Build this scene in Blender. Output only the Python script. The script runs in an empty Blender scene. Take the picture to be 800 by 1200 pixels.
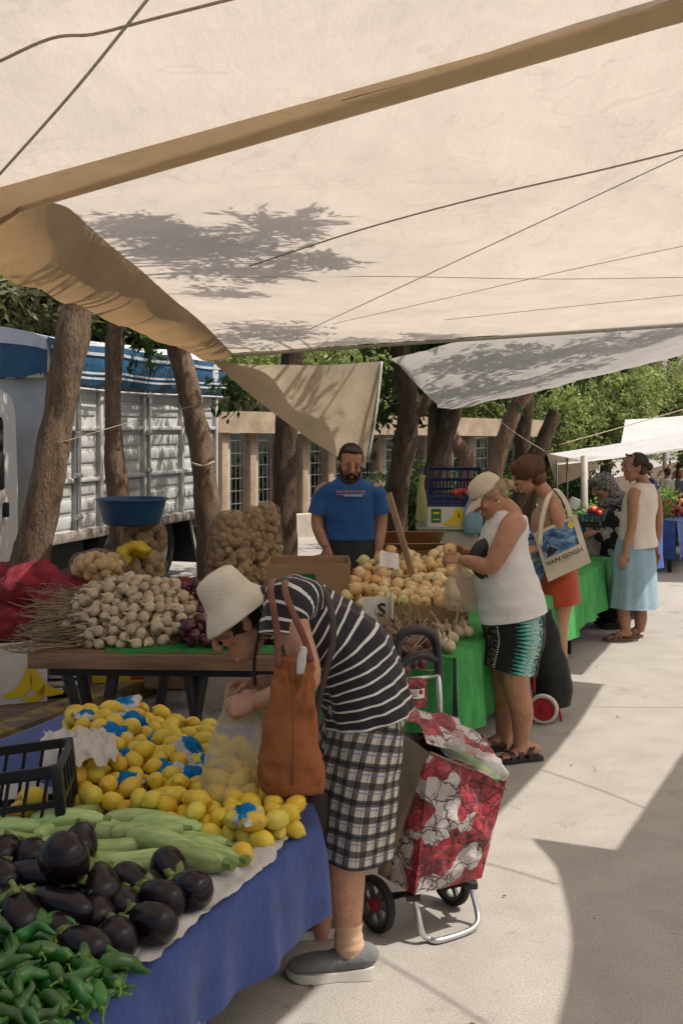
import bpy, bmesh, math, random
import numpy as np
from mathutils import Vector as V, Matrix, noise
random.seed(11)
rng = np.random.default_rng(11)
PI = math.pi
sc = bpy.context.scene
COL = sc.collection
F, HC, CX, CY = 1300.0, 1.82, 400.0, 500.0     # photo focal length in pixels, camera height, horizon

def at(px, py, Y):
    return V(((px-CX)/F*Y, Y, HC-(py-CY)/F*Y))
def gnd(px, py, z=0.0):
    Y = F*(HC-z)/(py-CY)
    return V(((px-CX)/F*Y, Y, z))
SA = math.radians(23)
SU = V((math.sin(SA), math.cos(SA), 0)); SV = V((math.cos(SA), -math.sin(SA), 0))
def st(u, v, z=0.0):
    """street frame: u along the street, v across it (positive to the right)"""
    return SU*u + SV*v + V((0, 0, z))

# ------------------------------------------------------------------ mesh builder
def cr(P, sub):
    """Catmull-Rom through the rows of P"""
    P = np.asarray(P, float)
    if sub <= 1 or len(P) < 3:
        if sub <= 1: return P
        out = []
        for i in range(len(P)-1):
            for k in range(sub): out.append(P[i]+(P[i+1]-P[i])*k/sub)
        out.append(P[-1]); return np.array(out)
    Q = np.vstack([2*P[0]-P[1], P, 2*P[-1]-P[-2]])
    out = []
    for i in range(1, len(Q)-2):
        p0, p1, p2, p3 = Q[i-1], Q[i], Q[i+1], Q[i+2]
        for k in range(sub):
            t = k/sub
            out.append(.5*((2*p1)+(-p0+p2)*t+(2*p0-5*p1+4*p2-p3)*t*t+(-p0+3*p1-3*p2+p3)*t**3))
    out.append(P[-1])
    return np.array(out)

def frame(d, up=V((0, 0, 1))):
    """matrix whose z axis is d"""
    z = V(d).normalized(); x = V(up).cross(z)
    if x.length < 1e-4: x = V((1, 0, 0)).cross(z)
    if x.length < 1e-4: x = V((0, 1, 0)).cross(z)
    x.normalize(); y = z.cross(x)
    return Matrix((x, y, z)).transposed()

class MB:
    def __init__(s):
        s.v = []; s.f = []; s.uv = []; s.m = []
    def add(s, vs, fs, mi=0, uv=None):
        o = len(s.v)
        s.v += [tuple(p) for p in vs]
        s.uv += [tuple(q) for q in uv] if uv is not None else [(0, 0, 0)]*len(vs)
        s.f += [tuple(i+o for i in f) for f in fs]; s.m += [mi]*len(fs)
        return s
    def box(s, c, size, R=None, mi=0, bev=0.0, taper=1.0):
        """box centred on c; taper scales the top"""
        hx, hy, hz = size[0]/2, size[1]/2, size[2]/2
        bm = bmesh.new()
        vs = []
        for z, k in ((-hz, 1), (hz, taper)):
            for x, y in ((-hx, -hy), (hx, -hy), (hx, hy), (-hx, hy)):
                vs.append(bm.verts.new((x*k, y*k, z)))
        for f in ((3, 2, 1, 0), (4, 5, 6, 7), (0, 1, 5, 4), (1, 2, 6, 5), (2, 3, 7, 6), (3, 0, 4, 7)):
            bm.faces.new([vs[i] for i in f])
        if bev > 0:
            bmesh.ops.bevel(bm, geom=list(bm.edges), offset=bev, segments=2, affect='EDGES', profile=.5)
        bm.verts.ensure_lookup_table(); bm.verts.index_update()
        P = [v.co.copy() for v in bm.verts]
        fs = [[v.index for v in f.verts] for f in bm.faces]
        bm.free()
        if R is not None: P = [R @ p for p in P]
        c = V(c)
        return s.add([p+c for p in P], fs, mi)
    def bar(s, a, b, w, h, mi=0, bev=0.0, up=V((0, 0, 1))):
        """rectangular bar from a to b"""
        a, b = V(a), V(b)
        return s.box((a+b)/2, (w, h, (b-a).length), frame(b-a, up), mi, bev)
    def loft(s, path, rad, side=(1, 0, 0), n=14, sub=4, caps=True, mi=0, seam=False, a0=0.0, flare=None, ex=1.0, uvk=None, open_arc=1.0):
        """elliptical tube: rad rows are (half width along side, half width across)"""
        P = np.array([tuple(p) for p in path], float)
        R = np.array([(r, r) if np.isscalar(r) else tuple(r) for r in rad], float)
        sd = np.array([tuple(side)]*len(P), float) if np.isscalar(side[0]) else np.array([tuple(q) for q in side], float)
        A = cr(np.hstack([P, R, sd]), sub)
        m = len(A); vs = []; uv = []; L = 0
        nn = n+1 if seam else n
        for i in range(m):
            c = V(A[i, :3]); t = V(A[min(i+1, m-1), :3])-V(A[max(i-1, 0), :3])
            if t.length < 1e-9: t = V((0, 0, 1))
            t.normalize()
            if i: L += (c-V(A[i-1, :3])).length
            sv = V(A[i, 5:8]); sv = sv-t*sv.dot(t)
            if sv.length < 1e-6: sv = t.orthogonal()
            sv.normalize(); w = t.cross(sv)
            ra, rb = max(A[i, 3], 1e-4), max(A[i, 4], 1e-4)
            per = PI*(3*(ra+rb)-math.sqrt((3*ra+rb)*(ra+3*rb)))
            for j in range(nn):
                a = a0+2*PI*j/n*open_arc
                ca, sa = math.cos(a), math.sin(a)
                if ex != 1.0:
                    ca = math.copysign(abs(ca)**ex, ca); sa = math.copysign(abs(sa)**ex, sa)
                k = flare(i/(m-1), a) if flare else 1.0
                vs.append(c+sv*(ra*ca*k)+w*(rb*sa*k))
                uv.append((j/n*(uvk or per), L, i/(m-1)))
        fs = []
        for i in range(m-1):
            for j in range(n if not seam or open_arc == 1.0 else n):
                j2 = j+1 if seam else (j+1) % n
                fs.append((i*nn+j, i*nn+j2, (i+1)*nn+j2, (i+1)*nn+j))
        if caps and not seam:
            vs.append(V(A[0, :3])); uv.append((0, 0, 0)); vs.append(V(A[-1, :3])); uv.append((0, L, 1))
            b0 = m*nn
            for j in range(n):
                fs.append((b0, (j+1) % n, j)); fs.append((b0+1, (m-1)*nn+j, (m-1)*nn+(j+1) % n))
        return s.add(vs, fs, mi, uv)
    def tube(s, path, r, n=8, sub=3, mi=0, caps=True):
        P = [V(p) for p in path]
        d = P[-1]-P[0]
        sd = frame(d if d.length > 1e-6 else V((0, 0, 1))).col[0]
        rr = [r]*len(P) if np.isscalar(r) else r
        return s.loft(P, rr, tuple(sd), n, sub if len(P) > 2 else 1, caps, mi)
    def lathe(s, prof, n=16, c=(0, 0, 0), R=None, mi=0, wob=None, sq=(1, 1)):
        """prof: list of (radius, height) about z"""
        vs = []; fs = []; uv = []; m = len(prof)
        for i, (r, z) in enumerate(prof):
            for j in range(n):
                a = 2*PI*j/n; k = wob(i/(m-1), a) if wob else 1
                p = V((r*math.cos(a)*k*sq[0], r*math.sin(a)*k*sq[1], z))
                if R is not None: p = R @ p
                vs.append(p+V(c)); uv.append((j/n, i/(m-1), 0))
        for i in range(m-1):
            for j in range(n):
                fs.append((i*n+j, i*n+(j+1) % n, (i+1)*n+(j+1) % n, (i+1)*n+j))
        ring = prof[0] == prof[-1]
        if prof[0][0] > 1e-4 and not ring: fs.append(tuple(reversed(range(n))))
        if prof[-1][0] > 1e-4 and not ring: fs.append(tuple((m-1)*n+j for j in range(n)))
        return s.add(vs, fs, mi, uv)
    def ell(s, c, r, R=None, n=14, m=9, mi=0):
        prof = [(math.sin(PI*i/m), -math.cos(PI*i/m)) for i in range(m+1)]
        prof[0] = (0.02, -1); prof[-1] = (0.02, 1)
        r = (r, r, r) if np.isscalar(r) else r
        S = Matrix.Diagonal(V(r))
        return s.lathe(prof, n, c, (R @ S) if R is not None else S, mi)
    def grid(s, fn, nu, nv, mi=0):
        """fn(a, b) with a, b in 0..1"""
        vs = []; uv = []
        for i in range(nu+1):
            for j in range(nv+1):
                vs.append(fn(i/nu, j/nv)); uv.append((i/nu, j/nv, 0))
        fs = [(i*(nv+1)+j, (i+1)*(nv+1)+j, (i+1)*(nv+1)+j+1, i*(nv+1)+j+1) for i in range(nu) for j in range(nv)]
        return s.add(vs, fs, mi, uv)
    def prism(s, poly, z0, z1, mi=0):
        """vertical prism over a counter-clockwise XY polygon"""
        n = len(poly)
        vs = [V((p[0], p[1], z0)) for p in poly]+[V((p[0], p[1], z1)) for p in poly]
        fs = [tuple(reversed(range(n))), tuple(range(n, 2*n))]+[(i, (i+1) % n, n+(i+1) % n, n+i) for i in range(n)]
        return s.add(vs, fs, mi)
    def xf(s, Mx):
        s.v = [tuple(Mx @ V(p)) for p in s.v]; return s
    def mesh(s, name):
        me = bpy.data.meshes.new(name)
        me.from_pydata([tuple(p) for p in s.v], [], s.f)
        return me
    def wrinkle(s, amp, scale, stretch=(1, 1, 1), ridged=False, seed=0.0, fade=None):
        """push the vertices along their normals by smooth noise"""
        me = s.mesh('tmp'); me.update()
        N = [v.normal.copy() for v in me.vertices]
        bpy.data.meshes.remove(me)
        for i, p in enumerate(s.v):
            p = V(p); q = V((p.x*stretch[0], p.y*stretch[1], p.z*stretch[2]))*scale+V((seed, seed*1.7, seed*.3))
            k = noise.noise(q)*.65+noise.noise(q*2.1)*.35
            if ridged: k = 1-2*abs(k)-.6
            if fade: k *= fade(p)
            s.v[i] = tuple(p+N[i]*(k*amp))
        return s

def wloc(o):
    p = V((0, 0, 0))
    while o is not None:
        p = p+V(o.location); o = o.parent
    return p

def obj(name, mb, mats, parent=None, smooth=True, local=False, tint=None):
    """link a builder (or a mesh) as ONE mesh object; world-space vertices are moved into the parent's frame"""
    if isinstance(mb, MB):
        if parent is not None and not local:
            o = wloc(parent); mb.v = [(p[0]-o.x, p[1]-o.y, p[2]-o.z) for p in mb.v]
        me = mb.mesh(name)
        at_ = me.attributes.new('uvc', 'FLOAT_VECTOR', 'POINT')
        at_.data.foreach_set('vector', np.array(mb.uv, dtype=np.float32).ravel())
        me.polygons.foreach_set('material_index', np.array(mb.m, dtype=np.int32))
    else:
        me = mb
        if parent is not None and not local:
            o = wloc(parent); me.transform(Matrix.Translation(-o))
    mats = mats if isinstance(mats, (list, tuple)) else [mats]
    me.materials.clear()
    for m in mats: me.materials.append(m)
    if smooth:
        me.polygons.foreach_set('use_smooth', [True]*len(me.polygons))
        if smooth == 'auto':
            try: me.set_sharp_from_angle(angle=math.radians(38))
            except Exception: pass
    me.update()
    ob = bpy.data.objects.new(name, me); COL.objects.link(ob)
    if parent is not None: ob.parent = parent
    return ob

def tag(o, label=None, cat=None, group=None, kind=None):
    if label: o['label'] = label
    if cat: o['category'] = cat
    if group: o['group'] = group
    if kind: o['kind'] = kind
    return o

def thing(name, label, cat, loc=(0, 0, 0), group=None):
    o = bpy.data.objects.new(name, None); COL.objects.link(o)
    o.empty_display_size = .1; o.location = loc
    return tag(o, label, cat, group)

def struct(name, mb, m, smooth=False):
    return tag(obj(name, mb, m, None, smooth), kind='structure')

def dup(o, loc=None, rot=None, scale=None, label=None, group=None, parent=None):
    c = o.copy(); COL.objects.link(c)
    if parent is not None: c.parent = parent
    if loc is not None: c.location = loc
    if rot is not None: c.rotation_euler = rot
    if scale is not None: c.scale = (scale,)*3 if np.isscalar(scale) else scale
    if label: c['label'] = label
    if group: c['group'] = group
    for ch in list(o.children): dup(ch, parent=c)
    return c

class Proto:
    """a kind of thing: the first placing uses the built object, later ones copies of it and its parts"""
    def __init__(s, o): s.o = o; s.used = False
    def put(s, loc, rot=(0, 0, 0), scale=1, label=None, group=None):
        if not s.used:
            s.used = True; o = s.o
            o.location = loc; o.rotation_euler = rot; o.scale = (scale,)*3 if np.isscalar(scale) else scale
            if label: o['label'] = label
            if group: o['group'] = group
            return o
        return dup(s.o, loc, rot, scale, label, group)

def remesh(mb, voxel, smooth=4, fac=.5):
    """one continuous skin over overlapping closed shapes"""
    me = mb.mesh('tmp'); ob = bpy.data.objects.new('tmp', me); COL.objects.link(ob)
    r = ob.modifiers.new('r', 'REMESH'); r.mode = 'VOXEL'; r.voxel_size = voxel; r.use_smooth_shade = True
    if smooth:
        sm = ob.modifiers.new('s', 'SMOOTH'); sm.iterations = smooth; sm.factor = fac
    dg = bpy.context.evaluated_depsgraph_get(); dg.update()
    out = bpy.data.meshes.new_from_object(ob.evaluated_get(dg), depsgraph=dg)
    bpy.data.objects.remove(ob); bpy.data.meshes.remove(me)
    return out

def paint(me, spots, base=(1, 1, 1)):
    """soft colour spots on a mesh, stored as the attribute 'tint'"""
    n = len(me.vertices); co = np.empty(n*3); me.vertices.foreach_get('co', co); co = co.reshape(n, 3)
    c = np.tile(np.array(base, float), (n, 1))
    for pos, r, rgb in spots:
        d = np.linalg.norm(co-np.array(tuple(pos)), axis=1)
        k = np.clip(1.5-1.5*d/r, 0, 1)[:, None]
        c = c*(1-k)+np.array(rgb)*k
    a = me.attributes.new('tint', 'FLOAT_COLOR', 'POINT')
    a.data.foreach_set('color', np.hstack([c, np.ones((n, 1))]).astype(np.float32).ravel())
    return me

def text_obj(name, body, size, Mx, m, parent, bold=0.0, align='CENTER'):
    cu = bpy.data.curves.new('t', 'FONT'); cu.body = body; cu.size = size; cu.align_x = align; cu.offset = bold; cu.extrude = .0004
    cu.resolution_u = 3
    to = bpy.data.objects.new('t', cu); COL.objects.link(to)
    dg = bpy.context.evaluated_depsgraph_get(); dg.update()
    me = bpy.data.meshes.new_from_object(to.evaluated_get(dg), depsgraph=dg)
    bpy.data.objects.remove(to); bpy.data.curves.remove(cu)
    me.transform(Mx)
    return obj(name, me, m, parent, False)

def inpoly(p, poly):
    x, y = p; c = False; j = len(poly)-1
    for i in range(len(poly)):
        xi, yi = poly[i]; xj, yj = poly[j]
        if (yi > y) != (yj > y) and x < (xj-xi)*(y-yi)/(yj-yi)+xi: c = not c
        j = i
    return c

def pack(n, poly, floor, r, tries=14, spheres=None, jitter=.12, zmax=None):
    """drop n balls into a polygon one by one, each settling at the lowest of several tries"""
    sp = spheres if spheres is not None else []
    xs = [p[0] for p in poly]; ys = [p[1] for p in poly]; out = []
    for _ in range(n):
        rr = r*random.uniform(1-jitter, 1+jitter); best = None
        for _ in range(tries):
            for _ in range(60):
                x, y = random.uniform(min(xs), max(xs)), random.uniform(min(ys), max(ys))
                if inpoly((x, y), poly): break
            z = floor(x, y)+rr
            for (a, b, c, q) in sp:
                d2 = (x-a)**2+(y-b)**2; R = (rr+q)*.93
                if d2 < R*R: z = max(z, c+math.sqrt(R*R-d2))
            if zmax and z > zmax(x, y): z += 10
            if best is None or z-floor(x, y) < best[2]-floor(best[0], best[1]): best = (x, y, z, rr)
        if best[2] > 9: continue
        sp.append(best); out.append(best)
    return out

def rrot(): return (random.uniform(0, 6.28), random.uniform(0, 6.28), random.uniform(0, 6.28))

# ------------------------------------------------------------------ materials
class NT:
    """small helper to write node trees"""
    def __init__(s, name):
        s.m = bpy.data.materials.new(name); s.m.use_nodes = True
        s.t = s.m.node_tree; s.t.nodes.clear()
        s.out = s.t.nodes.new('ShaderNodeOutputMaterial')
    def n(s, typ, **k):
        nd = s.t.nodes.new('ShaderNode'+typ)
        for a, b in k.items():
            if a in nd.bl_rna.properties.keys(): setattr(nd, a, b)
            else: s.set(nd.inputs[a.replace('_', ' ')], b)
        return nd
    def set(s, sock, b):
        if isinstance(b, bpy.types.NodeSocket): s.t.links.new(b, sock)
        else: sock.default_value = b
    def math(s, op, a, b=0.0, c=None):
        nd = s.t.nodes.new('ShaderNodeMath'); nd.operation = op
        s.set(nd.inputs[0], a); s.set(nd.inputs[1], b)
        if c is not None: s.set(nd.inputs[2], c)
        return nd.outputs[0]
    def mix(s, fac, a, b, mode='MIX'):
        nd = s.t.nodes.new('ShaderNodeMix'); nd.data_type = 'RGBA'; nd.blend_type = mode
        s.set(nd.inputs[0], fac); s.set(nd.inputs[6], c4(a)); s.set(nd.inputs[7], c4(b))
        return nd.outputs[2]
    def ramp(s, fac, stops, mode='LINEAR'):
        nd = s.t.nodes.new('ShaderNodeValToRGB'); cr_ = nd.color_ramp; cr_.interpolation = mode
        s.set(nd.inputs[0], fac)
        while len(cr_.elements) < len(stops): cr_.elements.new(.5)
        for e, (p, c) in zip(cr_.elements, stops): e.position = p; e.color = c4(c)
        return nd.outputs[0]
    def coord(s, kind='Object', scale=(1, 1, 1), rot=(0, 0, 0)):
        if kind == 'uvc':
            o = s.n('Attribute', attribute_name='uvc').outputs['Vector']
        elif kind == 'World':
            o = s.n('NewGeometry').outputs['Position']
        else:
            o = s.t.nodes.new('ShaderNodeTexCoord').outputs[kind]
        mp = s.t.nodes.new('ShaderNodeMapping'); s.t.links.new(o, mp.inputs[0])
        mp.inputs['Scale'].default_value = scale; mp.inputs['Rotation'].default_value = rot
        return mp.outputs[0]
    def noise(s, vec, scale, detail=4, rough=.6, dist=0.0):
        nd = s.t.nodes.new('ShaderNodeTexNoise'); s.t.links.new(vec, nd.inputs['Vector'])
        nd.inputs['Scale'].default_value = scale; nd.inputs['Detail'].default_value = detail
        nd.inputs['Roughness'].default_value = rough; nd.inputs['Distortion'].default_value = dist
        return nd.outputs[0]
    def voro(s, vec, scale, feature='F1', out=0, rnd=1.0):
        nd = s.t.nodes.new('ShaderNodeTexVoronoi'); nd.feature = feature; s.t.links.new(vec, nd.inputs['Vector'])
        nd.inputs['Scale'].default_value = scale; nd.inputs['Randomness'].default_value = rnd
        return nd.outputs[out]
    def sep(s, vec):
        nd = s.t.nodes.new('ShaderNodeSeparateXYZ'); s.t.links.new(vec, nd.inputs[0]); return nd.outputs
    def bump(s, h, strength, dist=.01, base=None):
        nd = s.t.nodes.new('ShaderNodeBump'); s.set(nd.inputs['Height'], h)
        nd.inputs['Strength'].default_value = strength; nd.inputs['Distance'].default_value = dist
        if base is not None: s.t.links.new(base, nd.inputs['Normal'])
        return nd.outputs[0]
    def bsdf(s, col, rough=.6, normal=None, metallic=0.0, spec=.4, sss=0.0, sheen=0.0, coat=0.0, trans=0.0):
        b = s.t.nodes.new('ShaderNodeBsdfPrincipled')
        s.set(b.inputs['Base Color'], c4(col)); s.set(b.inputs['Roughness'], rough)
        b.inputs['Metallic'].default_value = metallic; b.inputs['Specular IOR Level'].default_value = spec
        if sss:
            b.inputs['Subsurface Weight'].default_value = sss; b.inputs['Subsurface Radius'].default_value = (.012, .005, .003)
            b.inputs['Subsurface Scale'].default_value = 1.0
        if sheen: b.inputs['Sheen Weight'].default_value = sheen
        if coat: b.inputs['Coat Weight'].default_value = coat; b.inputs['Coat Roughness'].default_value = .25
        if normal is not None: s.t.links.new(normal, b.inputs['Normal'])
        return b.outputs[0]
    def mixsh(s, fac, a, b):
        nd = s.t.nodes.new('ShaderNodeMixShader'); s.set(nd.inputs[0], fac)
        s.t.links.new(a, nd.inputs[1]); s.t.links.new(b, nd.inputs[2]); return nd.outputs[0]
    def transl(s, col, normal=None):
        nd = s.t.nodes.new('ShaderNodeBsdfTranslucent'); s.set(nd.inputs[0], c4(col)); return nd.outputs[0]
    def done(s, sh):
        s.t.links.new(sh, s.out.inputs[0]); return s.m

def c4(c):
    if isinstance(c, bpy.types.NodeSocket) or np.isscalar(c): return c
    return tuple(c)+(1,) if len(c) == 3 else c
def srgb(r, g, b):
    f = lambda c: (c/12.92 if c <= .04045 else ((c+.055)/1.055)**2.4)
    return tuple(f(x/255) for x in (r, g, b))
def mul(c, k): return tuple(min(1, x*k) for x in c)

def simple(name, col, rough=.6, var=.25, vs=6.0, bump=.0, bs=60.0, metallic=0.0, spec=.4, rnd=0.0, col2=None, coord='Object', scale=(1, 1, 1), dirt=0.0, transl=0.0, sss=0.0, sheen=0.0, coat=0.0, bd=.004):
    """base colour with two octaves of patchy noise, optional bump, random value per object, dirt and translucency"""
    t = NT(name); c = t.coord(coord, scale)
    nz = t.noise(c, vs, 5, .65)
    a = mul(col, 1-var); b = col2 or mul(col, 1+var*.7)
    cc = t.ramp(nz, [(.3, a), (.7, b)])
    if rnd:
        r = t.n('ObjectInfo').outputs['Random']
        k = t.math('MULTIPLY_ADD', r, rnd, 1-rnd/2)
        hs = t.n('HueSaturation'); t.set(hs.inputs['Value'], k); t.set(hs.inputs['Color'], cc)
        t.set(hs.inputs['Hue'], t.math('MULTIPLY_ADD', r, rnd*.06, .5-rnd*.03)); cc = hs.outputs[0]
    if dirt:
        d = t.noise(c, vs*.35, 6, .7); dm = t.ramp(d, [(.45, (0, 0, 0)), (.75, (1, 1, 1))])
        cc = t.mix(t.math('MULTIPLY', dm, dirt), cc, mul(col, .35))
    nm = None
    if bump: nm = t.bump(t.noise(c, bs, 4, .6), bump, bd)
    rr = t.math('MULTIPLY_ADD', nz, .2, rough-.1)
    sh = t.bsdf(cc, rr, nm, metallic, spec, sss, sheen, coat)
    if transl: sh = t.mixsh(transl, sh, t.transl(cc))
    return t.done(sh)

# --- ground
def road_mat():
    t = NT('asphalt'); c = t.coord('World')
    big = t.noise(c, .5, 5, .6); mid = t.noise(c, 4, 5, .6); fine = t.noise(c, 160, 3, .7)
    col = t.ramp(mid, [(.3, (.3, .277, .248)), (.7, (.39, .362, .326))])
    col = t.mix(t.ramp(big, [(.35, (0, 0, 0)), (.7, (.55, .55, .55))]), col, (.34, .315, .285))
    vo = t.voro(c, 170)
    ag = t.ramp(vo, [(.1, (.66, .64, .6)), (.28, (1, 1, 1))])
    col = t.mix(.75, col, ag, 'MULTIPLY')
    sp = t.ramp(fine, [(.36, (.62, .6, .58)), (.5, (1, 1, 1)), (.7, (1.12, 1.12, 1.12))])
    col = t.mix(1.0, col, sp, 'MULTIPLY')
    st1 = t.ramp(t.noise(c, 1.7, 6, .75), [(.58, (0, 0, 0)), (.7, (.45, .45, .45))])
    col = t.mix(st1, col, (.12, .1, .085))
    crk = t.voro(c, .9, 'DISTANCE_TO_EDGE')
    ck = t.math('ADD', crk, t.math('MULTIPLY', t.noise(c, 9, 4, .7), .09))
    col = t.mix(t.ramp(ck, [(.026, (.7, .7, .7)), (.042, (0, 0, 0))]), col, (.12, .1, .085))
    h = t.math('ADD', t.math('MULTIPLY', vo, -.5), fine)
    return t.done(t.bsdf(col, .9, t.bump(h, .35, .003), spec=.25))
def paver_mat():
    t = NT('pavers'); c = t.coord('World', (1, 1, 1), (0, 0, .2))
    b = t.n('TexBrick', Scale=5.0, Mortar_Size=.012, Color1=c4((.13, .09, .065)), Color2=c4((.19, .135, .095)), Mortar=c4((.06, .045, .035)), Brick_Width=.9, Row_Height=.45)
    t.t.links.new(c, b.inputs['Vector'])
    nz = t.noise(c, 8, 5, .7)
    col = t.mix(.8, b.outputs[0], t.ramp(nz, [(.3, (.6, .58, .55)), (.7, (1.15, 1.1, 1.05))]), 'MULTIPLY')
    h = t.math('ADD', b.outputs[1], t.math('MULTIPLY', t.noise(c, 90, 3, .6), -.4))
    return t.done(t.bsdf(col, .85, t.bump(h, -.6, .008), spec=.3))
def kerb_mat():
    t = NT('kerb_paint'); c = t.coord('World')
    nz = t.noise(c, 7, 6, .75)
    col = t.mix(t.ramp(nz, [(.44, (0, 0, 0)), (.58, (1, 1, 1))]), (.15, .115, .08), (.33, .215, .05))
    return t.done(t.bsdf(col, .85, t.bump(t.noise(c, 60, 4, .7), .5, .006)))

# --- cloth of the awnings
def awning_mat(name, tint, k=.55, seams=(), stain=.35, warm=(1, .9, .78)):
    t = NT(name); c = t.coord('World'); u = t.coord('uvc')
    weave = t.noise(t.coord('World', (60, 9, 60)), 6, 2, .5)
    st_ = t.noise(c, 1.3, 6, .7, .6)
    col = t.ramp(st_, [(.25, mul(tint, 1-stain*.5)), (.6, tint), (.8, mul(tint, 1.06))])
    col = t.mix(.3, col, t.ramp(weave, [(.3, (.8, .8, .8)), (.7, (1.05, 1.05, 1.05))]), 'MULTIPLY')
    rg = t.noise(c, 2.3, 3, .5, .8); ring = t.math('ABSOLUTE', t.math('SUBTRACT', rg, .56)); col = t.mix(t.ramp(ring, [(.0, (.28, .28, .28)), (.018, (0, 0, 0))]), col, mul(tint, .62))
    sp = t.ramp(t.noise(c, 16, 6, .8), [(.66, (0, 0, 0)), (.76, (.5, .5, .5))])
    col = t.mix(sp, col, mul(tint, .6))
    s = t.sep(u)
    wob = t.math('MULTIPLY', t.math('SUBTRACT', t.noise(t.coord('uvc'), 7, 3, .6), .5), .02)
    for ax, pos, w in seams:
        d = t.math('ABSOLUTE', t.math('SUBTRACT', t.math('ADD', s[ax], wob), pos))
        m = t.math('LESS_THAN', d, w)
        col = t.mix(t.math('MULTIPLY', m, .6), col, mul(tint, .55))
    wr = t.noise(t.coord('World', (1, .35, 1), (0, 0, .5)), 6, 7, .66, .15)
    col = t.mix(.5, col, t.ramp(wr, [(.3, (.92, .915, .91)), (.5, (1, 1, 1)), (.7, (1.04, 1.04, 1.04))]), 'MULTIPLY')  # wrinkle noise also tints the cloth, imitating uneven light through the creases
    nm = t.bump(wr, .28, .03); nm = t.bump(weave, .15, .003, nm)
    d = t.bsdf(col, .85, nm, spec=.1)
    tr = t.t.nodes.new('ShaderNodeBsdfTranslucent'); t.set(tr.inputs[0], t.mix(1.0, col, warm, 'MULTIPLY')); t.t.links.new(nm, tr.inputs[1])
    return t.done(t.mixsh(k, d, tr.outputs[0]))

# --- clothes
def fabric(name, col, rough=.9, var=.12, wv=420, bump=.25, fold=None):
    t = NT(name); c = t.coord('Object')
    nz = t.noise(c, 9, 5, .6); col_ = t.ramp(nz, [(.3, mul(col, 1-var)), (.7, mul(col, 1+var))])
    st_ = t.ramp(t.noise(c, 3.5, 6, .75), [(.55, (0, 0, 0)), (.75, (.35, .35, .35))]); col_ = t.mix(st_, col_, mul(col, .5))
    fz = t.ramp(t.noise(c, 500, 2, .6), [(.3, (.7, .7, .7)), (.7, (1.25, 1.25, 1.25))]); col_ = t.mix(.6, col_, fz, 'MULTIPLY')
    cre = t.noise(c, 7, 4, .6, 1.2); cr1 = t.math('ABSOLUTE', t.math('SUBTRACT', cre, .5))
    nm = t.bump(t.noise(c, 26, 5, .6, .5), .4, .012); nm = t.bump(t.math('MINIMUM', cr1, .06), .14, .08, nm); nm = t.bump(t.noise(c, wv, 2, .5), bump, .002, nm)
    return t.done(t.bsdf(col_, rough, nm, spec=.2, sheen=.15))
def stripe_mat():
    t = NT('striped_jersey'); u = t.sep(t.coord('uvc')); c = t.coord('Object')
    w = t.math('MULTIPLY', t.math('SUBTRACT', t.noise(c, 7, 3, .5), .5), .012)
    f = t.math('FRACT', t.math('DIVIDE', t.math('ADD', u[1], w), .0335))
    m = t.math('LESS_THAN', f, .2)
    col = t.mix(m, (.03, .026, .032), (.62, .6, .57))
    col = t.mix(.5, col, t.ramp(t.noise(c, 300, 2, .5), [(.3, (.7, .7, .7)), (.7, (1.1, 1.1, 1.1))]), 'MULTIPLY')
    nm = t.bump(t.noise(c, 14, 4, .6, .6), .5, .02)
    return t.done(t.bsdf(col, .92, nm, spec=.15, sheen=.1))
def plaid_mat():
    t = NT('plaid_cotton'); u = t.sep(t.coord('uvc')); c = t.coord('Object')
    col = (.58, .52, .43)
    wv = t.noise(c, 350, 1, .5)
    def band(x, per, off, w):
        f = t.math('FRACT', t.math('ADD', t.math('DIVIDE', x, per), off))
        return t.math('LESS_THAN', f, w)
    for ax, k in ((0, .0), (1, .2)):
        x = u[ax]
        col = t.mix(t.math('MULTIPLY', band(x, .052, .0+k, .4), .8), col, (.022, .022, .026))
        col = t.mix(t.math('MULTIPLY', band(x, .052, .45+k, .08), .75), col, (.12, .16, .3))
        col = t.mix(t.math('MULTIPLY', band(x, .052, .62+k, .06), .5), col, (.2, .15, .1))
        col = t.mix(t.math('MULTIPLY', band(x, .104, .84+k, .06), .75), col, (.03, .03, .04))
    col = t.mix(.5, col, t.ramp(wv, [(.3, (.75, .75, .75)), (.7, (1.1, 1.1, 1.1))]), 'MULTIPLY')
    nm = t.bump(t.noise(c, 11, 4, .6, .5), .5, .02)
    return t.done(t.bsdf(col, .9, nm, spec=.15))
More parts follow.
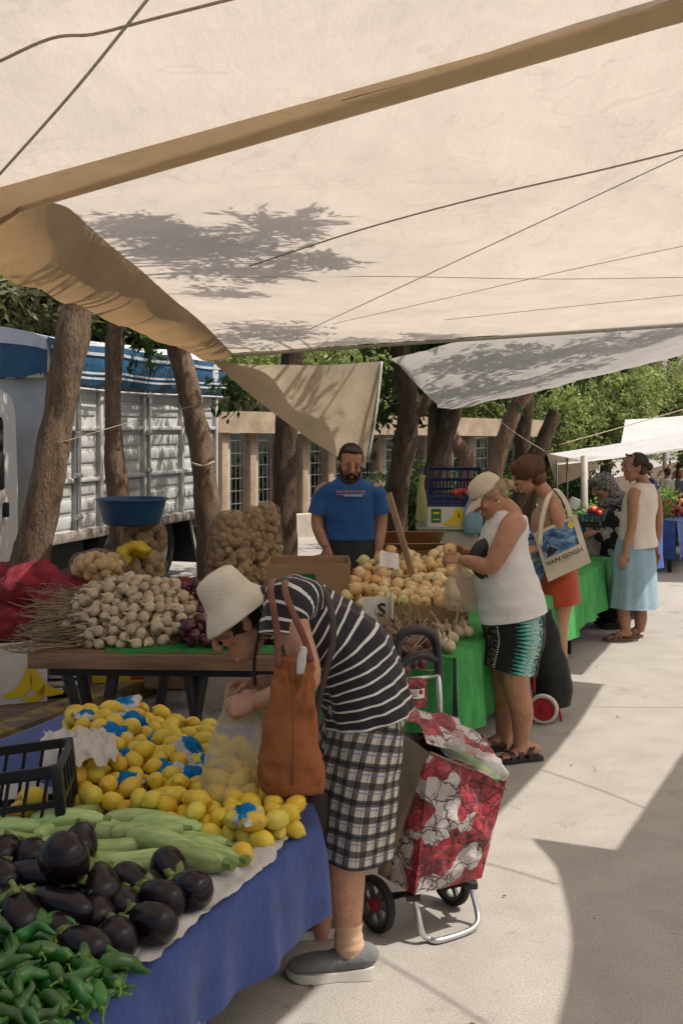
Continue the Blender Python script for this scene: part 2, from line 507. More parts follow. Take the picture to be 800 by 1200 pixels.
def floral_mat():
    t = NT('floral_polyester'); c0 = t.coord('World')
    wn = t.t.nodes.new('ShaderNodeTexNoise'); t.t.links.new(c0, wn.inputs['Vector']); wn.inputs['Scale'].default_value = 9; wn.inputs['Detail'].default_value = 3
    va = t.t.nodes.new('ShaderNodeVectorMath'); va.operation = 'MULTIPLY_ADD'
    t.t.links.new(wn.outputs['Color'], va.inputs[0]); va.inputs[1].default_value = (.12, .12, .12); t.t.links.new(c0, va.inputs[2])
    c = va.outputs[0]
    big = t.noise(c, 8.5, 1, .4)
    petal = t.ramp(t.voro(c, 14), [(.0, (.04, .003, .006)), (.3, (.16, .008, .016)), (.7, (.33, .025, .036))])
    red = t.mix(t.ramp(t.noise(c, 30, 3, .6), [(.4, (0, 0, 0)), (.7, (.5, .5, .5))]), petal, (.5, .16, .16))
    col = t.mix(t.ramp(big, [(.425, (0, 0, 0)), (.435, (1, 1, 1))]), (.44, .4, .375), red)
    e = t.voro(c, 19, 'DISTANCE_TO_EDGE')
    e2 = t.voro(c, 11, 'DISTANCE_TO_EDGE')
    line = t.ramp(e, [(.028, (1, 1, 1)), (.05, (0, 0, 0))]); mk = t.ramp(t.noise(c, 7, 2, .5), [(.47, (0, 0, 0)), (.53, (.9, .9, .9))])
    col = t.mix(t.mix(1.0, line, mk, 'MULTIPLY'), col, (.05, .03, .035))
    col = t.mix(t.ramp(e2, [(.015, (.9, .9, .9)), (.03, (0, 0, 0))]), col, (.05, .02, .025))
    nm = t.bump(t.noise(c0, 16, 5, .6, .5), .55, .025)
    return t.done(t.bsdf(col, .55, nm, spec=.35))
def bwpatch_mat():
    t = NT('patchwork_print'); c = t.coord('World', (1, 1, 1), (.3, .5, .3))
    v1 = t.t.nodes.new('ShaderNodeTexVoronoi'); v1.distance = 'CHEBYCHEV'; t.t.links.new(c, v1.inputs['Vector']); v1.inputs['Scale'].default_value = 15
    k = t.sep(v1.outputs['Color'])[0]
    v2 = t.voro(c, 60); chk = t.math('LESS_THAN', v2, .42)
    col = t.ramp(k, [(.0, (.015, .015, .018)), (.4, (.3, .28, .25)), (.55, (.02, .02, .02)), (.75, (.42, .4, .36))], 'CONSTANT')
    col = t.mix(t.math('MULTIPLY', chk, .45), col, (.03, .03, .035))
    return t.done(t.bsdf(col, .85, t.bump(t.noise(c, 14, 4, .6), .5, .02), spec=.2))
def paisley_mat():
    t = NT('paisley_scarf'); c = t.coord('World')
    n1 = t.noise(c, 26, 4, .6, 1.2)
    col = t.ramp(n1, [(.35, (.03, .04, .07)), (.47, (.3, .26, .2)), (.55, (.06, .07, .1)), (.65, (.4, .36, .28))], 'CONSTANT')
    return t.done(t.bsdf(col, .8, t.bump(t.noise(c, 20, 4, .6), .5, .015)))
def shorts_mat():
    """teal and black zigzags beside a black and rust panel; uvc.x is metres round the hips"""
    t = NT('printed_shorts'); u = t.sep(t.coord('uvc')); c = t.coord('Object')
    x, y = u[0], u[1]
    sp = t.math('ABSOLUTE', t.math('SUBTRACT', t.math('FRACT', t.math('DIVIDE', y, .021)), .5))
    nz = t.math('SUBTRACT', t.noise(t.coord('Object', (20, 20, 90)), 3, 4, .7), .5)
    zz = t.math('ADD', x, t.math('ADD', t.math('MULTIPLY', sp, .13), t.math('MULTIPLY_ADD', nz, .12, -.02)))
    white = (.5, .53, .48); teal = (.03, .33, .27); blk = (.012, .012, .014); rust = (.16, .045, .025)
    zc = t.ramp(t.math('MULTIPLY', zz, 3.0), [(.0, (.05, .4, .33)), (.1, white), (.2, teal), (.27, white), (.33, teal), (.45, blk)], 'CONSTANT')
    gl = t.math('MULTIPLY', t.math('LESS_THAN', x, .032), t.math('LESS_THAN', t.noise(t.coord('Object'), 75, 2, .5), .47)); zc = t.mix(gl, zc, (.01, .06, .055))
    dots = t.math('MULTIPLY', t.math('LESS_THAN', t.math('ABSOLUTE', t.math('SUBTRACT', x, .262)), .005), t.math('LESS_THAN', t.math('FRACT', t.math('DIVIDE', y, .014)), .5))
    pan = t.ramp(t.noise(t.coord('Object', (30, 30, 45)), 1.3, 4, .65, .8), [(.40, blk), (.54, rust), (.585, (.1, .3, .25)), (.61, blk)], 'CONSTANT')
    col = t.mix(t.math('LESS_THAN', x, .26), pan, zc); col = t.mix(dots, col, white)
    return t.done(t.bsdf(col, .75, t.bump(t.noise(c, 13, 4, .6), .5, .02), spec=.25))
def smallfloral_mat():
    t = NT('small_flower_print'); c = t.coord('Object')
    v = t.t.nodes.new('ShaderNodeTexVoronoi'); t.t.links.new(c, v.inputs['Vector']); v.inputs['Scale'].default_value = 42
    k = t.sep(v.outputs['Color'])[1]
    fl = t.ramp(k, [(.0, (.5, .2, .05)), (.3, (.3, .25, .3)), (.55, (.1, .14, .1)), (.75, (.45, .3, .25)), (.9, (.12, .1, .2))], 'CONSTANT')
    col = t.mix(t.math('LESS_THAN', v.outputs['Distance'], .42), (.34, .24, .17), fl)
    return t.done(t.bsdf(col, .85, t.bump(t.noise(c, 18, 4, .6), .4, .012)))
def skin_mat(name, col, rough=.5):
    t = NT(name); c = t.coord('Object'); a = t.n('Attribute', attribute_name='tint').outputs['Color']
    n1 = t.noise(c, 14, 6, .7); n2 = t.noise(c, 140, 3, .6)
    b = t.ramp(n1, [(.3, (col[0]*.74, col[1]*.66, col[2]*.64)), (.5, col), (.72, (min(1, col[0]*1.1), col[1]*1.0, col[2]*.94))])
    b = t.mix(1.0, b, a, 'MULTIPLY')
    b = t.mix(.6, b, t.ramp(n2, [(.35, (.78, .72, .7)), (.65, (1.06, 1.06, 1.06))]), 'MULTIPLY')
    return t.done(t.bsdf(b, rough, t.bump(n2, .2, .002), spec=.4, sss=.08))
def hair_mat(name, col, col2=None):
    t = NT(name); c = t.coord('Object', (1, 1, .25)); n1 = t.noise(c, 160, 3, .7, .5); n2 = t.noise(t.coord('Object'), 18, 4, .6)
    b = t.ramp(n1, [(.3, mul(col, .45)), (.7, col2 or mul(col, 1.5))])
    b = t.mix(.6, b, t.ramp(n2, [(.3, (.5, .5, .5)), (.7, (1.1, 1.1, 1.1))]), 'MULTIPLY')
    return t.done(t.bsdf(b, .5, t.bump(n1, .7, .006), spec=.4))
def bark_mat(name, col):
    t = NT(name); c = t.coord('Object', (1, 1, .22))
    n0 = t.noise(c, 22, 6, .75, .5); nd = t.t.nodes.new('ShaderNodeTexNoise'); t.t.links.new(t.coord('Object', (1, 1, .5)), nd.inputs['Vector']); nd.inputs['Scale'].default_value = 12; wv_ = t.t.nodes.new('ShaderNodeVectorMath'); wv_.operation = 'MULTIPLY_ADD'; t.t.links.new(nd.outputs['Color'], wv_.inputs[0]); wv_.inputs[1].default_value = (.16, .16, .16); t.t.links.new(t.coord('Object', (1, 1, .1)), wv_.inputs[2]); vc = t.voro(wv_.outputs[0], 30, 'DISTANCE_TO_EDGE'); n1 = t.math('MULTIPLY_ADD', t.math('MINIMUM', vc, .2), .6, t.math('MULTIPLY_ADD', n0, .85, -.0)); n2 = t.noise(t.coord('Object'), 4, 5, .6)
    b = t.ramp(n1, [(.32, mul(col, .5)), (.5, col), (.72, mul(col, 1.55))])
    b = t.mix(.7, b, t.ramp(n2, [(.3, (.55, .5, .45)), (.7, (1.15, 1.1, 1.05))]), 'MULTIPLY')
    return t.done(t.bsdf(b, .9, t.bump(n1, .8, .02), spec=.2))
def leaf_mat(name, a, b, k=.35):
    t = NT(name); r = t.sep(t.n('Attribute', attribute_name='uvc').outputs['Vector'])[0]
    col = t.ramp(r, [(.0, a), (.75, b), (1.0, mul(b, 1.5))])
    return t.done(t.mixsh(k, t.bsdf(col, .6, spec=.25), t.transl(t.mix(1.0, col, (1.3, 1.5, .7), 'MULTIPLY'))))
def film_mat(name, col, opac=.3, rough=.25):
    """thin translucent plastic film with creases"""
    t = NT(name); c = t.coord('Object', (1, 1, .35))
    n = t.noise(c, 22, 5, .65, .8)
    nm = t.bump(n, .9, .02)
    d = t.mixsh(.5, t.bsdf(col, rough, nm, spec=.6), t.transl(col))
    tr = t.t.nodes.new('ShaderNodeBsdfTransparent'); tr.inputs[0].default_value = c4((.97, .97, .96))
    fc = t.n('LayerWeight', Blend=.35).outputs['Facing']
    op = t.math('ADD', t.math('MULTIPLY', n, opac*.9), t.math('MULTIPLY_ADD', fc, .12+.45*opac, opac*.5))
    return t.done(t.mixsh(op, tr.outputs[0], d))
def glass_dark(name):
    t = NT(name); return t.done(t.bsdf((.012, .014, .016), .06, spec=.8))

MT = {}
MT['road'] = road_mat(); MT['paver'] = paver_mat(); MT['kerb'] = kerb_mat()
MT['soil'] = simple('soil', (.12, .095, .07), .95, .4, 2.0, .5, 40, coord='World')
MT['litter'] = simple('dry_leaves', (.2, .12, .06), .8, .4, 30, transl=.2)
MT['steel'] = simple('galvanised_steel', (.5, .5, .5), .38, .15, 20, metallic=.85)
MT['alu'] = simple('brushed_tube', (.62, .62, .61), .3, .08, 20, metallic=.9)
MT['black_metal'] = simple('black_painted_steel', (.018, .017, .017), .5, .3, 25, .2, 80)
MT['black_plastic'] = simple('black_plastic', (.012, .012, .013), .42, .25, 25, .1, 120, spec=.5)
MT['rubber'] = simple('rubber', (.022, .021, .02), .75, .3, 30, .2, 100)
MT['wood'] = simple('weathered_board', (.24, .14, .075), .75, .45, 3, .5, 30, coord='Object', scale=(1, 14, 14), dirt=.5)
MT['pale_wood'] = simple('pale_timber', (.36, .24, .13), .7, .3, 4, .4, 30, scale=(12, 12, 1), dirt=.3)
MT['card'] = simple('brown_cardboard', (.37, .215, .11), .8, .14, 5, .15, 40, dirt=.15)
MT['card_in'] = simple('cardboard_inside', (.25, .15, .08), .85, .2, 5, .1, 40)
MT['white_card'] = simple('white_printed_card', (.62, .58, .5), .55, .08, 6, .1, 50, dirt=.2)
MT['paper'] = simple('white_tissue', (.62, .6, .56), .8, .1, 8, .7, 22, transl=.3, bd=.015)
MT['blue_cloth'] = fabric('blue_felt', (.036, .062, .21), .95, .2, 300, .3)
MT['navy_cloth'] = fabric('navy_cloth', (.025, .03, .08), .95, .2)
MT['green_cloth'] = simple('green_turf_cloth', (.035, .26, .05), .9, .3, 12, .9, 240, col2=(.07, .38, .1), scale=(1, 1, .35), bd=.006)
MT['green_mat'] = simple('green_turf', (.02, .2, .04), .9, .5, 60, .9, 300)
MT['orange_print'] = simple('yellow_print', (.75, .5, .02), .5, .15, 8)
MT['yellow'] = simple('yellow_print_ink', (.68, .47, .02), .5, .12, 8)
MT['green_ink'] = simple('green_print_ink', (.012, .12, .05), .5, .2, 10)
MT['black_ink'] = simple('black_print_ink', (.02, .018, .018), .6, .1, 10)
MT['red_ink'] = simple('red_print_ink', (.45, .03, .03), .6, .1, 10)
MT['white_ink'] = simple('white_print_ink', (.7, .68, .65), .6, .1, 10)
MT['pink_ink'] = simple('faded_red_print', (.42, .16, .15), .7, .2, 60)

# ------------------------------------------------------------------ camera, sun and sky
cam = bpy.data.cameras.new('camera'); co = bpy.data.objects.new('camera', cam); COL.objects.link(co)
co.location = (0, 0, HC); co.rotation_euler = (PI/2, 0, 0)
cam.sensor_width = 36; cam.sensor_fit = 'AUTO'; cam.lens = 36*F/1200; cam.shift_y = -100/1200
cam.clip_start = .05; cam.clip_end = 900
sc.camera = co
SUN = V((math.cos(math.radians(60))*.985, -math.cos(math.radians(60))*.17, math.sin(math.radians(60)))).normalized()
sl = bpy.data.lights.new('sun', 'SUN'); so = bpy.data.objects.new('sun', sl); COL.objects.link(so)
sl.energy = 5.0; sl.angle = math.radians(.55); sl.color = (1, .945, .865)
so.rotation_euler = SUN.to_track_quat('Z', 'Y').to_euler(); so.location = (8, -4, 14)
w = bpy.data.worlds.new('World'); sc.world = w; w.use_nodes = True
sk = w.node_tree.nodes.new('ShaderNodeTexSky'); sk.sky_type = 'NISHITA'; sk.sun_disc = False
sk.sun_elevation = math.radians(60); sk.sun_rotation = math.atan2(SUN.x, SUN.y); sk.dust_density = 6.0; sk.ozone_density = .6; sk.air_density = 1.3
w.node_tree.links.new(sk.outputs[0], w.node_tree.nodes['Background'].inputs[0])
w.node_tree.nodes['Background'].inputs[1].default_value = .15
sc.view_settings.view_transform = 'Standard'; sc.view_settings.look = 'None'; sc.view_settings.exposure = 0
sc.cycles.max_bounces = 9; sc.cycles.diffuse_bounces = 5; sc.cycles.transparent_max_bounces = 14; sc.cycles.transmission_bounces = 6
sc.cycles.sample_clamp_indirect = 6
sc.cycles.use_denoising = True
try: sc.cycles.denoiser = 'OPENIMAGEDENOISE'
except Exception: pass
sc.cycles.caustics_reflective = False; sc.cycles.caustics_refractive = False

# ------------------------------------------------------------------ ground
def gz(u): return -max(0.0, u-11)*.05                               # the street falls away beyond the stalls
g = MB(); g.grid(lambda a, b: st(-60+400*a, -320+313.4*b, -.012), 4, 4); g.grid(lambda a, b: st(-60+71*a if a <= .5 else -24.5+(a-.5)*650, -4.1+320*b, -.02+(gz(-24.5+(a-.5)*650) if a > .5 else 0)), 200, 2)
struct('ground', g, MT['soil'])
def strip(u0, u1, v0, v1, z, n=102, fall=True):
    m = MB(); m.grid(lambda a, b: st(u0+(u1-u0)*a, v0+(v1-v0)*b, z+(gz(u0+(u1-u0)*a) if fall else 0)), n, 2); return m
struct('road', strip(-12, 90, -4.12, 9, 0), MT['road'])
kerb_v = -4.13
m = MB()
for i in range(40):                                                # kerb stones laid end to end
    u0 = -6+i*1.0
    c = st(u0+.5, kerb_v-.09, .06+gz(u0+.5))
    m.box(c, (.985, .18, .125), Matrix.Rotation(PI/2-SA, 3, 'Z'), 0, .012)
struct('kerb', m, MT['kerb'], 'auto')
R = Matrix.Rotation(PI/2-SA, 3, 'Z')
m = strip(-10, 60, -6.48, -4.22, .112)
m.grid(lambda a, b: st(-10+70*a, -6.48, (.112+gz(-10+70*a))*(1-b)+.002*b), 70, 1)
struct('pavement', m, MT['paver'])
struct('side_street', strip(-12, 90, -16, -6.47, .0, 10, False), MT['road'])
m = MB()
for i in range(420):                                               # dry leaves along the gutter and under the stall
    u = random.uniform(2.5, 8.5); v = -4.05+abs(random.gauss(0, .45)); z = .006
    if random.random() < .25: v = -4.2-abs(random.gauss(0, .3)); z = .122
    if u < 5.2 and v > -3.2: continue
    c = st(u, v, z+random.uniform(0, .012)); a = random.uniform(0, 6.28); s = random.uniform(.012, .03)
    d = V((math.cos(a), math.sin(a), random.uniform(-.2, .2)))*s; e = V((-math.sin(a), math.cos(a), random.uniform(-.2, .2)))*s*.55
    o = V((0, 0, random.uniform(0, .008)))
    m.add([c-d, c-e+o, c+d, c+e+o], [(0, 1, 2, 3)])
for i in range(45):                                                # stray leaves and scraps on the open road
    c = st(random.uniform(2.6, 10), random.gauss(-1.0, .7), .005); a = random.uniform(0, 6.28); s = random.uniform(.006, .014)
    d = V((math.cos(a), math.sin(a), .1))*s; e = V((-math.sin(a), math.cos(a), .1))*s*.5
    m.add([c-d, c-e+V((0, 0, .006)), c+d, c+e+V((0, 0, .004))], [(0, 1, 2, 3)])
tag(obj('leaf_litter', m, MT['litter'], None, False), kind='stuff')

# ------------------------------------------------------------------ trees
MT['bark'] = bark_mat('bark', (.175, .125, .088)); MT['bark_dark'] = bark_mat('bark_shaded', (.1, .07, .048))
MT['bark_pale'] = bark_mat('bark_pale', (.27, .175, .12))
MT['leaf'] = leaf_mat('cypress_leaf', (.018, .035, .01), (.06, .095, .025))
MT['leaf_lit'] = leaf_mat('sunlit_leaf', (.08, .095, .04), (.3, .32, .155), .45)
MT['leaf_dry'] = leaf_mat('dry_twigs', (.05, .055, .03), (.2, .2, .12))

def leaf_cloud(blobs, n, size, elong=2.2, hollow=.5, droop=0.0, seed=1):
    """leaf-sized quads gathered in sprays spread through ellipsoids: (centre, radii)"""
    r = np.random.default_rng(seed)
    wts = np.array([b[1][0]*b[1][1]*b[1][2] for b in blobs])**.7; wts /= wts.sum()
    k = 9                                                           # leaves in a spray
    ns = max(1, n//k)
    bi = r.choice(len(blobs), ns, p=wts)
    cen = np.array([tuple(b[0]) for b in blobs])[bi]; rad = np.array([tuple(b[1]) for b in blobs])[bi]
    d = r.normal(size=(ns, 3)); d /= np.linalg.norm(d, axis=1)[:, None]
    lump = .78+.3*np.sin(d[:, 0]*5+bi)*np.sin(d[:, 1]*6+bi*2)+.2*np.sin(d[:, 2]*9+bi)
    rr = (hollow+(1-hollow)*r.random(ns))*lump
    P = cen+d*rr[:, None]*rad
    dirs = d*.7+r.normal(size=(ns, 3))*.6; dirs[:, 2] -= droop; dirs /= np.linalg.norm(dirs, axis=1)[:, None]
    tone = np.clip(r.normal(.45, .22, ns)+(d[:, 2]*.18), 0, 1)
    P = np.repeat(P, k, 0); D = np.repeat(dirs, k, 0); T = np.repeat(tone, k)
    N = len(P)
    P = P+D*(r.random((N, 1))*size*5)+r.normal(size=(N, 3))*size*.9
    A = D+r.normal(size=(N, 3))*.55; A /= np.linalg.norm(A, axis=1)[:, None]
    B = np.cross(A, r.normal(size=(N, 3))); B /= np.linalg.norm(B, axis=1)[:, None]+1e-9
    s = size*(.5+r.random((N, 1))*.8)
    V0 = P-A*s*elong*.5; V1 = P+B*s*.5; V2 = P+A*s*elong*.5; V3 = P-B*s*.5
    vs = np.stack([V0, V1, V2, V3], 1).reshape(-1, 3)
    T = np.clip(T+r.normal(0, .1, N), 0, 1)
    mb = MB(); mb.v = [tuple(p) for p in vs.tolist()]
    mb.f = [(4*i, 4*i+1, 4*i+2, 4*i+3) for i in range(N)]; mb.m = [0]*N
    mb.uv = [(t, 0, 0) for t in np.repeat(T, 4).tolist()]
    return mb

def trunk_mb(path, rad, n=22, sub=10, amp=.018, seed=0.0):
    m = MB(); m.loft(path, rad, (1, 0, 0), n, sub, True)
    m.wrinkle(amp, 9, (1, 1, .16), True, seed)
    m.wrinkle(amp*1.2, 3, (1, 1, .6), False, seed+9)
    return m

def tree(label, path, rad, bark, crown=None, leaf=None, branches=(), n=22, amp=.018, group='trees along the pavement', name='tree', seed=0.0):
    b = V(path[0]); t = thing(name, label, 'tree', (b.x, b.y, b.z), group)
    tr = trunk_mb(path, rad, n, 10, amp, seed)
    obj('trunk', tr, MT[bark], t)
    for p, r in branches:
        obj('branch', trunk_mb(p, r, 12, 6, amp*.5, seed+3), MT[bark], t)
    if crown is not None: obj('crown', crown, MT[leaf or 'leaf'], t, False)
    return t

def rel(path, Y): return [at(x, y, Y) for x, y in path]
def ground_pt(px, Y): return V(((px-CX)/F*Y, Y, .08+gz(.3907*(px-CX)/F*Y+.9205*Y)*1.1))

# pavement trees in front of the lorry (photo pixel, depth)
Y1 = 8.1
p = [ground_pt(4, Y1)]+rel([(14, 740), (36, 650), (58, 550), (72, 460), (88, 372), (96, 300), (112, 200)], Y1)+[at(135, 60, Y1+.2)]
tree('thick leaning tree trunk at the left edge behind the banana box', p, [.185, .165, .13, .118, .112, .108, .1, .09, .07], 'bark',
     leaf_cloud([(at(150, 20, 8.4), (1.5, 1.6, .8)), (at(40, 40, 8.8), (1.3, 1.3, .7)), (at(230, -40, 8.0), (1.2, 1.2, .7))], 2000, .055, 3.0, .1, .1, 3),
     branches=[([at(96, 300, Y1), at(60, 200, 8.3), at(30, 90, 8.6)], [.07, .05, .03]), ([at(112, 200, Y1), at(170, 110, 8.0), at(220, 10, 7.9)], [.07, .05, .03])], amp=.03, seed=1.3)
Y2 = 9.6
p = [ground_pt(141, Y2)]+rel([(139, 690), (140, 600), (134, 520), (133, 440), (136, 385), (138, 300), (150, 180)], Y2)
tree('slim upright tree trunk in front of the lorry, second from the left', p, [.115, .095, .085, .073, .069, .066, .06, .05], 'bark',
     leaf_cloud([(at(150, 190, 9.6), (1.3, 1.3, .6)), (at(172, 400, 9.5), (.12, .16, .22)), (at(160, 380, 9.6), (.16, .2, .2)), (at(115, 388, 9.9), (.22, .3, .1)), (at(178, 425, 9.5), (.06, .08, .12))], 3000, .03, 3.4, .05, .7, 5),
     branches=[([at(136, 380, Y2), at(155, 372, 9.5), at(176, 400, 9.5)], [.03, .02, .008])], amp=.022, seed=4.1)
Y3 = 9.9
p = [ground_pt(250, Y3)]+rel([(246, 660), (243, 600), (236, 530), (222, 460), (207, 400), (190, 330), (180, 240)], Y3)
tree('leaning tree trunk in front of the lorry tail with rope tied around it', p, [.13, .112, .105, .1, .096, .092, .085, .06], 'bark',
     leaf_cloud([(at(200, 230, 9.8), (1.3, 1.5, .8)), (at(330, 200, 9.4), (1.2, 1.2, .6))], 1200, .05, 3.0, .1, .2, 7),
     branches=[([at(190, 330, Y3), at(260, 260, 9.5), at(340, 200, 9.3)], [.05, .035, .02])], amp=.024, seed=7.7)
Y4 = 11.2
p = [ground_pt(333, Y4)]+rel([(333, 640), (333, 560), (336, 490), (342, 420), (352, 330), (360, 200)], Y4)
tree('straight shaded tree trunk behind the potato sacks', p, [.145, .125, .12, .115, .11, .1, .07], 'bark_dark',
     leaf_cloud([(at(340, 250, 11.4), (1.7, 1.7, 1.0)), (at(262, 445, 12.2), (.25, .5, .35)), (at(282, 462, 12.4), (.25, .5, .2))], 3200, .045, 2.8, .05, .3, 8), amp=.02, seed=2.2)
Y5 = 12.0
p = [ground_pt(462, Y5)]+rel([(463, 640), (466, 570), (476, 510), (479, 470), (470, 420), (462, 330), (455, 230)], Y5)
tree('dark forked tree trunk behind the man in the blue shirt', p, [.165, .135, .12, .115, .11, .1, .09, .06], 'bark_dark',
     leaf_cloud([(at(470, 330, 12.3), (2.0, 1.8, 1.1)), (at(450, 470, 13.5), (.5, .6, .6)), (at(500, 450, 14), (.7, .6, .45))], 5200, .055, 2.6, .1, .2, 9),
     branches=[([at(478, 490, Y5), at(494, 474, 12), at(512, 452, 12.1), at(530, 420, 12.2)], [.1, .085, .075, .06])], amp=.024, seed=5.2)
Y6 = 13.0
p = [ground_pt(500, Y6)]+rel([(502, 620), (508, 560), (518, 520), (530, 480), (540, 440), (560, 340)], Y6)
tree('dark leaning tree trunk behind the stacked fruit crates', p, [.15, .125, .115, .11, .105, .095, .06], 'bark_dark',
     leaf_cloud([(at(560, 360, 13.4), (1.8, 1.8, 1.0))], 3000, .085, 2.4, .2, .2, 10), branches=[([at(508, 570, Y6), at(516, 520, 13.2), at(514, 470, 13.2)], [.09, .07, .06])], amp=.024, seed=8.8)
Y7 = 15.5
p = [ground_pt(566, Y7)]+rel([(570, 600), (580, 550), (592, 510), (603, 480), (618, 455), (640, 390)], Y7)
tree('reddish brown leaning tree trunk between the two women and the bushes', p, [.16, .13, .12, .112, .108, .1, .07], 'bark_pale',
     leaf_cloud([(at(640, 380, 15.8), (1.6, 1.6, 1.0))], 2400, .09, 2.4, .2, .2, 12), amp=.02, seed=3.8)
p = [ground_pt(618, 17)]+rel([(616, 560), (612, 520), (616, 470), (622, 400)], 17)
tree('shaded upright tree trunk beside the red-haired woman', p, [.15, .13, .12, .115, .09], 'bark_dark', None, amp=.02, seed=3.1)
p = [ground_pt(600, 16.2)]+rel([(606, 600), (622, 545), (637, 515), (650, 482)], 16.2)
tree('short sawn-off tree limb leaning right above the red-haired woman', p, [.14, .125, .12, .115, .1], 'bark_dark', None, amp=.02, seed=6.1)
p = [ground_pt(538, 17)]+rel([(540, 600), (547, 550), (543, 530), (528, 512), (520, 480)], 17)
tree('thin crooked tree trunk right of the dark leaning trunk', p, [.15, .14, .13, .13, .12, .09], 'bark_pale', None, amp=.02, seed=6.6)

# overhanging branches that throw leaf shade on the awning and the lorry
def shade_spray(label, blobs, n, seed, root, size=.06):
    t = thing('tree', label, 'tree', tuple(root), 'trees along the pavement')
    b0 = V(blobs[0][0])
    obj('trunk', trunk_mb([root, root+V((.05, .1, 2.2)), root+V((.1, .2, 4.2)), V((root.x*.6+b0.x*.4, root.y*.7+b0.y*.3, b0.z+.1)), b0], [.16, .14, .12, .07, .03], 14, 8, .02, seed), MT['bark'], t)
    obj('crown', leaf_cloud(blobs, n, size, 3.2, .05, .1, seed), MT['leaf'], t, False)

# ------------------------------------------------------------------ far greenery
def bush(label, blobs, n, size, leaf, seed, cat='tree', name='tree', group='trees behind the market'):
    c = V(blobs[0][0]); t = thing(name, label, cat, (c.x, c.y, 0), group)
    obj('trunk', trunk_mb([V((c.x, c.y, -.05)), V((c.x+.1, c.y, c.z*.5)), V((c.x, c.y, c.z))], [.16, .13, .07], 10, 5, .01, seed), MT['bark_dark'], t)
    obj('crown', leaf_cloud(blobs, n, size, 2.8, .3, .0, seed), MT[leaf], t, False)
    return t
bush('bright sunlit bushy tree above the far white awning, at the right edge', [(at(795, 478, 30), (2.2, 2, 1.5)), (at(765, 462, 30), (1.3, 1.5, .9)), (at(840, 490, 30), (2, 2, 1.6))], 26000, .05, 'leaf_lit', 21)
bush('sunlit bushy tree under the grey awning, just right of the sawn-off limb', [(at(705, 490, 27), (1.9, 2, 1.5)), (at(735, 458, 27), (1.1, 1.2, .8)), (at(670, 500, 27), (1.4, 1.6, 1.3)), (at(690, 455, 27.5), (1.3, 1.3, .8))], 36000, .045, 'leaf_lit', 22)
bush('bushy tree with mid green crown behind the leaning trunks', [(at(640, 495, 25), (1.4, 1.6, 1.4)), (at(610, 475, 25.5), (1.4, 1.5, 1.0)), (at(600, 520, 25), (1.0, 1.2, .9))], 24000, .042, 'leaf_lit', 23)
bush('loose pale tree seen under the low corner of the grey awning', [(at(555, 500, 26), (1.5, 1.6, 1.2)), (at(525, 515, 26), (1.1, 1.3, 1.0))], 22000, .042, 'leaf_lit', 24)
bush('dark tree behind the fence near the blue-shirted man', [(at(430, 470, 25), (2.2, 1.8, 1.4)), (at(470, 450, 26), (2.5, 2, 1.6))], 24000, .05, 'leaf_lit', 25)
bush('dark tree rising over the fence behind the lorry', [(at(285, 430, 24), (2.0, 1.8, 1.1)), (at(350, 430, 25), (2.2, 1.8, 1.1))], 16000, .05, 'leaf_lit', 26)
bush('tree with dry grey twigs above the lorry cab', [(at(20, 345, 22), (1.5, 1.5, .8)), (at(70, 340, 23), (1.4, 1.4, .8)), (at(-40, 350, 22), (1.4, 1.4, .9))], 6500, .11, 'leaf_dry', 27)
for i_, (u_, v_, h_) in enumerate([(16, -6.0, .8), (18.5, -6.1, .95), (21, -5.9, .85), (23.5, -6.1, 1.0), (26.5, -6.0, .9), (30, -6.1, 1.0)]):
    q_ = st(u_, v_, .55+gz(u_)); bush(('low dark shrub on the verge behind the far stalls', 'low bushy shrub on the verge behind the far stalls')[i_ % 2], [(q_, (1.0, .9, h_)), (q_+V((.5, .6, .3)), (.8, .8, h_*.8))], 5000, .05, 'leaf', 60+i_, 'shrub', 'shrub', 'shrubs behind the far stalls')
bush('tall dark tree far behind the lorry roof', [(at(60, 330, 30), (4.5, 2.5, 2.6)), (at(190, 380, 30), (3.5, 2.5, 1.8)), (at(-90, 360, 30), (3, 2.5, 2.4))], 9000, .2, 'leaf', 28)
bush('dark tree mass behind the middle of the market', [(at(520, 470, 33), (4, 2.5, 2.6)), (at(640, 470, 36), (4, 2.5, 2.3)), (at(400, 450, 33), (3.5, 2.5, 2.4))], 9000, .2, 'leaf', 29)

# ------------------------------------------------------------------ fence on the far side of the side street
MT['stone'] = simple('sandstone', (.38, .285, .2), .85, .3, 5, .4, 40, dirt=.3)
MT['pale_stone'] = simple('white_painted_pier', (.44, .385, .32), .8, .2, 5, .3, 40)
MT['grille'] = simple('black_iron', (.02, .024, .026), .55, .2, 20)
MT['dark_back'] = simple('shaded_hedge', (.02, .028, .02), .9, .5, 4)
def fpt(px, z): 
    k = (px-250)/(560-250); Y = 17.2+4.6*k
    return V(((px-CX)/F*Y, Y, z))
f = thing('stone_fence', 'stone fence with brown piers and iron grilles behind the trees', 'fence', fpt(250, 0))
m = MB(); a, b = fpt(246, 0), fpt(640, 0); d = (b-a).normalized(); n_ = V((-d.y, d.x, 0))
m.bar(a+V((0, 0, .12)), b+V((0, 0, .12)), .3, .5, up=V((0, 0, 1))); obj('base_wall', m, MT['pale_stone'], f, 'auto')
m = MB(); m.bar(a+V((0, 0, 1.9)), b+V((0, 0, 1.78)), .34, .34); obj('coping_beam', m, MT['stone'], f, 'auto')
xs = [258, 291, 322, 352, 382, 412, 441, 468, 494, 520, 546, 575]
